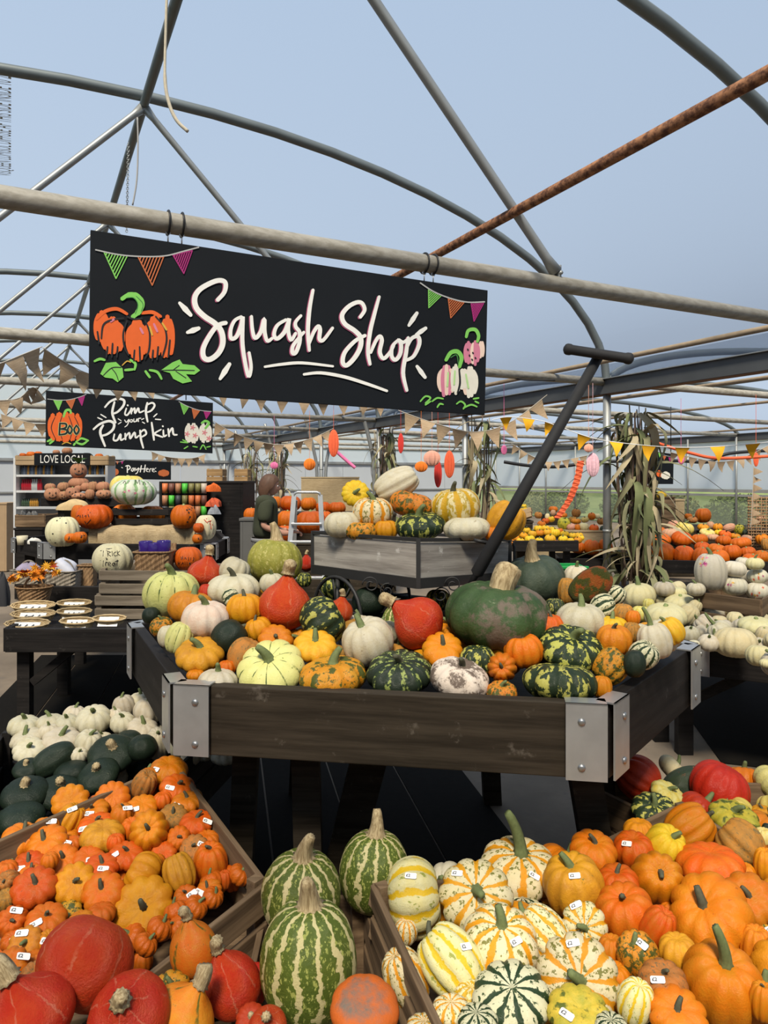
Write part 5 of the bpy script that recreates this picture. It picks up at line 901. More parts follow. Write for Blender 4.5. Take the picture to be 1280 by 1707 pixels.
ss = sign_board('hanging_sign', 'black sign half hidden behind the nearest corn stalks', 9.3 , [(1060, 748), (1123, 757), (1122, 807), (1060, 807)])
Q = Painter(9.3, (1040, 640), 240 / 1280, .006)
Q.stroke('lettering', 'white', [(255, 790), (230, 785), (225, 805), (245, 815), (240, 840), (215, 845)], 10, 2); Q.stroke('lettering', 'white', [(150, 770), (140, 830)], 10, 2); Q.lobe(pp_, 'orange', 312, 800, 22, 30, 4); Q.lobe('painted_white_pumpkin', 'cream', 370, 815, 40, 32, 5, 1); Q.stroke('painted_bunting', 'grey', [(290, 590), (350, 630), (430, 650)], 4)
for x, y, c_ in ((320, 615, 'green'), (360, 640, 'rust'), (410, 655, 'magenta')): Q.poly('painted_bunting', c_, [(x - 16, y - 5), (x + 16, y + 5), (x - 4, y + 40)], 1)
Q.finish(ss)
for x in (1065, 1118): ht = Painter(9.3, off=-.01).pt((x, 755)); mb = MB(); mb.tube([ht, Vector((ht.x, ht.y, 2.98))], .008, 6); local(mb.build('hook', M_TIEB, ss, True), ss)
# ================================================================== left: tiered tables, baskets, shelving
M_WICK = wood('wicker_brown', (.14, .075, .035), (.40, .25, .13), .8, 18, 2); M_WICKG = wood('wicker_grey', (.16, .13, .10), (.40, .35, .28), .8, 18, 2); M_WICKT = wood('wicker_pale', (.36, .25, .12), (.64, .49, .29), .8, 18, 0)
def simple(name, label, cat, mb, mat, group=None, smooth=False, bevel=0): return tag(mb.build(name, mat, None, smooth, bevel=bevel), label, cat, group)
def tlegs(pts, z): return [(Vector((x, y, z)), Vector((x, y, 0)), .08) for x, y in pts]
t1 = tray('display_table', 'low black table with flat wicker baskets at the left', 'table', [(-2.40, 4.50), (-1.02, 4.50), (-1.10, 5.52), (-2.52, 5.52)], .70, .15, .04, M_BLK, None, .06, tlegs([(-2.33, 4.6), (-1.12, 4.6), (-2.44, 5.4), (-1.2, 5.4)], .6), None, False)
mb = MB(); mb.bar(Vector((-2.28, 4.6, .33)), Vector((-2.0, 4.6, .56)), .05, .05); local(mb.build('brace', M_BLK, t1), t1)
tray('display_table', 'black table with grey wicker baskets behind the flat baskets', 'table', [(-2.66, 5.60), (-1.15, 5.60), (-1.20, 6.40), (-2.80, 6.40)], .80, .14, .04, M_BLK, None, .05, tlegs([(-2.58, 5.7), (-1.25, 5.7), (-2.7, 6.3), (-1.3, 6.3)], .7), None, False)
T3 = [(-3.24, 6.80), (-1.62, 6.68), (-1.66, 7.4), (-2.0, 8.5), (-3.4, 8.5), (-3.85, 7.4)]
tray('display_table', 'black six-sided table with decorated pumpkins and sackcloth box', 'table', T3, 1.03, .15, .045, M_BLK, None, .06, tlegs([(-3.1, 6.95), (-1.75, 6.85), (-1.8, 7.4), (-2.1, 8.3), (-3.3, 8.3), (-3.7, 7.4)], .92))
# stacked pallets-crates
for k, lab in enumerate(('lower of two grey slatted crates beside the flat baskets', 'upper of two grey slatted crates carrying the TRICK or Treat pumpkin')):
    z = .645 + .17 * (k + 1) + .01 * k; crate('slatted_crate', lab, [(-2.06 + .03 * k, 5.06, z), (-1.12, 5.02, z), (-1.14, 5.46, z), (-2.08 + .03 * k, 5.50, z)], .165, M_CRATE2, 2, .35)
# more decorated pumpkins
def deco(px, py, w_, h_, d, code, name, label, cat='pumpkin', lean=0, tow=0, stem=None, ratio=None, group='decorated pumpkins at the left'):
    mat, kind, st, _ = SK[code]; a = w_ / 2 * d / F; ra = ratio or min(max(h_ / w_ * 1.02, .5), 1.45); me, tz = body_mesh(kind, round(ra * 8) / 8, rnd.randrange(3), mat); o = obj(name, me); c = P(px, py, d)
    view = Vector((c.x, c.y, c.z - CAMZ)).normalized(); rt_ = view.cross(Vector((0, 0, 1))).normalized(); ax = Quaternion(view, R(lean)) @ (Quaternion(rt_, R(tow)) @ Vector((0, 0, 1)))
    o.matrix_world = Matrix.LocRotScale(c, ax.to_track_quat('Z', 'Y') @ Quaternion((0, 0, 1), rnd.uniform(0, 6)), (a, a, a)); tag(o, label, cat, group)
    if stem: so = obj('stem', stem_mesh(stem, 1), o); so.location = (0, 0, tz)
    return dict(o=o, c=c, r=a, x=px, y=py)
M_MARK = flat('marker_ink', (.012, .010, .010), .5); M_REDP = flat('red_marker_paint', (.45, .05, .02), .5)
def write(e, strokes, org, sc, wpx, mat=M_MARK, name='painted_writing'):
    """brush strokes drawn on the skin of a pumpkin: each photo point is dropped on the skin"""
    o = e['o']; inv = o.matrix_world.inverted(); mb = MB(); s = wpx * e['c'].y / F / e['r'] / 2
    lo = inv @ Vector((0, 0, CAMZ))
    for st in strokes:
        pts = []
        for q in (cat_rom([Vector((*p, 0)) for p in st], 4) if len(st) > 2 else [Vector((*st[0], 0)), Vector((*st[1], 0))]):
            dr = P(org[0] + q.x * sc, org[1] + q.y * sc, 1) - Vector((0, 0, CAMZ)); hit, l, n, _ = RC(o, lo, (inv.to_3x3() @ dr).normalized())
            if hit: pts.append(l + n * .004)
        if len(pts) > 1: mb.tube(pts, s, 5)
    if mb.v: mb.build(name, mat, o)
SK['ct'] = (pskin('bright_cream_skin', (.80, .74, .50), (.76, .70, .44), rough=.5), 'round', 'stub', 'cream')
e = deco(188, 933, 67, 55, 5.24, 'ct', 'pumpkin', 'cream pumpkin painted TRICK or Treat on the slatted crates')
write(e, [[(535, 250), (570, 248)], [(552, 250), (550, 280)], [(575, 280), (572, 250)], [(572, 252), (590, 258), (575, 266), (592, 280)], [(597, 252), (600, 278)], [(618, 256), (606, 265), (612, 278), (622, 274)], [(625, 250), (628, 278)], [(638, 252), (628, 264), (640, 276)], [(564, 288), (572, 294), (566, 296)], [(535, 302), (572, 300)], [(552, 302), (550, 332)], [(562, 328), (564, 312), (574, 312)], [(578, 322), (590, 318), (582, 310), (577, 326), (592, 330)], [(608, 312), (598, 322), (606, 330), (612, 314), (616, 328)], [(625, 298), (622, 326)], [(612, 308), (632, 302)], [(565, 240), (598, 238)]], (0, 840), .3125, 1.1)
e = deco(314, 931, 47, 43, 5.3, 'bo', 'pumpkin', 'orange pumpkin lettered Happy Halloween beside the wicker basket', stem=None)
write(e, [[(965, 280), (968, 300)], [(975, 278), (976, 298)], [(965, 290), (976, 288)], [(985, 296), (988, 285), (994, 296)], [(1005, 285), (1005, 300)], [(1018, 285), (1018, 300)], [(1030, 285), (1034, 292), (1028, 305)], [(950, 308), (950, 325)], [(960, 308), (960, 325)], [(950, 316), (960, 316)], [(968, 325), (975, 312), (980, 325)], [(986, 308), (988, 325)], [(996, 308), (998, 325)], [(1008, 318), (1014, 312), (1016, 324), (1008, 318)], [(1022, 312), (1028, 324), (1034, 312), (1040, 324)], [(1046, 320), (1054, 314), (1046, 324), (1056, 326)]], (0, 840), .3125, 1)
e = deco(105, 886, 54, 56, 6.75, 'ct', 'pumpkin', 'large cream pumpkin with dark dots on the left six-sided table')
for q in ((95, 868), (88, 890), (110, 872), (84, 900), (100, 864), (92, 905)): decal(e, q[0], q[1], 1.3, M_MARK, 'dot')
for x, y, w_, lab in ((118, 897, 20, 'small orange pumpkin with dots against the dotted cream pumpkin, left one'), (133, 896, 24, 'small orange pumpkin with dots against the dotted cream pumpkin, right one')):
    e = deco(x, y, w_, w_ * .85, 6.6, 'bo', 'pumpkin', lab)
    for q in range(4): decal(e, x + rnd.uniform(-8, 8), y + rnd.uniform(-6, 6), 1.3, M_MARK, 'dot')
e = deco(158, 861, 58, 42, 7.0, 'bo', 'pumpkin', 'big orange pumpkin with painted tick and lettering left of black slatted box')
write(e, [[(452, 92), (462, 106), (484, 82)], [(410, 70), (420, 60), (425, 72)], [(430, 60), (432, 74)], [(440, 58), (442, 74)], [(450, 66), (460, 62), (458, 74)], [(470, 55), (474, 70)], [(470, 30), (472, 34)], [(480, 44), (482, 48)]], (0, 840), .3125, 1.2)
e = deco(131, 858, 24, 36, 7.1, 'bo', 'pumpkin', 'orange pumpkin half hidden left of the big lettered pumpkin')
e = deco(306, 861, 43, 42, 6.95, 'bo', 'pumpkin', 'round orange pumpkin with black splashes right of black slatted box', stem='stub')
for q in range(14): decal(e, rnd.uniform(310, 326), rnd.uniform(846, 876), rnd.uniform(.8, 1.8), M_MARK, 'dot')
e = deco(343, 879, 36, 46, 6.75, 'ct', 'pumpkin', 'cream pumpkin with red slashes at the tray corner')
write(e, [[(340, 866), (346, 872)], [(344, 864), (350, 874)], [(350, 868), (352, 882)], [(354, 874), (355, 890)], [(346, 870), (352, 868)]], (0, 0), 1, 1.8, M_REDP)
for x, y, w_, lab in ((331, 880, 18, 'small orange pumpkin against the red-slashed pumpkin, upper one'), (329, 898, 17, 'small orange pumpkin against the red-slashed pumpkin, lower one')):
    e = deco(x, y, w_, w_, 6.6, 'bo', 'pumpkin', lab); decal(e, x + 3, y, 2.2, M_MARK, 'dot')
e = deco(213, 812, 58, 46, 7.45, 'yl', 'pumpkin', 'pale yellow pumpkin behind the painted giant pumpkin', stem='stub')
SK['gw'] = (pskin('white_green_painted_skin', (.60, .62, .50), (.62, .66, .55), stripe=(.22, .38, .16), ns=13, sw=(.84, .98), fleck=(.30, .42, .24), fl=(.6, .7)), 'round', 'stub', 'green white')
e = deco(224, 820, 74, 48, 7.15, 'gw', 'pumpkin', 'giant green and white pumpkin with painted pink flowers and lettering')
for q in ((215, 818), (226, 822), (239, 818), (208, 820)):
    decal(e, q[0], q[1], 3.0, PAINT['pink']); decal(e, q[0], q[1], 1.1, PAINT['magenta'], 'dot')
write(e, [[(205, 806), (208, 802), (210, 807)], [(213, 806), (216, 802)], [(225, 808), (226, 800), (229, 806), (232, 800), (233, 808)], [(238, 808), (240, 803), (243, 808)], [(247, 804), (246, 812)]], (0, 0), 1, 1)
for x, y, w_, lab in ((207, 858, 42, 'orange pumpkin inside the black slatted box, left one'), (254, 859, 40, 'orange pumpkin inside the black slatted box, right one')): deco(x, y, w_, 34, 7.35, 'bo', 'pumpkin', lab)
# sackcloth-covered box and black slatted box
M_SACK = wood('sackcloth', (.30, .22, .12), (.50, .39, .24), .95, 26, 0)
mb = MB(); nx_, rows_ = 40, []
prof = [(0.50, 0), (0.46, .195), (.02, .20), (-.02, .185), (-.03, .10), (-.02, .0)]
for i in range(nx_ + 1):
    x = -2.90 + 1.04 * i / nx_
    for j, (yy, zz) in enumerate(prof): rows_.append((x + .01 * math.sin(i * 1.7 + j), 6.98 + yy + (.018 * math.sin(i * .9) + .012 * math.sin(i * 2.3 + 1) if j >= 4 else 0), .985 + zz + (.006 * math.sin(i * .7) if 0 < j < 4 else 0)))
k_ = len(prof); mb.add(rows_, [(i * k_ + j, i * k_ + j + 1, (i + 1) * k_ + j + 1, (i + 1) * k_ + j) for i in range(nx_) for j in range(k_ - 1)])
mb.add([rows_[j] for j in range(k_)], [tuple(range(k_))]); mb.add([rows_[nx_ * k_ + j] for j in range(k_)], [tuple(range(k_))[::-1]])
simple('sackcloth_box', 'box draped in tan sackcloth on the left six-sided table', 'box', mb, M_SACK, None, True)
crate('slatted_box', 'black slatted box with orange pumpkins inside under the giant painted pumpkin', [(-2.72, 7.08, 1.345), (-2.15, 7.08, 1.345), (-2.15, 7.46, 1.345), (-2.72, 7.46, 1.345)], .155, M_BLK, 2, .55)
# baskets
def basket(label, px, py, w_, h_, d, mat, flare=1.15, sy=.75, handle=False, square=False):
    c = P(px, py + h_ / 2, d); a = w_ / 2 * d / F; H = h_ * d / F; t_ = thing('wicker_basket', label, 'basket', c); mb = MB(); n = 28; rows = 9; vs = []
    for i in range(rows):
        f_ = i / (rows - 1); rr = a * (1 / flare + (1 - 1 / flare) * f_)
        for j in range(n):
            q = 2 * math.pi * j / n; k = 1 + .025 * (1 if (i + j) % 2 else -1); cx, cy = math.cos(q), math.sin(q)
            if square: m_ = max(abs(cx), abs(cy)); cx, cy = cx / m_ * .95, cy / m_ * .95
            vs.append((cx * rr * k, cy * rr * sy * k, H * f_))
    mb.add(vs, [(i * n + j, i * n + (j + 1) % n, (i + 1) * n + (j + 1) % n, (i + 1) * n + j) for i in range(rows - 1) for j in range(n)]); mb.add(vs[:n], [tuple(range(n))[::-1]]); mb.build('woven_body', mat, t_)
    mb = MB(); mb.tube([(x * 1.02, y * 1.02, z) for x, y, z in vs[-n:]] + [(vs[-n][0] * 1.02, vs[-n][1] * 1.02, vs[-n][2])], max(.006, H * .05), 6, False); mb.build('rim', mat, t_, True)
    if handle: mb = MB(); mb.tube([(a * .55 * math.cos(q), 0, H * .9 + H * .75 * math.sin(q)) for q in np.linspace(math.pi, 0, 14)], .008, 6); mb.build('handle', mat, t_, True)
    return t_, a, H
M_LV = [flat('autumn_leaf_orange', (.72, .22, .01), .7), flat('autumn_leaf_gold', (.75, .36, .02), .7), flat('autumn_leaf_red', (.35, .04, .01), .7)]
def maple(s):
    mb = MB(); pts = []
    for k in range(20): q = 2 * math.pi * k / 20; rr = s * (1 if k % 4 == 0 else .72 if k % 2 == 0 else .42); pts.append((math.cos(q) * rr, math.sin(q) * rr, .12 * s * math.cos(2 * q)))
    mb.add(pts + [(0, 0, .15 * s)], [(k, (k + 1) % 20, 20) for k in range(20)]); return mb
ME_LV = [maple(.045).mesh('leaf', m, False) for m in M_LV]
bk_, a_, H_ = basket('round brown wicker basket filled with orange autumn leaves', 57, 990, 58, 24, 5.35, M_WICK, 1.25, .8, True)
ao = thing('autumn_leaves', 'spray of orange artificial maple leaves in the round basket', 'leaves', P(57, 976, 5.35))
for k in range(42):
    o = obj('leaf', ME_LV[rnd.choice([0, 0, 1, 1, 2])], ao); u, v = rnd.uniform(-1, 1), rnd.uniform(-1, 1); o.location = (u * .17, v * .08, .02 + .06 * (1 - u * u) + rnd.uniform(0, .05) + (.05 if u > .5 else 0)); o.rotation_euler = (rnd.uniform(-1, 1.4), rnd.uniform(-1, 1), rnd.uniform(0, 6)); s = rnd.uniform(.7, 1.2); o.scale = (s, s, s)
M_LAV = flat('lavender_cloth', (.30, .26, .36), .9, 0, .35, 14); M_SLV = flat('pale_packet', (.55, .56, .64), .5, 0, .3, 12); M_GREYC = flat('dark_grey_cloth', (.035, .035, .04), .9)
def bundle(label, px, py, w_, h_, d, mat, name='cloth_bundle', cat='cloth', seed=1, nub=.35):
    rg = random.Random(seed); c = P(px, py + h_ / 2, d); a, H = w_ / 2 * d / F, h_ * d / F; mb = MB(); n, rows = 22, 9; vs = []
    ph = [rg.uniform(0, 6) for _ in range(4)]
    for i in range(rows):
        f_ = i / (rows - 1)
        for j in range(n): q = 2 * math.pi * j / n; rr = a * math.cos(f_ * 1.5) ** .75 * (1 + nub * .5 * math.sin(3 * q + ph[0] + f_ * 3) + nub * .3 * math.sin(5 * q + ph[1])); vs.append((c.x + rr * math.cos(q), c.y + rr * math.sin(q) * .7, c.z + H * math.sin(f_ * 1.57) * (1 + .15 * math.sin(2 * q + ph[2]))))
    mb.add(vs, [(i * n + j, i * n + (j + 1) % n, (i + 1) * n + (j + 1) % n, (i + 1) * n + j) for i in range(rows - 1) for j in range(n)]); mb.add(vs[-n:], [tuple(range(n))])
    return simple(name, label, cat, mb, mat, None, True)
basket('grey wicker basket heaped with lavender bunches behind the leaf basket', 48, 960, 48, 22, 5.9, M_WICKG, 1.1, .8, True, True); bundle('dried lavender bunches heaped in the left grey basket', 48, 948, 40, 18, 5.9, M_LAV, 'lavender_bunch', 'lavender', 4)
basket('square grey wicker basket with arched handle holding lavender packets', 107, 964, 54, 26, 5.85, M_WICKG, 1.05, .8, True, True); bundle('silver lavender packets piled in the square grey basket', 104, 946, 52, 26, 5.87, M_SLV, 'gift_packets', 'packets', 5)
basket('small dark wicker hamper beside the slatted crates', 146, 960, 26, 36, 5.95, M_WICK, 1.0, .9, False, True)
bundle('dark grey cloth hanging over the left table edge', 4, 985, 22, 50, 4.9, M_GREYC, 'hanging_cloth', 'cloth', 6)
M_LBL = flat('printed_white_label', (.74, .74, .74), .5, 0, .05)
for k, (px, py, w_, lab) in enumerate(((57, 1017, 72, 'left'), (125, 1013, 56, 'right'))):
    nth = 0
    for lv, (dx, dy, dd) in enumerate(((-10 if k == 0 else 5, 30, 4.66), (0, 14, 4.92), (0, 0, 5.18))):
        t_, a_, H_ = basket('flat oval wicker tray, %s of the %s row' % (('nearest', 'middle', 'farthest')[lv], lab), px + dx, py + dy - 4, w_, 11, dd, M_WICKT, 1.2, .42); t_.rotation_euler.x = R(16)
        mb = MB(); mb.box((0, -.02, H_ * .55), (a_ * 1.2, .07, .004), m=Matrix.Rotation(R(35), 3, 'X')); mb.build('printed_label', M_LBL, t_)
        for j in range(3): mb = MB(); mb.bar((-a_ * .4 + j * a_ * .3, -.03 + .008 * (j % 2), H_ * .55 + .002), (-a_ * .25 + j * a_ * .3, -.012, H_ * .55 + .016), .006, .002); mb.build('label_print', M_MARK, t_)
t_, a_, H_ = basket('flat oval wicker tray beside the slatted crate foot', 183, 1034, 54, 9, 4.68, M_WICKT, 1.2, .42); t_.rotation_euler.x = R(16); mb = MB(); mb.box((0, -.02, H_ * .55), (a_ * 1.2, .07, .004), m=Matrix.Rotation(R(35), 3, 'X')); mb.build('printed_label', M_LBL, t_)
# wicker basket with purple glass pots
t_, a_, H_ = basket('square brown wicker basket with raised back on the slatted crates', 258, 938, 60, 38, 5.22, M_WICK, 1.08, .75, False, True)
mb = MB(); mb.box((0, .11, H_ + .02), (.25, .015, .06), m=Matrix.Rotation(R(-12), 3, 'X')); mb.build('raised_back', M_WICK, t_)
M_PUR = NT('violet_glass'); M_PUR.b.inputs['Transmission Weight'].default_value = .3; M_PUR = M_PUR.fin((.045, .02, .22), .12)
for x, y, lab in ((243, 918, 'left'), (257, 921, 'middle'), (273, 917, 'right')):
    c = P(x, y + 10, 5.2); mb = MB(); mb.lathe([(.0, 0), (.042, 0), (.050, .03), (.050, .11), (.046, .115), (.044, .11), (.044, .03), (0, .02)], 18, c); simple('glass_pot', 'violet glass pot in the square wicker basket, %s one' % lab, 'pot', mb, M_PUR, 'violet glass pots', True)
# ---- terracotta pumpkin ornaments on a stand, fern-topped jack-o-lantern
M_TERR = flat('terracotta_ornament', (.52, .25, .14), .75, 0, .2, 5); SK['tc'] = (pskin('terracotta_skin', (.55, .27, .15), (.48, .22, .12), rough=.7, hue=.01), 'round', 'stub', 'terracotta')
mb = MB(); a = P(66, 833, 8.7); mb.box(((a.x - 3.15) / 2, 8.95, 1.36), (abs(-3.2 - a.x), .55, .10)); mb.box(((a.x - 3.15) / 2 - .3, 8.95, .66), (.08, .4, 1.3)); mb.box(((a.x - 3.15) / 2 + .3, 8.95, .66), (.08, .4, 1.3)); simple('display_stand', 'dark wooden stand of terracotta pumpkin ornaments before the shelves', 'stand', mb, M_BLK)
def face(e, x, y, s):
    for dx in (-.5, .5): decal(e, x + dx * s, y - .25 * s, s * .16, M_MARK, 'dot')
    decal(e, x, y + .05 * s, s * .1, M_MARK, 'dot'); write(e, [[(x - .55 * s, y + .3 * s), (x - .25 * s, y + .5 * s), (x + .1 * s, y + .5 * s), (x + .5 * s, y + .28 * s)]], (0, 0), 1, s * .2, M_MARK, 'painted_smile')
i = 0
for x, y, w_, h_, nm in ((88, 824, 26, 22, 'far left with a face'), (84, 813, 18, 16, 'stacked at far left'), (93, 828, 16, 14, 'small second from left'), (107, 826, 18, 15, 'small third from left with dots'), (106, 812, 20, 16, 'upright behind the third'), (121, 822, 24, 20, 'under the big face pumpkin'), (130, 827, 26, 13, 'flat with a smiling face in front'), (131, 815, 14, 12, 'pointed above the smiling one'), (150, 824, 16, 18, 'tall right of the smiling one'), (155, 812, 18, 20, 'upright with white tag'), (172, 812, 22, 18, 'upright at the right'), (173, 824, 26, 16, 'far right with a face'), (143, 812, 16, 16, 'behind the white-tagged one')):
    e = deco(x, y, w_, h_, 8.85 - .18 * (y > 818), 'tc', 'pumpkin_ornament', 'terracotta pumpkin ornament, ' + nm, 'ornament', stem='stub', group='terracotta pumpkin ornaments'); i += 1
    if 'face' in nm or 'dots' in nm: face(e, x, y + 1, w_ * .42)
e = deco(131, 806, 34, 22, 9.0, 'tc', 'pumpkin_ornament', 'broad terracotta pumpkin carrying the fern-topped face', 'ornament', group='terracotta pumpkin ornaments')
e = deco(131, 785, 27, 25, 9.0, 'tc', 'pumpkin_planter', 'terracotta face pumpkin planter topped with green fern', 'planter', ratio=1.0); face(e, 132, 785, 12)
M_FERN = flat('fern_green', (.06, .17, .04), .8, 0, .4)
for k in range(34):
    q = rnd.uniform(0, 6.28); l_ = rnd.uniform(.8, 1.7); mb = MB(); d_ = Vector((math.cos(q), math.sin(q), 0)); pts = [Vector((0, 0, .9)) + d_ * l_ * t_ + Vector((0, 0, 1.9 * t_ - 1.2 * t_ * t_)) for t_ in (0, .3, .6, 1)]; sd = Vector((-d_.y, d_.x, 0)) * .13
    mb.add([p + sd * w2 for p, w2 in zip(pts, (.5, 1, .8, .1))] + [p - sd * w2 for p, w2 in zip(pts, (.5, 1, .8, .1))], [(j, j + 1, 4 + j + 1, 4 + j) for j in range(3)]); mb.build('fern_frond', M_FERN, e['o'])
# ---- shelving unit LOVE LOCAL
DSH = 11.3; M_WSH = flat('white_painted_shelf', (.62, .63, .64), .6, 0, .06); M_GBK = flat('grey_shelf_back', (.22, .225, .24), .8)
x0, x1 = P(33, 0, DSH).x, P(184, 0, DSH).x; zt_ = P(0, 764, DSH).z; sh = thing('shelving_unit', 'white shelving unit of bottles with LOVE LOCAL board', 'shelves', ((x0 + x1) / 2, DSH, 0)); W_ = x1 - x0
def shp(name, c, s, m, par=sh): mb = MB(); mb.box(c, s); return mb.build(name, m, par)
shp('side_panel', (-W_ / 2, 0, zt_ / 2), (.04, .32, zt_), M_WSH); shp('side_panel', (W_ / 2, 0, zt_ / 2), (.04, .32, zt_), M_WSH); shp('back_panel', (0, .15, zt_ / 2), (W_ - .04, .015, zt_ - .02), M_GBK)
SHZ = [P(0, y, DSH).z for y in (793, 819, 846, 875)]
for z in SHZ + [zt_ - .02]: shp('shelf', (0, 0, z), (W_ - .04, .30, .035), M_WSH)
xb = lambda px: P(px, 0, DSH).x - (x0 + x1) / 2
hb = shp('header_board', (xb(112), -.17, P(0, 766, DSH).z), (xb(158) - xb(67), .03, .19), M_BOARD)
me = text_mesh('LOVE LOCAL', 'header_lettering', PAINT['white'], .155); o = obj('header_lettering', me, hb); o.matrix_local = Matrix.Translation((xb(113), -.19, P(0, 766.5, DSH).z)) @ Matrix.Rotation(R(90), 4, 'X') @ Matrix.Diagonal((.78, 1.15, 1, 1))
for px_, lab in ((50, 'left'), (171, 'right')):
    c = P(px_, 769, DSH); crate('fruit_crate', 'small pale wooden crate on top of the shelving, %s end' % lab, [(c.x - .15, DSH - .16, c.z + .08), (c.x + .15, DSH - .16, c.z + .08), (c.x + .15, DSH + .12, c.z + .08), (c.x - .15, DSH + .12, c.z + .08)], .14, flat('pale_crate_wood', (.40, .28, .16), .8), 2, .1, floor_n=2)
for x, y, w_, c_, lab in ((38, 759, 11, 'bo', 'far left'), (52, 758, 15, 'bo', 'second from left'), (64, 757, 13, 'bo', 'third from left'), (94, 754, 12, 'tc', 'small terracotta left'), (112, 752, 17, 'tc', 'terracotta in the middle'), (145, 762, 20, 'dg', 'dark green at the board end'), (165, 761, 14, 'bo', 'second from right'), (177, 764, 11, 'bo', 'far right')): deco(x, y, w_, w_ * .75, DSH - .05, c_, 'pumpkin', 'pumpkin on top of the shelving, ' + lab, group='pumpkins on top of the shelving')
BOT = {k: flat('bottle_' + k, c, .25) for k, c in dict(slate=(.06, .08, .12), red=(.42, .015, .03), white=(.55, .55, .55), amber=(.40, .20, .03), green=(.04, .07, .04), blue=(.12, .16, .24), pink=(.5, .2, .25))  .items()}
def bottle_me(h, r, m, cap): mb = MB(); mb.lathe([(0, 0), (r, 0), (r, h * .6), (r * .45, h * .75), (r * .4, h * .97), (0, h)], 10); return mb.mesh('bottle', m, True)
rows = [(0, 38, 90, 17, 'slate blue slate amber'.split(), .17), (0, 146, 180, 9, 'blue amber slate'.split(), .15), (1, 38, 68, 10, 'red red white red'.split(), .18), (1, 160, 180, 5, 'pink red'.split(), .15), (2, 38, 62, 8, 'green amber'.split(), .13)]
for zi, xa, xb_, n, cols, h in rows:
    for k in range(n):
        cn = cols[k * len(cols) // n] if zi else cols[k % len(cols)]; o = obj('bottle', bottle_me(h, .024, BOT[cn], None)); p = P(xa + (xb_ - xa) * k / (n - 1), 0, DSH - .04); o.location = (p.x, DSH - .04, SHZ[zi] + .018); tag(o, 'small %s bottle on the %s white shelf, %s from left%s' % (cn, ('top', 'middle', 'lower')[zi], ORD[k], ' at the right end' if xa > 100 else ''), 'bottle', 'bottles on the white shelving')
# ---- display stands beyond
def stand(label, px0, px1, py0, py1, d, dep, mat, zb_=0, name='display_stand'):
    a, b = P(px0, py1, d), P(px1, py0, d); mb = MB(); z0 = zb_ if zb_ is not None else a.z; th = .03; ht = b.z - z0; W = b.x - a.x; t_ = thing(name, label, 'stand', ((a.x + b.x) / 2, d + dep / 2, z0))
    for nm, c, s in (('front_panel', (0, -dep / 2 + th / 2, ht / 2), (W - 2 * th, th, ht - th)), ('back_panel', (0, dep / 2 - th / 2, ht / 2), (W - 2 * th, th, ht - th)), ('side_panel', (-W / 2 + th / 2, 0, ht / 2), (th, dep, ht - th)), ('side_panel', (W / 2 - th / 2, 0, ht / 2), (th, dep, ht - th)), ('top_panel', (0, 0, ht - th / 2), (W + .02, dep + .02, th))):
        m_ = MB(); m_.box(c, s); m_.build(nm, mat, t_, bevel=.003)
    return t_
stand('pale brown cardboard-coloured plinth at the far left edge', -8, 11, 838, 884, 12.5, .4, flat('kraft_board', (.36, .25, .15), .85))
stand('black low stand with a brown crate of gifts at the left', 24, 70, 880, 900, 9.6, .6, M_BLK); c = P(47, 880, 9.6); crate('gift_crate', 'brown wooden crate of dark gifts on the far left stand', [(c.x - .2, 9.65, c.z + .17), (c.x + .2, 9.65, c.z + .17), (c.x + .2, 10.1, c.z + .17), (c.x - .2, 10.1, c.z + .17)], .16, M_CRATE, 1, .1)
for k, (x, y) in enumerate(((38, 858), (48, 860), (57, 859))): bundle('dark gift bag in the brown crate, %s one' % ('left', 'middle', 'right')[k], x, y, 11, 12, 9.85, flat('black_white_bag', (.10, .10, .10), .6, 0, .9, 30), 'gift_bag', 'bag', 20 + k)
bundle('white crumpled cloth on the wooden crate rim', 56, 902, 22, 9, 7.1, flat('white_cloth', (.6, .58, .54), .9), 'cloth', 'cloth', 31); c = P(37, 908, 7.2); mb = MB(); mb.lathe([(0, 0), (.045, 0), (.055, .09), (.05, .09), (.042, .01), (0, .008)], 18, c); simple('plant_pot', 'small cream plant pot on the left table corner', 'pot', mb, flat('cream_pot', (.55, .50, .36), .6), None, True)
bundle('knitted cream gourd-shaped string of ornaments before the terracotta pumpkins', 124, 842, 52, 16, 8.2, flat('cream_knit', (.58, .42, .22), .9, 0, .25, 20), 'knitted_ornament', 'ornament', 33, .2)
# spool rack and panelled stand
rk = thing('spool_rack', 'black wire rack of ribbon spools right of the giant painted pumpkin', 'rack', P(305, 900, 8.6)); base = P(305, 900, 8.6)
m_ = MB(); 
for x in (268, 345): m_.bar(P(x, 803, 8.6) - base, Vector((P(x, 803, 8.6).x, 8.6, 0)) - base, .03, .03, up=(0, 1, 0))
m_.build('rack_frame', M_BLK, rk); m_ = MB(); m_.box(P(306, 838, 8.66) - base, (.58, .03, .52)); m_.build('back_panel', M_BLK, rk)
RIB = [flat('ribbon_' + n_, c_, .5) for n_, c_ in (('orange', (.6, .16, .05)), ('brown', (.16, .06, .04)), ('copper', (.45, .20, .10)), ('green', (.08, .5, .05)), ('charcoal', (.05, .05, .06)), ('black_gold', (.20, .18, .06)), ('pale', (.5, .42, .34)))]
for r_, y in enumerate((814, 834, 852)):
    for k, x in enumerate((275, 286, 297, 308, 319, 330, 340)):
        p = P(x, y, 8.55); mb = MB(); mb.tube([p - Vector((0, 0, .06)), p + Vector((0, 0, .06))], .034, 12); o = mb.build('ribbon_spool', RIB[(k + r_ * 2 + (k == 4) * 1) % 7], None, True); tag(o, 'ribbon spool on the black rack, %s row, %s from left' % (('top', 'middle', 'bottom')[r_], ORD[k]), 'spool', 'ribbon spools on the black rack')
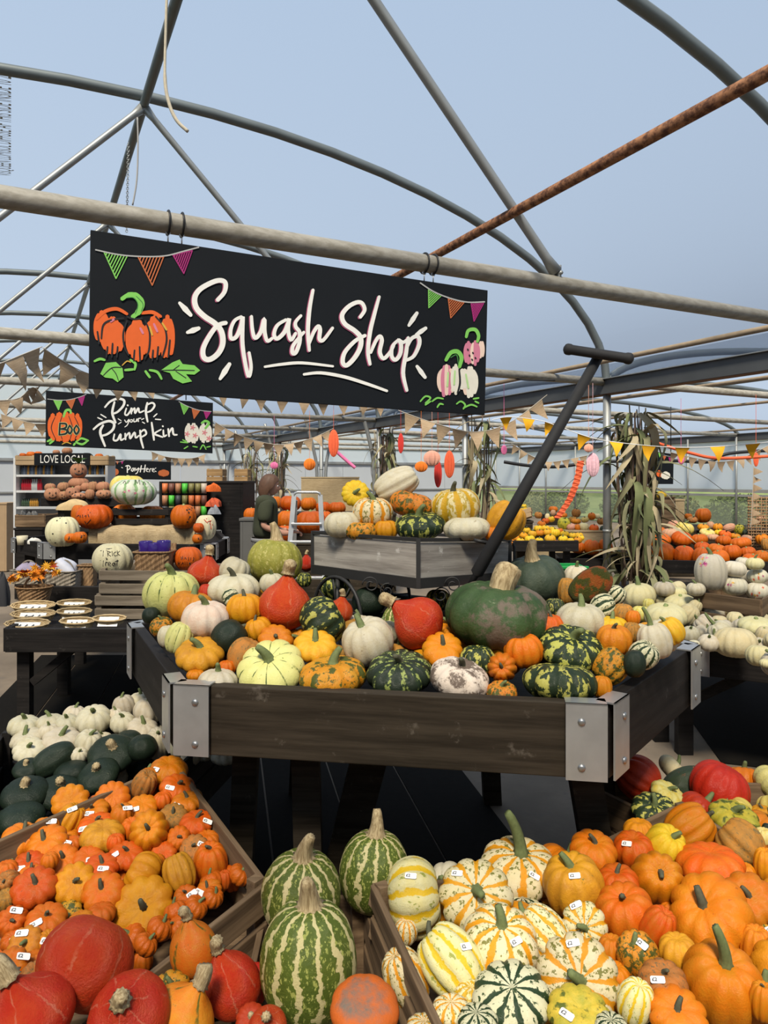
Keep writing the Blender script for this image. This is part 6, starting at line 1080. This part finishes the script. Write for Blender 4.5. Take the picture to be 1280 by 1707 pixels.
stand('tall black panelled stand beside the ribbon rack', 345, 405, 802, 870, 8.7, .8, M_BLK, 0)
for y, c_, lab in ((813, (.75, .13, .02), 'upper'), (838, (.70, .12, .05), 'lower')): bundle('bright orange feather garland on the black stand front, %s one' % lab, 356, y, 24, 13, 8.55, flat('orange_feathers_' + lab, c_, .9, 0, .5, 50), 'feather_garland', 'garland', 40 + y, .6)
bundle('grey feathery plume at the foot of the black stand', 358, 850, 18, 14, 8.5, flat('grey_plume', (.32, .34, .38), .95, 0, .4, 40), 'feather_plume', 'plume', 50, .6)
M_BOXW = wood('honey_wood', (.26, .15, .06), (.45, .29, .14), .75, 5)
for x0_, x1_, lab in ((345, 370, 'left'), (391, 412, 'right')): c = P((x0_ + x1_) / 2, 800, 14.5); w2 = (x1_ - x0_) * 14.5 / F; crate('wall_box', 'honey-coloured wooden box stacked beyond the black stand, %s one' % lab, [(c.x - w2 / 2, 14.5, c.z + .22), (c.x + w2 / 2, 14.5, c.z + .22), (c.x + w2 / 2, 14.9, c.z + .22), (c.x - w2 / 2, 14.9, c.z + .22)], .45, M_BOXW, 3, .1); stand('honey-coloured plinth under the stacked wooden box, %s one' % lab, x0_ - 3, x1_ + 3, 818, 870, 14.4, .6, M_BOXW)
# ================================================================== corn stalk bundles on the posts
M_CLEAF = [flat('dry_corn_leaf_olive', (.20, .19, .10), .85, 0, .35, 6), flat('dry_corn_leaf_tan', (.36, .30, .19), .85, 0, .3, 6), flat('dry_corn_leaf_green', (.14, .16, .07), .85, 0, .35, 6)]
M_CSTK = [flat('corn_stalk_purple_brown', (.13, .085, .065), .8, 0, .4, 9), flat('corn_stalk_tan', (.26, .21, .13), .8, 0, .3, 9)]
def corn_leaf(rg):
    l_ = rg.uniform(.45, .95); up = rg.uniform(.1, 1.0); tw = rg.uniform(-1.2, 1.2); mb = MB(); n = 8; vs = []
    for k in range(n + 1):
        t = k / n; p = Vector((l_ * .75 * t, .06 * math.sin(4 * t + tw), l_ * (up * t - (up + .55) * t * t))); w_ = .034 * math.sin(math.pi * min(1, .18 + t * .82)) ** .8 + .002; a = tw * t
        s = Vector((-.3 * math.sin(a), math.cos(a), math.sin(a))) * w_; vs += [p - s, p + Vector((0, 0, -.012)), p + s]
    mb.add(vs, [(3 * k + j, 3 * k + j + 1, 3 * k + j + 4, 3 * k + j + 3) for k in range(n) for j in (0, 1)]); return mb
rg = random.Random(21); ME_CL = [corn_leaf(rg).mesh('corn_leaf', M_CLEAF[i % 3], True) for i in range(12)]
def corn_stalk(rg):
    h = 2.35; pts = []; rs = []
    for k in range(9): pts.append((rg.uniform(-.015, .015), rg.uniform(-.015, .015), h * k / 8)); rs.append(.017 * (1 - .45 * k / 8))
    mb = MB(); mb.tube(pts, rs, 6); return mb
ME_CS = [corn_stalk(rg).mesh('corn_stalk', M_CSTK[i % 2], True) for i in range(4)]
def corn(label, pos, ns, nl, h0, seed, sc=1.0):
    rg = random.Random(seed); t_ = thing('corn_stalk_bundle', label, 'corn stalks', pos, 0, 'corn stalk bundles on the posts')
    for k in range(ns):
        q = rg.uniform(0, 6.28); r = .17 * math.sqrt(rg.random()); o = obj('stalk', rg.choice(ME_CS), t_); o.location = (r * math.cos(q), r * math.sin(q), h0 + rg.uniform(0, .25)); o.rotation_euler = (rg.uniform(-.06, .06), rg.uniform(-.06, .06), rg.uniform(0, 6)); o.scale = (1, 1, rg.uniform(.82, 1.02))
    for k in range(nl):
        q = rg.uniform(0, 6.28); r = .10 + .08 * rg.random(); o = obj('leaf', rg.choice(ME_CL), t_); z = h0 + 2.45 * rg.random() ** .85; dn = rg.random() < .62
        o.location = (r * math.cos(q), r * math.sin(q), z); s = rg.uniform(.7, 1.25) * sc; o.scale = (s, s * rg.uniform(.8, 1.4), s * (1 if not dn else 1.3)); o.rotation_euler = (rg.uniform(-.5, .5), rg.uniform(.5, 1.2) if dn else rg.uniform(-.9, .3), q)
    return t_
cp = T(C0 + HALF, PLANES[4], 0) + Vector((.36, -.10, 0))
cb = corn('tall bundle of dried corn stalks on the nearest gutter post', cp, 30, 170, .15, 1)
mb = MB(); mb.tube([cp + Vector((.2 * math.cos(q), .2 * math.sin(q), 1.02)) for q in np.linspace(0, 6.283, 20)], .012, 6, False); local(mb.build('twine', flat('brown_twine', (.1, .07, .05), .9), cb, True), cb)
corn('dried corn stalk bundle on the post above the cart', T(C0 + HALF, PLANES[5], 0) + Vector((.25, -.1, 0)), 18, 60, .3, 2)
corn('dried corn stalk bundle left of the paper garlands', T(C0 + HALF, PLANES[6], 0) + Vector((.1, -.1, 0)), 18, 55, .3, 3)
corn('dried corn stalk bundle behind the person with the belt', T(C0 + HALF, PLANES[8], 0) + Vector((0, -.2, 0)), 16, 50, .3, 4)
corn('dried corn stalk bundle at the left of the person', T(C0 + HALF, PLANES[9], 0) + Vector((.25, -.8, 0)), 16, 50, .3, 5)
# ================================================================== bunting
M_BUR = wood('burlap_flag', (.36, .255, .16), (.50, .375, .25), .95, 20, 0); M_YFL = flat('yellow_fabric_flag', (.80, .40, .01), .8, 0, .08); M_STR = flat('pale_string', (.5, .45, .38), .9); M_WST = flat('white_string', (.75, .75, .75), .8)
def flagmesh(w_, h, mat, seed):
    rg = random.Random(seed); b = rg.uniform(-.05, .05); mb = MB(); vs = [(-w_ / 2, 0, 0), (w_ / 2, 0, 0), (-w_ * .27, b, -h * .45), (w_ * .27, b, -h * .45), (0, b * .3, -h), (0, b * 1.2, -h * .45), (0, 0, 0)]
    mb.add(vs, [(0, 2, 5, 6), (6, 5, 3, 1), (2, 4, 5), (5, 4, 3)]); mb.add([(x, y + .004, z) for x, y, z in vs], [(6, 5, 2, 0), (1, 3, 5, 6), (5, 4, 2), (3, 4, 5)]); return mb.mesh('flag', mat, True)
FLM = {}
def bunting(label, pts, n, w_, h, mat=M_BUR, smat=M_STR, group='strings of bunting', t0=0.04, t1=.96):
    pts = [Vector(p) for p in pts]; cv = cat_rom(pts, 10); t_ = thing('bunting', label, 'bunting', pts[0], 0, group); mb = MB(); mb.tube([p - pts[0] for p in cv], .005, 5); mb.build('string', smat, t_, True)
    key = (w_, h, mat.name)
    if key not in FLM: FLM[key] = [flagmesh(w_, h, mat, s) for s in range(3)]
    seg = [(b - a).length for a, b in zip(cv, cv[1:])]; tot = sum(seg)
    for k in range(n):
        s = tot * (t0 + (t1 - t0) * (k + .5) / n); i = 0
        while i < len(seg) - 1 and s > seg[i]: s -= seg[i]; i += 1
        p = cv[i].lerp(cv[i + 1], s / seg[i]); x = (cv[i + 1] - cv[i]).normalized(); y = Vector((0, 0, 1)).cross(x).normalized(); z = x.cross(y)
        o = obj('flag', FLM[key][k % 3], t_); o.matrix_local = Matrix.Translation(p - pts[0] - z * .004) @ Matrix((x, y, z)).transposed().to_4x4() @ Matrix.Rotation(rnd.uniform(-.3, .3), 4, 'X')
bunting('large burlap flags left of the Squash Shop sign, rising to the tie tube', [P(-40, 618, 5.9), P(0, 606, 6.1), P(40, 590, 6.4), P(70, 578, 6.65)], 3, .26, .30)
bunting('large burlap flags running from the tie tube down behind the big sign', [P(72, 580, 6.7), P(105, 602, 6.9), P(145, 622, 7.1), P(200, 634, 7.4), P(270, 628, 7.7)], 7, .24, .22)
bunting('burlap flags peeping out below the middle of the big sign', [P(345, 642, 8.3), P(440, 656, 8.8), P(520, 664, 9.0), P(600, 664, 9.2), P(664, 668, 9.4)], 9, .21, .22)
bunting('burlap flags sagging between the big sign and the black cart handle', [P(664, 684, 9.4), P(720, 704, 9.4), P(790, 720, 9.4), P(850, 704, 9.4), P(912, 658, 9.4)], 9, .21, .26)
bunting('burlap flags sagging below the sign above the ladder', [P(352, 700, 12), P(400, 726, 12.2), P(462, 741, 12.4), P(515, 732, 12.6), P(556, 714, 12.8)], 12, .19, .22)
bunting('burlap flags strung above the LOVE LOCAL shelves', [P(-5, 688, 12.5), P(60, 706, 12.6), P(130, 700, 12.8), P(200, 694, 13)], 10, .22, .24)
bunting('small burlap flags high at far left beside the Pimp your Pumpkin sign', [P(-10, 668, 9.6), P(30, 664, 9.8), P(56, 646, 10.0), P(76, 668, 10.2)], 5, .19, .22)
bunting('small burlap flags along the far gutter right of the Pay Here sign', [P(250, 752, 16), P(280, 762, 16), P(320, 764, 16), P(345, 756, 16)], 8, .18, .2)
bunting('small burlap flags hanging behind the cart handle', [P(850, 738, 14), P(890, 762, 14), P(920, 770, 14), P(985, 758, 14)], 9, .16, .18)
bunting('small burlap flags strung under the yellow flags at the right', [P(1110, 752, 12), P(1160, 764, 12), P(1200, 770, 12), P(1240, 762, 12), P(1290, 738, 12)], 11, .14, .18)
bunting('small burlap flags hanging straight down beside the wicker panel', [P(1256, 775, 11), P(1255, 810, 11), P(1253, 850, 11), P(1251, 880, 11)], 7, .12, .13)
bunting('bright yellow fabric flags on white string at the right', [P(935, 712, 8.6), P(1000, 733, 8.6), P(1110, 745, 8.6), P(1200, 744, 8.5), P(1300, 735, 8.4)], 6, .17, .19, M_YFL, M_WST)
bunting('two bright yellow flags behind the black cart handle', [P(820, 700, 9), P(850, 695, 9), P(905, 702, 9), P(940, 716, 9)], 3, .16, .17, M_YFL, M_WST)
# ================================================================== paper decorations, hose
M_COR = flat('coral_crepe_paper', (.80, .13, .05), .8, 0, .15, 30); M_PNK = flat('pink_tissue', (.75, .18, .38), .8, 0, .2, 20); M_ORP = flat('orange_tissue', (.80, .20, .02), .8, 0, .15, 20)
def ribbon(name, label, cat, pts, w_, mat, n=10):
    cv = cat_rom(pts, n); mb = MB(); vs = []
    for i, p in enumerate(cv): x = Vector((w_ / 2 * (.9 + .1 * math.cos(i * 2.2)), .012 * (i % 2), 0)); vs += [p - x, p + x]
    k = len(cv); mb.add(vs, [(2 * i, 2 * i + 1, 2 * i + 3, 2 * i + 2) for i in range(k - 1)]); mb.add([v + Vector((0, .004, 0)) for v in vs], [(2 * i + 2, 2 * i + 3, 2 * i + 1, 2 * i) for i in range(k - 1)]); return simple(name, label, cat, mb, mat)
ribbon('paper_streamer', 'long orange crepe paper streamer hanging beside the corn stalks', 'streamer', [P(968, 768, 9.2), P(962, 800, 9.2), P(948, 835, 9.2), P(928, 864, 9.2)], .10, M_COR)
def tissue(label, px, py, w_, h, d, mat, seed, nub=.25):
    rg = random.Random(seed); c = P(px, py, d); a, b = w_ / 2 * d / F, h / 2 * d / F; mb = MB(); n, m = 24, 10; vs = []
    for i in range(m + 1):
        f_ = math.pi * i / m
        for j in range(n): q = 2 * math.pi * j / n; k = 1 + (.12 if j % 2 else -.12); vs.append((c.x + a * math.sin(f_) * math.cos(q) * k, c.y + a * .5 * math.sin(f_) * math.sin(q) * k, c.z + b * math.cos(f_)))
    mb.add(vs, [(i * n + j, i * n + (j + 1) % n, (i + 1) * n + (j + 1) % n, (i + 1) * n + j) for i in range(m) for j in range(n)])
    mb.tube([c + Vector((0, 0, b * .9)), Vector((c.x, c.y, max(c.z + b + .15, 2.9)))], .003, 5); simple('paper_pompom', label, 'paper decoration', mb, mat, 'paper decorations hung from the roof')
tissue('tall orange pleated paper fan hanging above the ladder', 556, 739, 16, 46, 12, M_COR, 1); tissue('round orange tissue flower left of the paper fan', 516, 774, 18, 20, 13, M_ORP, 2)
tissue('small pink tissue pompom above the corn stalks', 457, 776, 12, 12, 14, M_PNK, 3); tissue('pink and coral tissue pompom above the cart pile', 720, 764, 26, 26, 11, flat('peach_tissue', (.78, .38, .28), .8), 4); tissue('narrow red paper lantern left of the cart pile', 668, 739, 9, 34, 12, flat('red_tissue', (.6, .04, .03), .8), 5)
tissue('orange paper tassel hanging right of the pink pompom', 749, 774, 16, 46, 11.2, M_COR, 6); tissue('red orange paper tassel hanging under the pompom', 730, 790, 12, 46, 11.3, flat('red_tissue', (.6, .04, .03), .8), 7); tissue('bright pink tassel hanging below the burlap flags', 840, 750, 9, 16, 9.3, M_PNK, 8); tissue('small peach tissue pompom on the far left of the group', 702, 778, 20, 18, 11.5, M_ORP, 9)
tissue('round peach pompom beside the corn stalks', 981, 747, 14, 14, 9.2, flat('peach_tissue', (.78, .38, .28), .8), 10); tissue('pink polka-dot paper tassel beside the corn stalks', 988, 775, 20, 40, 9.25, flat('light_pink_tissue', (.78, .45, .52), .8, 0, .4, 30), 11); tissue('bright pink tassel behind the yellow flags', 1135, 763, 10, 22, 11, M_PNK, 12); tissue('coral tassel at the far right post', 1260, 766, 8, 24, 10.5, M_COR, 13)
def hang(name, label, cat, pts, r, mat): mb = MB(); mb.tube(cat_rom(pts, 8), r, 8); simple(name, label, cat, mb, mat, None, True)
hang('crepe_garland', 'coral crepe paper garland sagging across the right side', 'garland', [P(1062, 724, 10), P(1100, 740, 10), P(1150, 755, 10), P(1200, 764, 10), P(1290, 760, 10)], .022, M_COR)
hang('crepe_garland', 'bright pink paper garland strung left of the pompoms', 'garland', [P(560, 752, 12.5), P(578, 768, 12.5), P(592, 780, 12.5)], .03, M_PNK)
hang('water_hose', 'black water hose sagging along the far right wall', 'hose', [P(840, 770, 15), P(880, 776, 15), P(930, 778, 15), P(1000, 770, 15), P(1120, 768, 15), P(1180, 770, 15), P(1215, 756, 15), P(1300, 750, 15)], .035, flat('black_rubber', (.015, .015, .018), .5))
hang('cable', 'black cable looped over the second tie tube', 'cable', [P(838, 628, 9.2), P(845, 626, 9.2), P(870, 633, 9.2), P(925, 634, 9.3)], .01, M_TIEB)
# ================================================================== right and middle background stands
def tlegz(pts, z): return tlegs(pts, z)
a, b = P(938, 0, 10.0), P(1310, 0, 9.7)
tray('display_table', 'long low black tray of carving pumpkins at the far right', 'table', [(a.x, 10.25), (b.x, 9.75), (b.x + .4, 10.95), (a.x + .1, 11.0)], .50, .18, .05, M_BLK, None, .10, tlegs([(a.x + .3, 10.35), (b.x - .3, 10.0), (b.x, 10.8), (a.x + .4, 10.9)], .4), None, False)
stand('dark slatted plinth of gourds at the far right', 1096, 1310, 884, 940, 11.9, 1.6, M_BRN); stand('sackcloth covered plinth of gourds at the far middle', 893, 1012, 884, 940, 11.1, 1.2, M_SACK)
a = P(822, 0, 9.15); b = P(962, 0, 9.15); tray('display_table', 'black table of small yellow pumpkins behind the cart', 'table', [(a.x, 9.15), (b.x, 9.15), (b.x + .1, 10.2), (a.x, 10.2)], .85, .14, .04, M_BLK, None, .06, tlegs([(a.x + .1, 9.3), (b.x - .1, 9.3), (b.x - .1, 10.1), (a.x + .1, 10.1)], .75), None, False)
stand('brown upright board stand behind the corn stalks', 1101, 1124, 828, 900, 12.6, .3, M_CRATE); stand('tan board stand right of the brown upright board', 1126, 1141, 832, 890, 12.9, .2, M_SACK)
stand('dark stand behind the corn stalks carrying a yellow pumpkin', 1085, 1103, 842, 900, 11.3, .3, M_BLK)
mb = MB(); c = P(945, 950, 5.6); mb.box(c + Vector((0, .1, -.04)), (.26, .012, .12)); 
gb = thing('plastic_crate', 'bright green plastic crate behind the slate green squash', 'crate', P(935, 950, 5.6)); 
for nm, cc, ss in (('front_wall', (0, 0, -.06), (.40, .012, .16)), ('back_wall', (0, .28, -.06), (.40, .012, .16)), ('side_wall', (-.2, .14, -.06), (.012, .28, .16)), ('side_wall', (.2, .14, -.06), (.012, .28, .16)), ('base', (0, .14, -.14), (.4, .28, .012)), ('rim', (0, -.008, .02), (.43, .03, .02))): m_ = MB(); m_.box(cc, ss); m_.build(nm, flat('green_plastic', (.01, .28, .06), .4), gb, bevel=.003)
stand('low black plinth under the green plastic crate', 905, 970, 962, 1010, 5.55, .45, M_BLK)
mb = MB(); c = P(858, 955, 7.4); mb.lathe([(0, 0), (.13, 0), (.15, .24), (.155, .25), (.14, .25), (.13, .02), (0, .02)], 22, Vector((c.x, c.y, .45))); simple('bucket', 'white plastic bucket behind the cart rail', 'bucket', mb, flat('white_plastic', (.6, .6, .6), .5), None, True); stand('low dark plinth under the white bucket', 835, 885, 990, 1050, 7.2, .5, M_BLK)
mb = MB(); a = P(1248, 828, 11.5)
wp_ = thing('wicker_screen', 'brown woven wicker panel at the far right edge', 'panel', Vector((a.x + .3, 11.5, 0)))
for k in range(16): m_ = MB(); m_.tube([(-.3 + .04 * k, 0, .0), (-.3 + .04 * k, .01 * (-1) ** k, 1.36)], .008, 5); m_.build('upright', M_WICK, wp_, True)
for k in range(28): m_ = MB(); m_.tube([(-.32 + .064 * j, .012 * (-1) ** (j + k), .04 + .048 * k) for j in range(11)], .012, 5); m_.build('weave', M_WICK, wp_, True)
# paper notices and small windows of light on the netting
mb = MB(); mb.box((0, 0, 0), (.01, .5, .75), YAW); o = simple('notice', 'white notice sheet hung on the green netting', 'notice', mb, flat('white_paper', (.55, .57, .6), .7)); o.location = T(CR - .12, 11.6, .72)
# carving-pumpkin tiers behind the ladder
stand('dark box tier of carving pumpkins behind the ladder, lower', 428, 640, 905, 960, 9.15, .5, M_BRN); stand('dark box tier of carving pumpkins behind the ladder, upper', 425, 660, 856, 960, 9.85, .7, M_BRN); stand('grey painted crate box at the left of the person', 400, 425, 864, 960, 7.9, .5, flat('grey_box_paint', (.10, .10, .10), .7))
crate('wooden_punnet', 'small wooden punnet of yellow pumpkins behind the cart handle', [P(864, 852, 9.7), P(884, 846, 9.7), P(886, 848, 10.0), P(866, 854, 10.0)], .12, flat('pale_crate_wood', (.40, .28, .16), .8), 2, .1, floor_n=2); stand('dark riser under the wooden punnet', 862, 888, 868, 940, 9.75, .3, M_BRN); stand('dark riser carrying one carving pumpkin at the far middle', 908, 936, 858, 940, 12.45, .3, M_BRN)
# straw bale-like hessian screens behind
stand('hessian covered screen beyond the ladder', 502, 598, 795, 870, 17, .2, M_SACK)
# ================================================================== step ladder
M_ALU = flat('brushed_aluminium', (.58, .59, .60), .35, .7); ld = thing('step_ladder', 'aluminium step ladder beside the grey cart', 'ladder', (P(512, 0, 7.6).x, 7.6, 0)); bx_ = P(512, 0, 7.6).x
zt_ = P(0, 822, 7.6).z; 
for s in (-1, 1): m_ = MB(); m_.bar((s * .14, 0, zt_ - .02), (s * .24, -.22, 0), .05, .022, up=(0, 1, 0)); m_.build('rail', M_ALU, ld); m_ = MB(); m_.bar((s * .13, .06, zt_ - .08), (s * .22, .50, 0), .035, .02, up=(0, 1, 0)); m_.build('rear_leg', M_ALU, ld)
m_ = MB(); m_.tube([(-.14, 0, zt_ - .04), (-.13, 0, zt_), (-.10, 0, zt_ + .01), (.10, 0, zt_ + .01), (.13, 0, zt_), (.14, 0, zt_ - .04)], .014, 8); m_.build('top_hoop', M_ALU, ld, True)
for y in (873, 902, 931, 960): z = P(0, y, 7.6).z; f_ = 1 - z / zt_; m_ = MB(); m_.box((0, -.22 * f_, z), (.28 + .2 * f_, .085, .025)); m_.build('tread', M_ALU, ld, bevel=.004)
# ================================================================== person
def skin_body(name, verts, edges, radii, root, mat, parent=None, sub=2):
    me = bpy.data.meshes.new(name); me.from_pydata(verts, edges, []); me.materials.append(mat); o = obj(name, me, parent); me.skin_vertices if False else None
    sk = o.modifiers.new('skin', 'SKIN'); sk.use_smooth_shade = True; sk.branch_smoothing = .6
    sv = me.skin_vertices[0].data
    for i, r in enumerate(radii): sv[i].radius = r if isinstance(r, tuple) else (r, r); sv[i].use_root = (i == root)
    ss_ = o.modifiers.new('sub', 'SUBSURF'); ss_.levels = sub; ss_.render_levels = sub
    dg = bpy.context.evaluated_depsgraph_get(); me2 = bpy.data.meshes.new_from_object(o.evaluated_get(dg)); o.modifiers.clear(); o.data = me2; me2.name = name
    for p in me2.polygons: p.use_smooth = True
    return o
M_SKIN = flat('skin', (.46, .24, .17), .6, 0, .05); M_SHIRT = flat('olive_tshirt', (.035, .040, .022), .9, 0, .15, 12); M_TRO = flat('dark_trousers', (.016, .014, .022), .9); M_HAIR = flat('brown_hair', (.10, .05, .03), .6, 0, .35, 40); M_BELT = flat('grey_belt', (.22, .22, .23), .5); M_SHOE = flat('dark_boots', (.02, .018, .016), .7)
pe = thing('person', 'person in olive t-shirt, dark trousers and grey belt, standing side-on', 'person', (P(442, 0, 7.75).x, 7.75, 0)); pe.rotation_euler.z = R(12)
# facing +x (to the right in the picture); y away from the viewer
bv = [(0, 0, .98), (.0, 0, 1.12), (.01, 0, 1.27), (.0, 0, 1.40), (.015, 0, 1.475), (.03, 0, 1.53), (.035, 0, 1.60),
      (0, -.17, 1.40), (-.03, -.21, 1.14), (.20, -.19, 1.06), (.26, -.185, 1.07), (0, .17, 1.40), (-.02, .20, 1.14), (.19, .12, 1.07), (.25, .10, 1.08),
      (0, -.095, .92), (.015, -.10, .52), (-.01, -.10, .09), (.13, -.105, .035), (0, .095, .92), (.03, .10, .52), (.04, .10, .09), (.17, .105, .035)]
be = [(0, 1), (1, 2), (2, 3), (3, 4), (4, 5), (5, 6), (3, 7), (7, 8), (8, 9), (9, 10), (3, 11), (11, 12), (12, 13), (13, 14), (0, 15), (15, 16), (16, 17), (17, 18), (0, 19), (19, 20), (20, 21), (21, 22)]
br = [(.08, .11), (.08, .11), (.085, .11), (.06, .08), .045, .052, .05, .034, .040, .034, .028, .034, .040, .034, .028, .085, .058, .042, .035, .085, .058, .042, .035]
body = skin_body('body', bv, be, br, 0, M_SKIN, pe)
# clothes: slightly larger shells around the same skeleton
cl = skin_body('t_shirt', [(0, 0, .97), (.0, 0, 1.12), (.012, 0, 1.27), (.0, 0, 1.40), (.01, 0, 1.50), (0, -.175, 1.40), (-.025, -.215, 1.17), (0, .175, 1.40), (-.025, .215, 1.17)], [(0, 1), (1, 2), (2, 3), (3, 4), (3, 5), (5, 6), (3, 7), (7, 8)], [(.15, .19), (.15, .185), (.165, .20), (.15, .20), (.11, .13), .10, .075, .095, .075], 0, M_SHIRT, pe)
tr_ = skin_body('trousers', [(0, 0, .985), (0, 0, .93), (0, -.10, .86), (.015, -.10, .52), (-.01, -.10, .12), (0, .10, .86), (.03, .10, .52), (.04, .10, .12)], [(0, 1), (1, 2), (2, 3), (3, 4), (1, 5), (5, 6), (6, 7)], [(.132, .165), (.135, .17), .105, .075, .065, .105, .075, .065], 0, M_TRO, pe)
mb = MB(); mb.lathe([(1.0, -.022), (1.03, -.02), (1.03, .02), (1.0, .022)], 32, (0, 0, .985), sx=.150, sy=.190); mb.build('belt', M_BELT, pe, True)
# head: shaped from a sphere, face towards +x
hb_ = MB(); nu, nv = 32, 22; vs = []
for i in range(nv + 1):
    f_ = math.pi * i / nv
    for j in range(nu):
        q = 2 * math.pi * j / nu; x, y, z = .098 * math.sin(f_) * math.cos(q), .076 * math.sin(f_) * math.sin(q), .118 * math.cos(f_)
        if z < 0: x *= 1 + .10 * z / .118 if x < 0 else 1; y *= 1 + .32 * z / .118
        fx = math.cos(q) * math.sin(f_)
        if fx > .6:
            x += .030 * math.exp(-((y / .016) ** 2 + ((z + .012) / .026) ** 2)); x += .008 * math.exp(-((y / .03) ** 2 + ((z + .058) / .012) ** 2)); x -= .010 * math.exp(-(((abs(y) - .032) / .016) ** 2 + ((z - .012) / .014) ** 2)); x += .010 * math.exp(-((y / .03) ** 2 + ((z + .095) / .02) ** 2))
        vs.append((x, y, z))
hb_.add(vs, [(i * nu + j, (i + 1) * nu + j, (i + 1) * nu + (j + 1) % nu, i * nu + (j + 1) % nu) for i in range(nv) for j in range(nu)])
head = hb_.build('head', M_SKIN, pe, True); head.location = (.05, 0, 1.575); head.rotation_euler = (0, R(12), 0)
M_EYEW = flat('eye_white', (.7, .7, .68), .3); M_LIP = flat('lips', (.38, .13, .11), .5)
for s in (-1, 1):
    m_ = MB(); m_.lathe([(0, -.011), (.008, -.008), (.011, 0), (.008, .008), (0, .011)], 10, (.080, s * .032, .012)); e_ = m_.build('eye', M_EYEW, head, True); m_ = MB(); m_.lathe([(0, -.005), (.005, 0), (0, .005)], 8, (.0895, s * .032, .012)); m_.build('iris', M_HAIR, e_, True)
    m_ = MB(); m_.lathe([(0, -.028), (.010, -.02), (.016, .005), (.012, .024), (0, .03)], 10, (-.005, s * .078, -.005), sy=.5); m_.build('ear', M_SKIN, head, True)
    m_ = MB(); m_.tube([(.088, s * .018, .034), (.088, s * .034, .038), (.078, s * .048, .032)], .004, 5); m_.build('eyebrow', M_HAIR, head, True)
m_ = MB(); m_.tube([(.084, -.022, -.058), (.092, 0, -.056), (.084, .022, -.058)], [.004, .006, .004], 6); m_.build('mouth', M_LIP, head, True)
hv = []
for i in range(15):
    f_ = math.pi * .80 * i / 14
    for j in range(32):
        q = 2 * math.pi * j / 32; c_ = math.cos(q); lim = 1.0 if c_ < -.05 else max(.40, .80 - c_ * .55); ff = f_ * lim; w2 = 1 + .03 * math.sin(9 * q)
        drop = -.045 * max(0, (i - 8) / 6) * (1 if c_ < -.05 else 0)
        hv.append(((.108 if c_ > 0 else .118) * math.sin(ff) ** .85 * c_ * w2, .092 * math.sin(ff) ** .8 * math.sin(q) * w2, .13 * math.cos(ff) + drop))
m_ = MB(); m_.add(hv, [(i * 32 + j, (i + 1) * 32 + j, (i + 1) * 32 + (j + 1) % 32, i * 32 + (j + 1) % 32) for i in range(14) for j in range(32)]); m_.build('hair', M_HAIR, head, True)
def hand(root, s):
    """palm plus five fingers, loosely curled, pointing +x from the wrist at root"""
    rx, ry, rz = root; V = [(rx - .02, ry, rz), (rx + .02, ry, rz + .002), (rx + .065, ry, rz + .004)]; Ed = [(0, 1), (1, 2)]; Rd = [(.024, .024), (.030, .019), (.034, .016)]
    for k, (dy, ln) in enumerate(((-.024, .062), (-.008, .072), (.008, .068), (.023, .054))):
        b0 = len(V); V += [(rx + .070, ry + dy, rz + .004), (rx + .070 + ln * .45, ry + dy * 1.1, rz - .004), (rx + .070 + ln * .62, ry + dy * 1.1, rz - .026), (rx + .070 + ln * .45, ry + dy * 1.1, rz - .042)]; Ed += [(2, b0), (b0, b0 + 1), (b0 + 1, b0 + 2), (b0 + 2, b0 + 3)]; Rd += [.0095, .009, .0085, .007]
    b0 = len(V); V += [(rx + .035, ry - s * .034, rz + .008), (rx + .062, ry - s * .046, rz + .004), (rx + .085, ry - s * .040, rz - .008)]; Ed += [(1, b0), (b0, b0 + 1), (b0 + 1, b0 + 2)]; Rd += [.011, .0095, .008]
    return skin_body('hand', V, Ed, Rd, 1, M_SKIN, pe, 1)
hand((.27, -.185, 1.072), -1); hand((.26, .10, 1.082), 1)
for s, x in ((-1, -.01), (1, .04)): m_ = MB(); m_.tube([(x - .07, s * .102, .05), (x - .04, s * .102, .055), (x + .05, s * .104, .05), (x + .13, s * .105, .04), (x + .165, s * .105, .03)], [.035, .05, .048, .042, .022], 12); m_.build('boot', M_SHOE, pe, True)
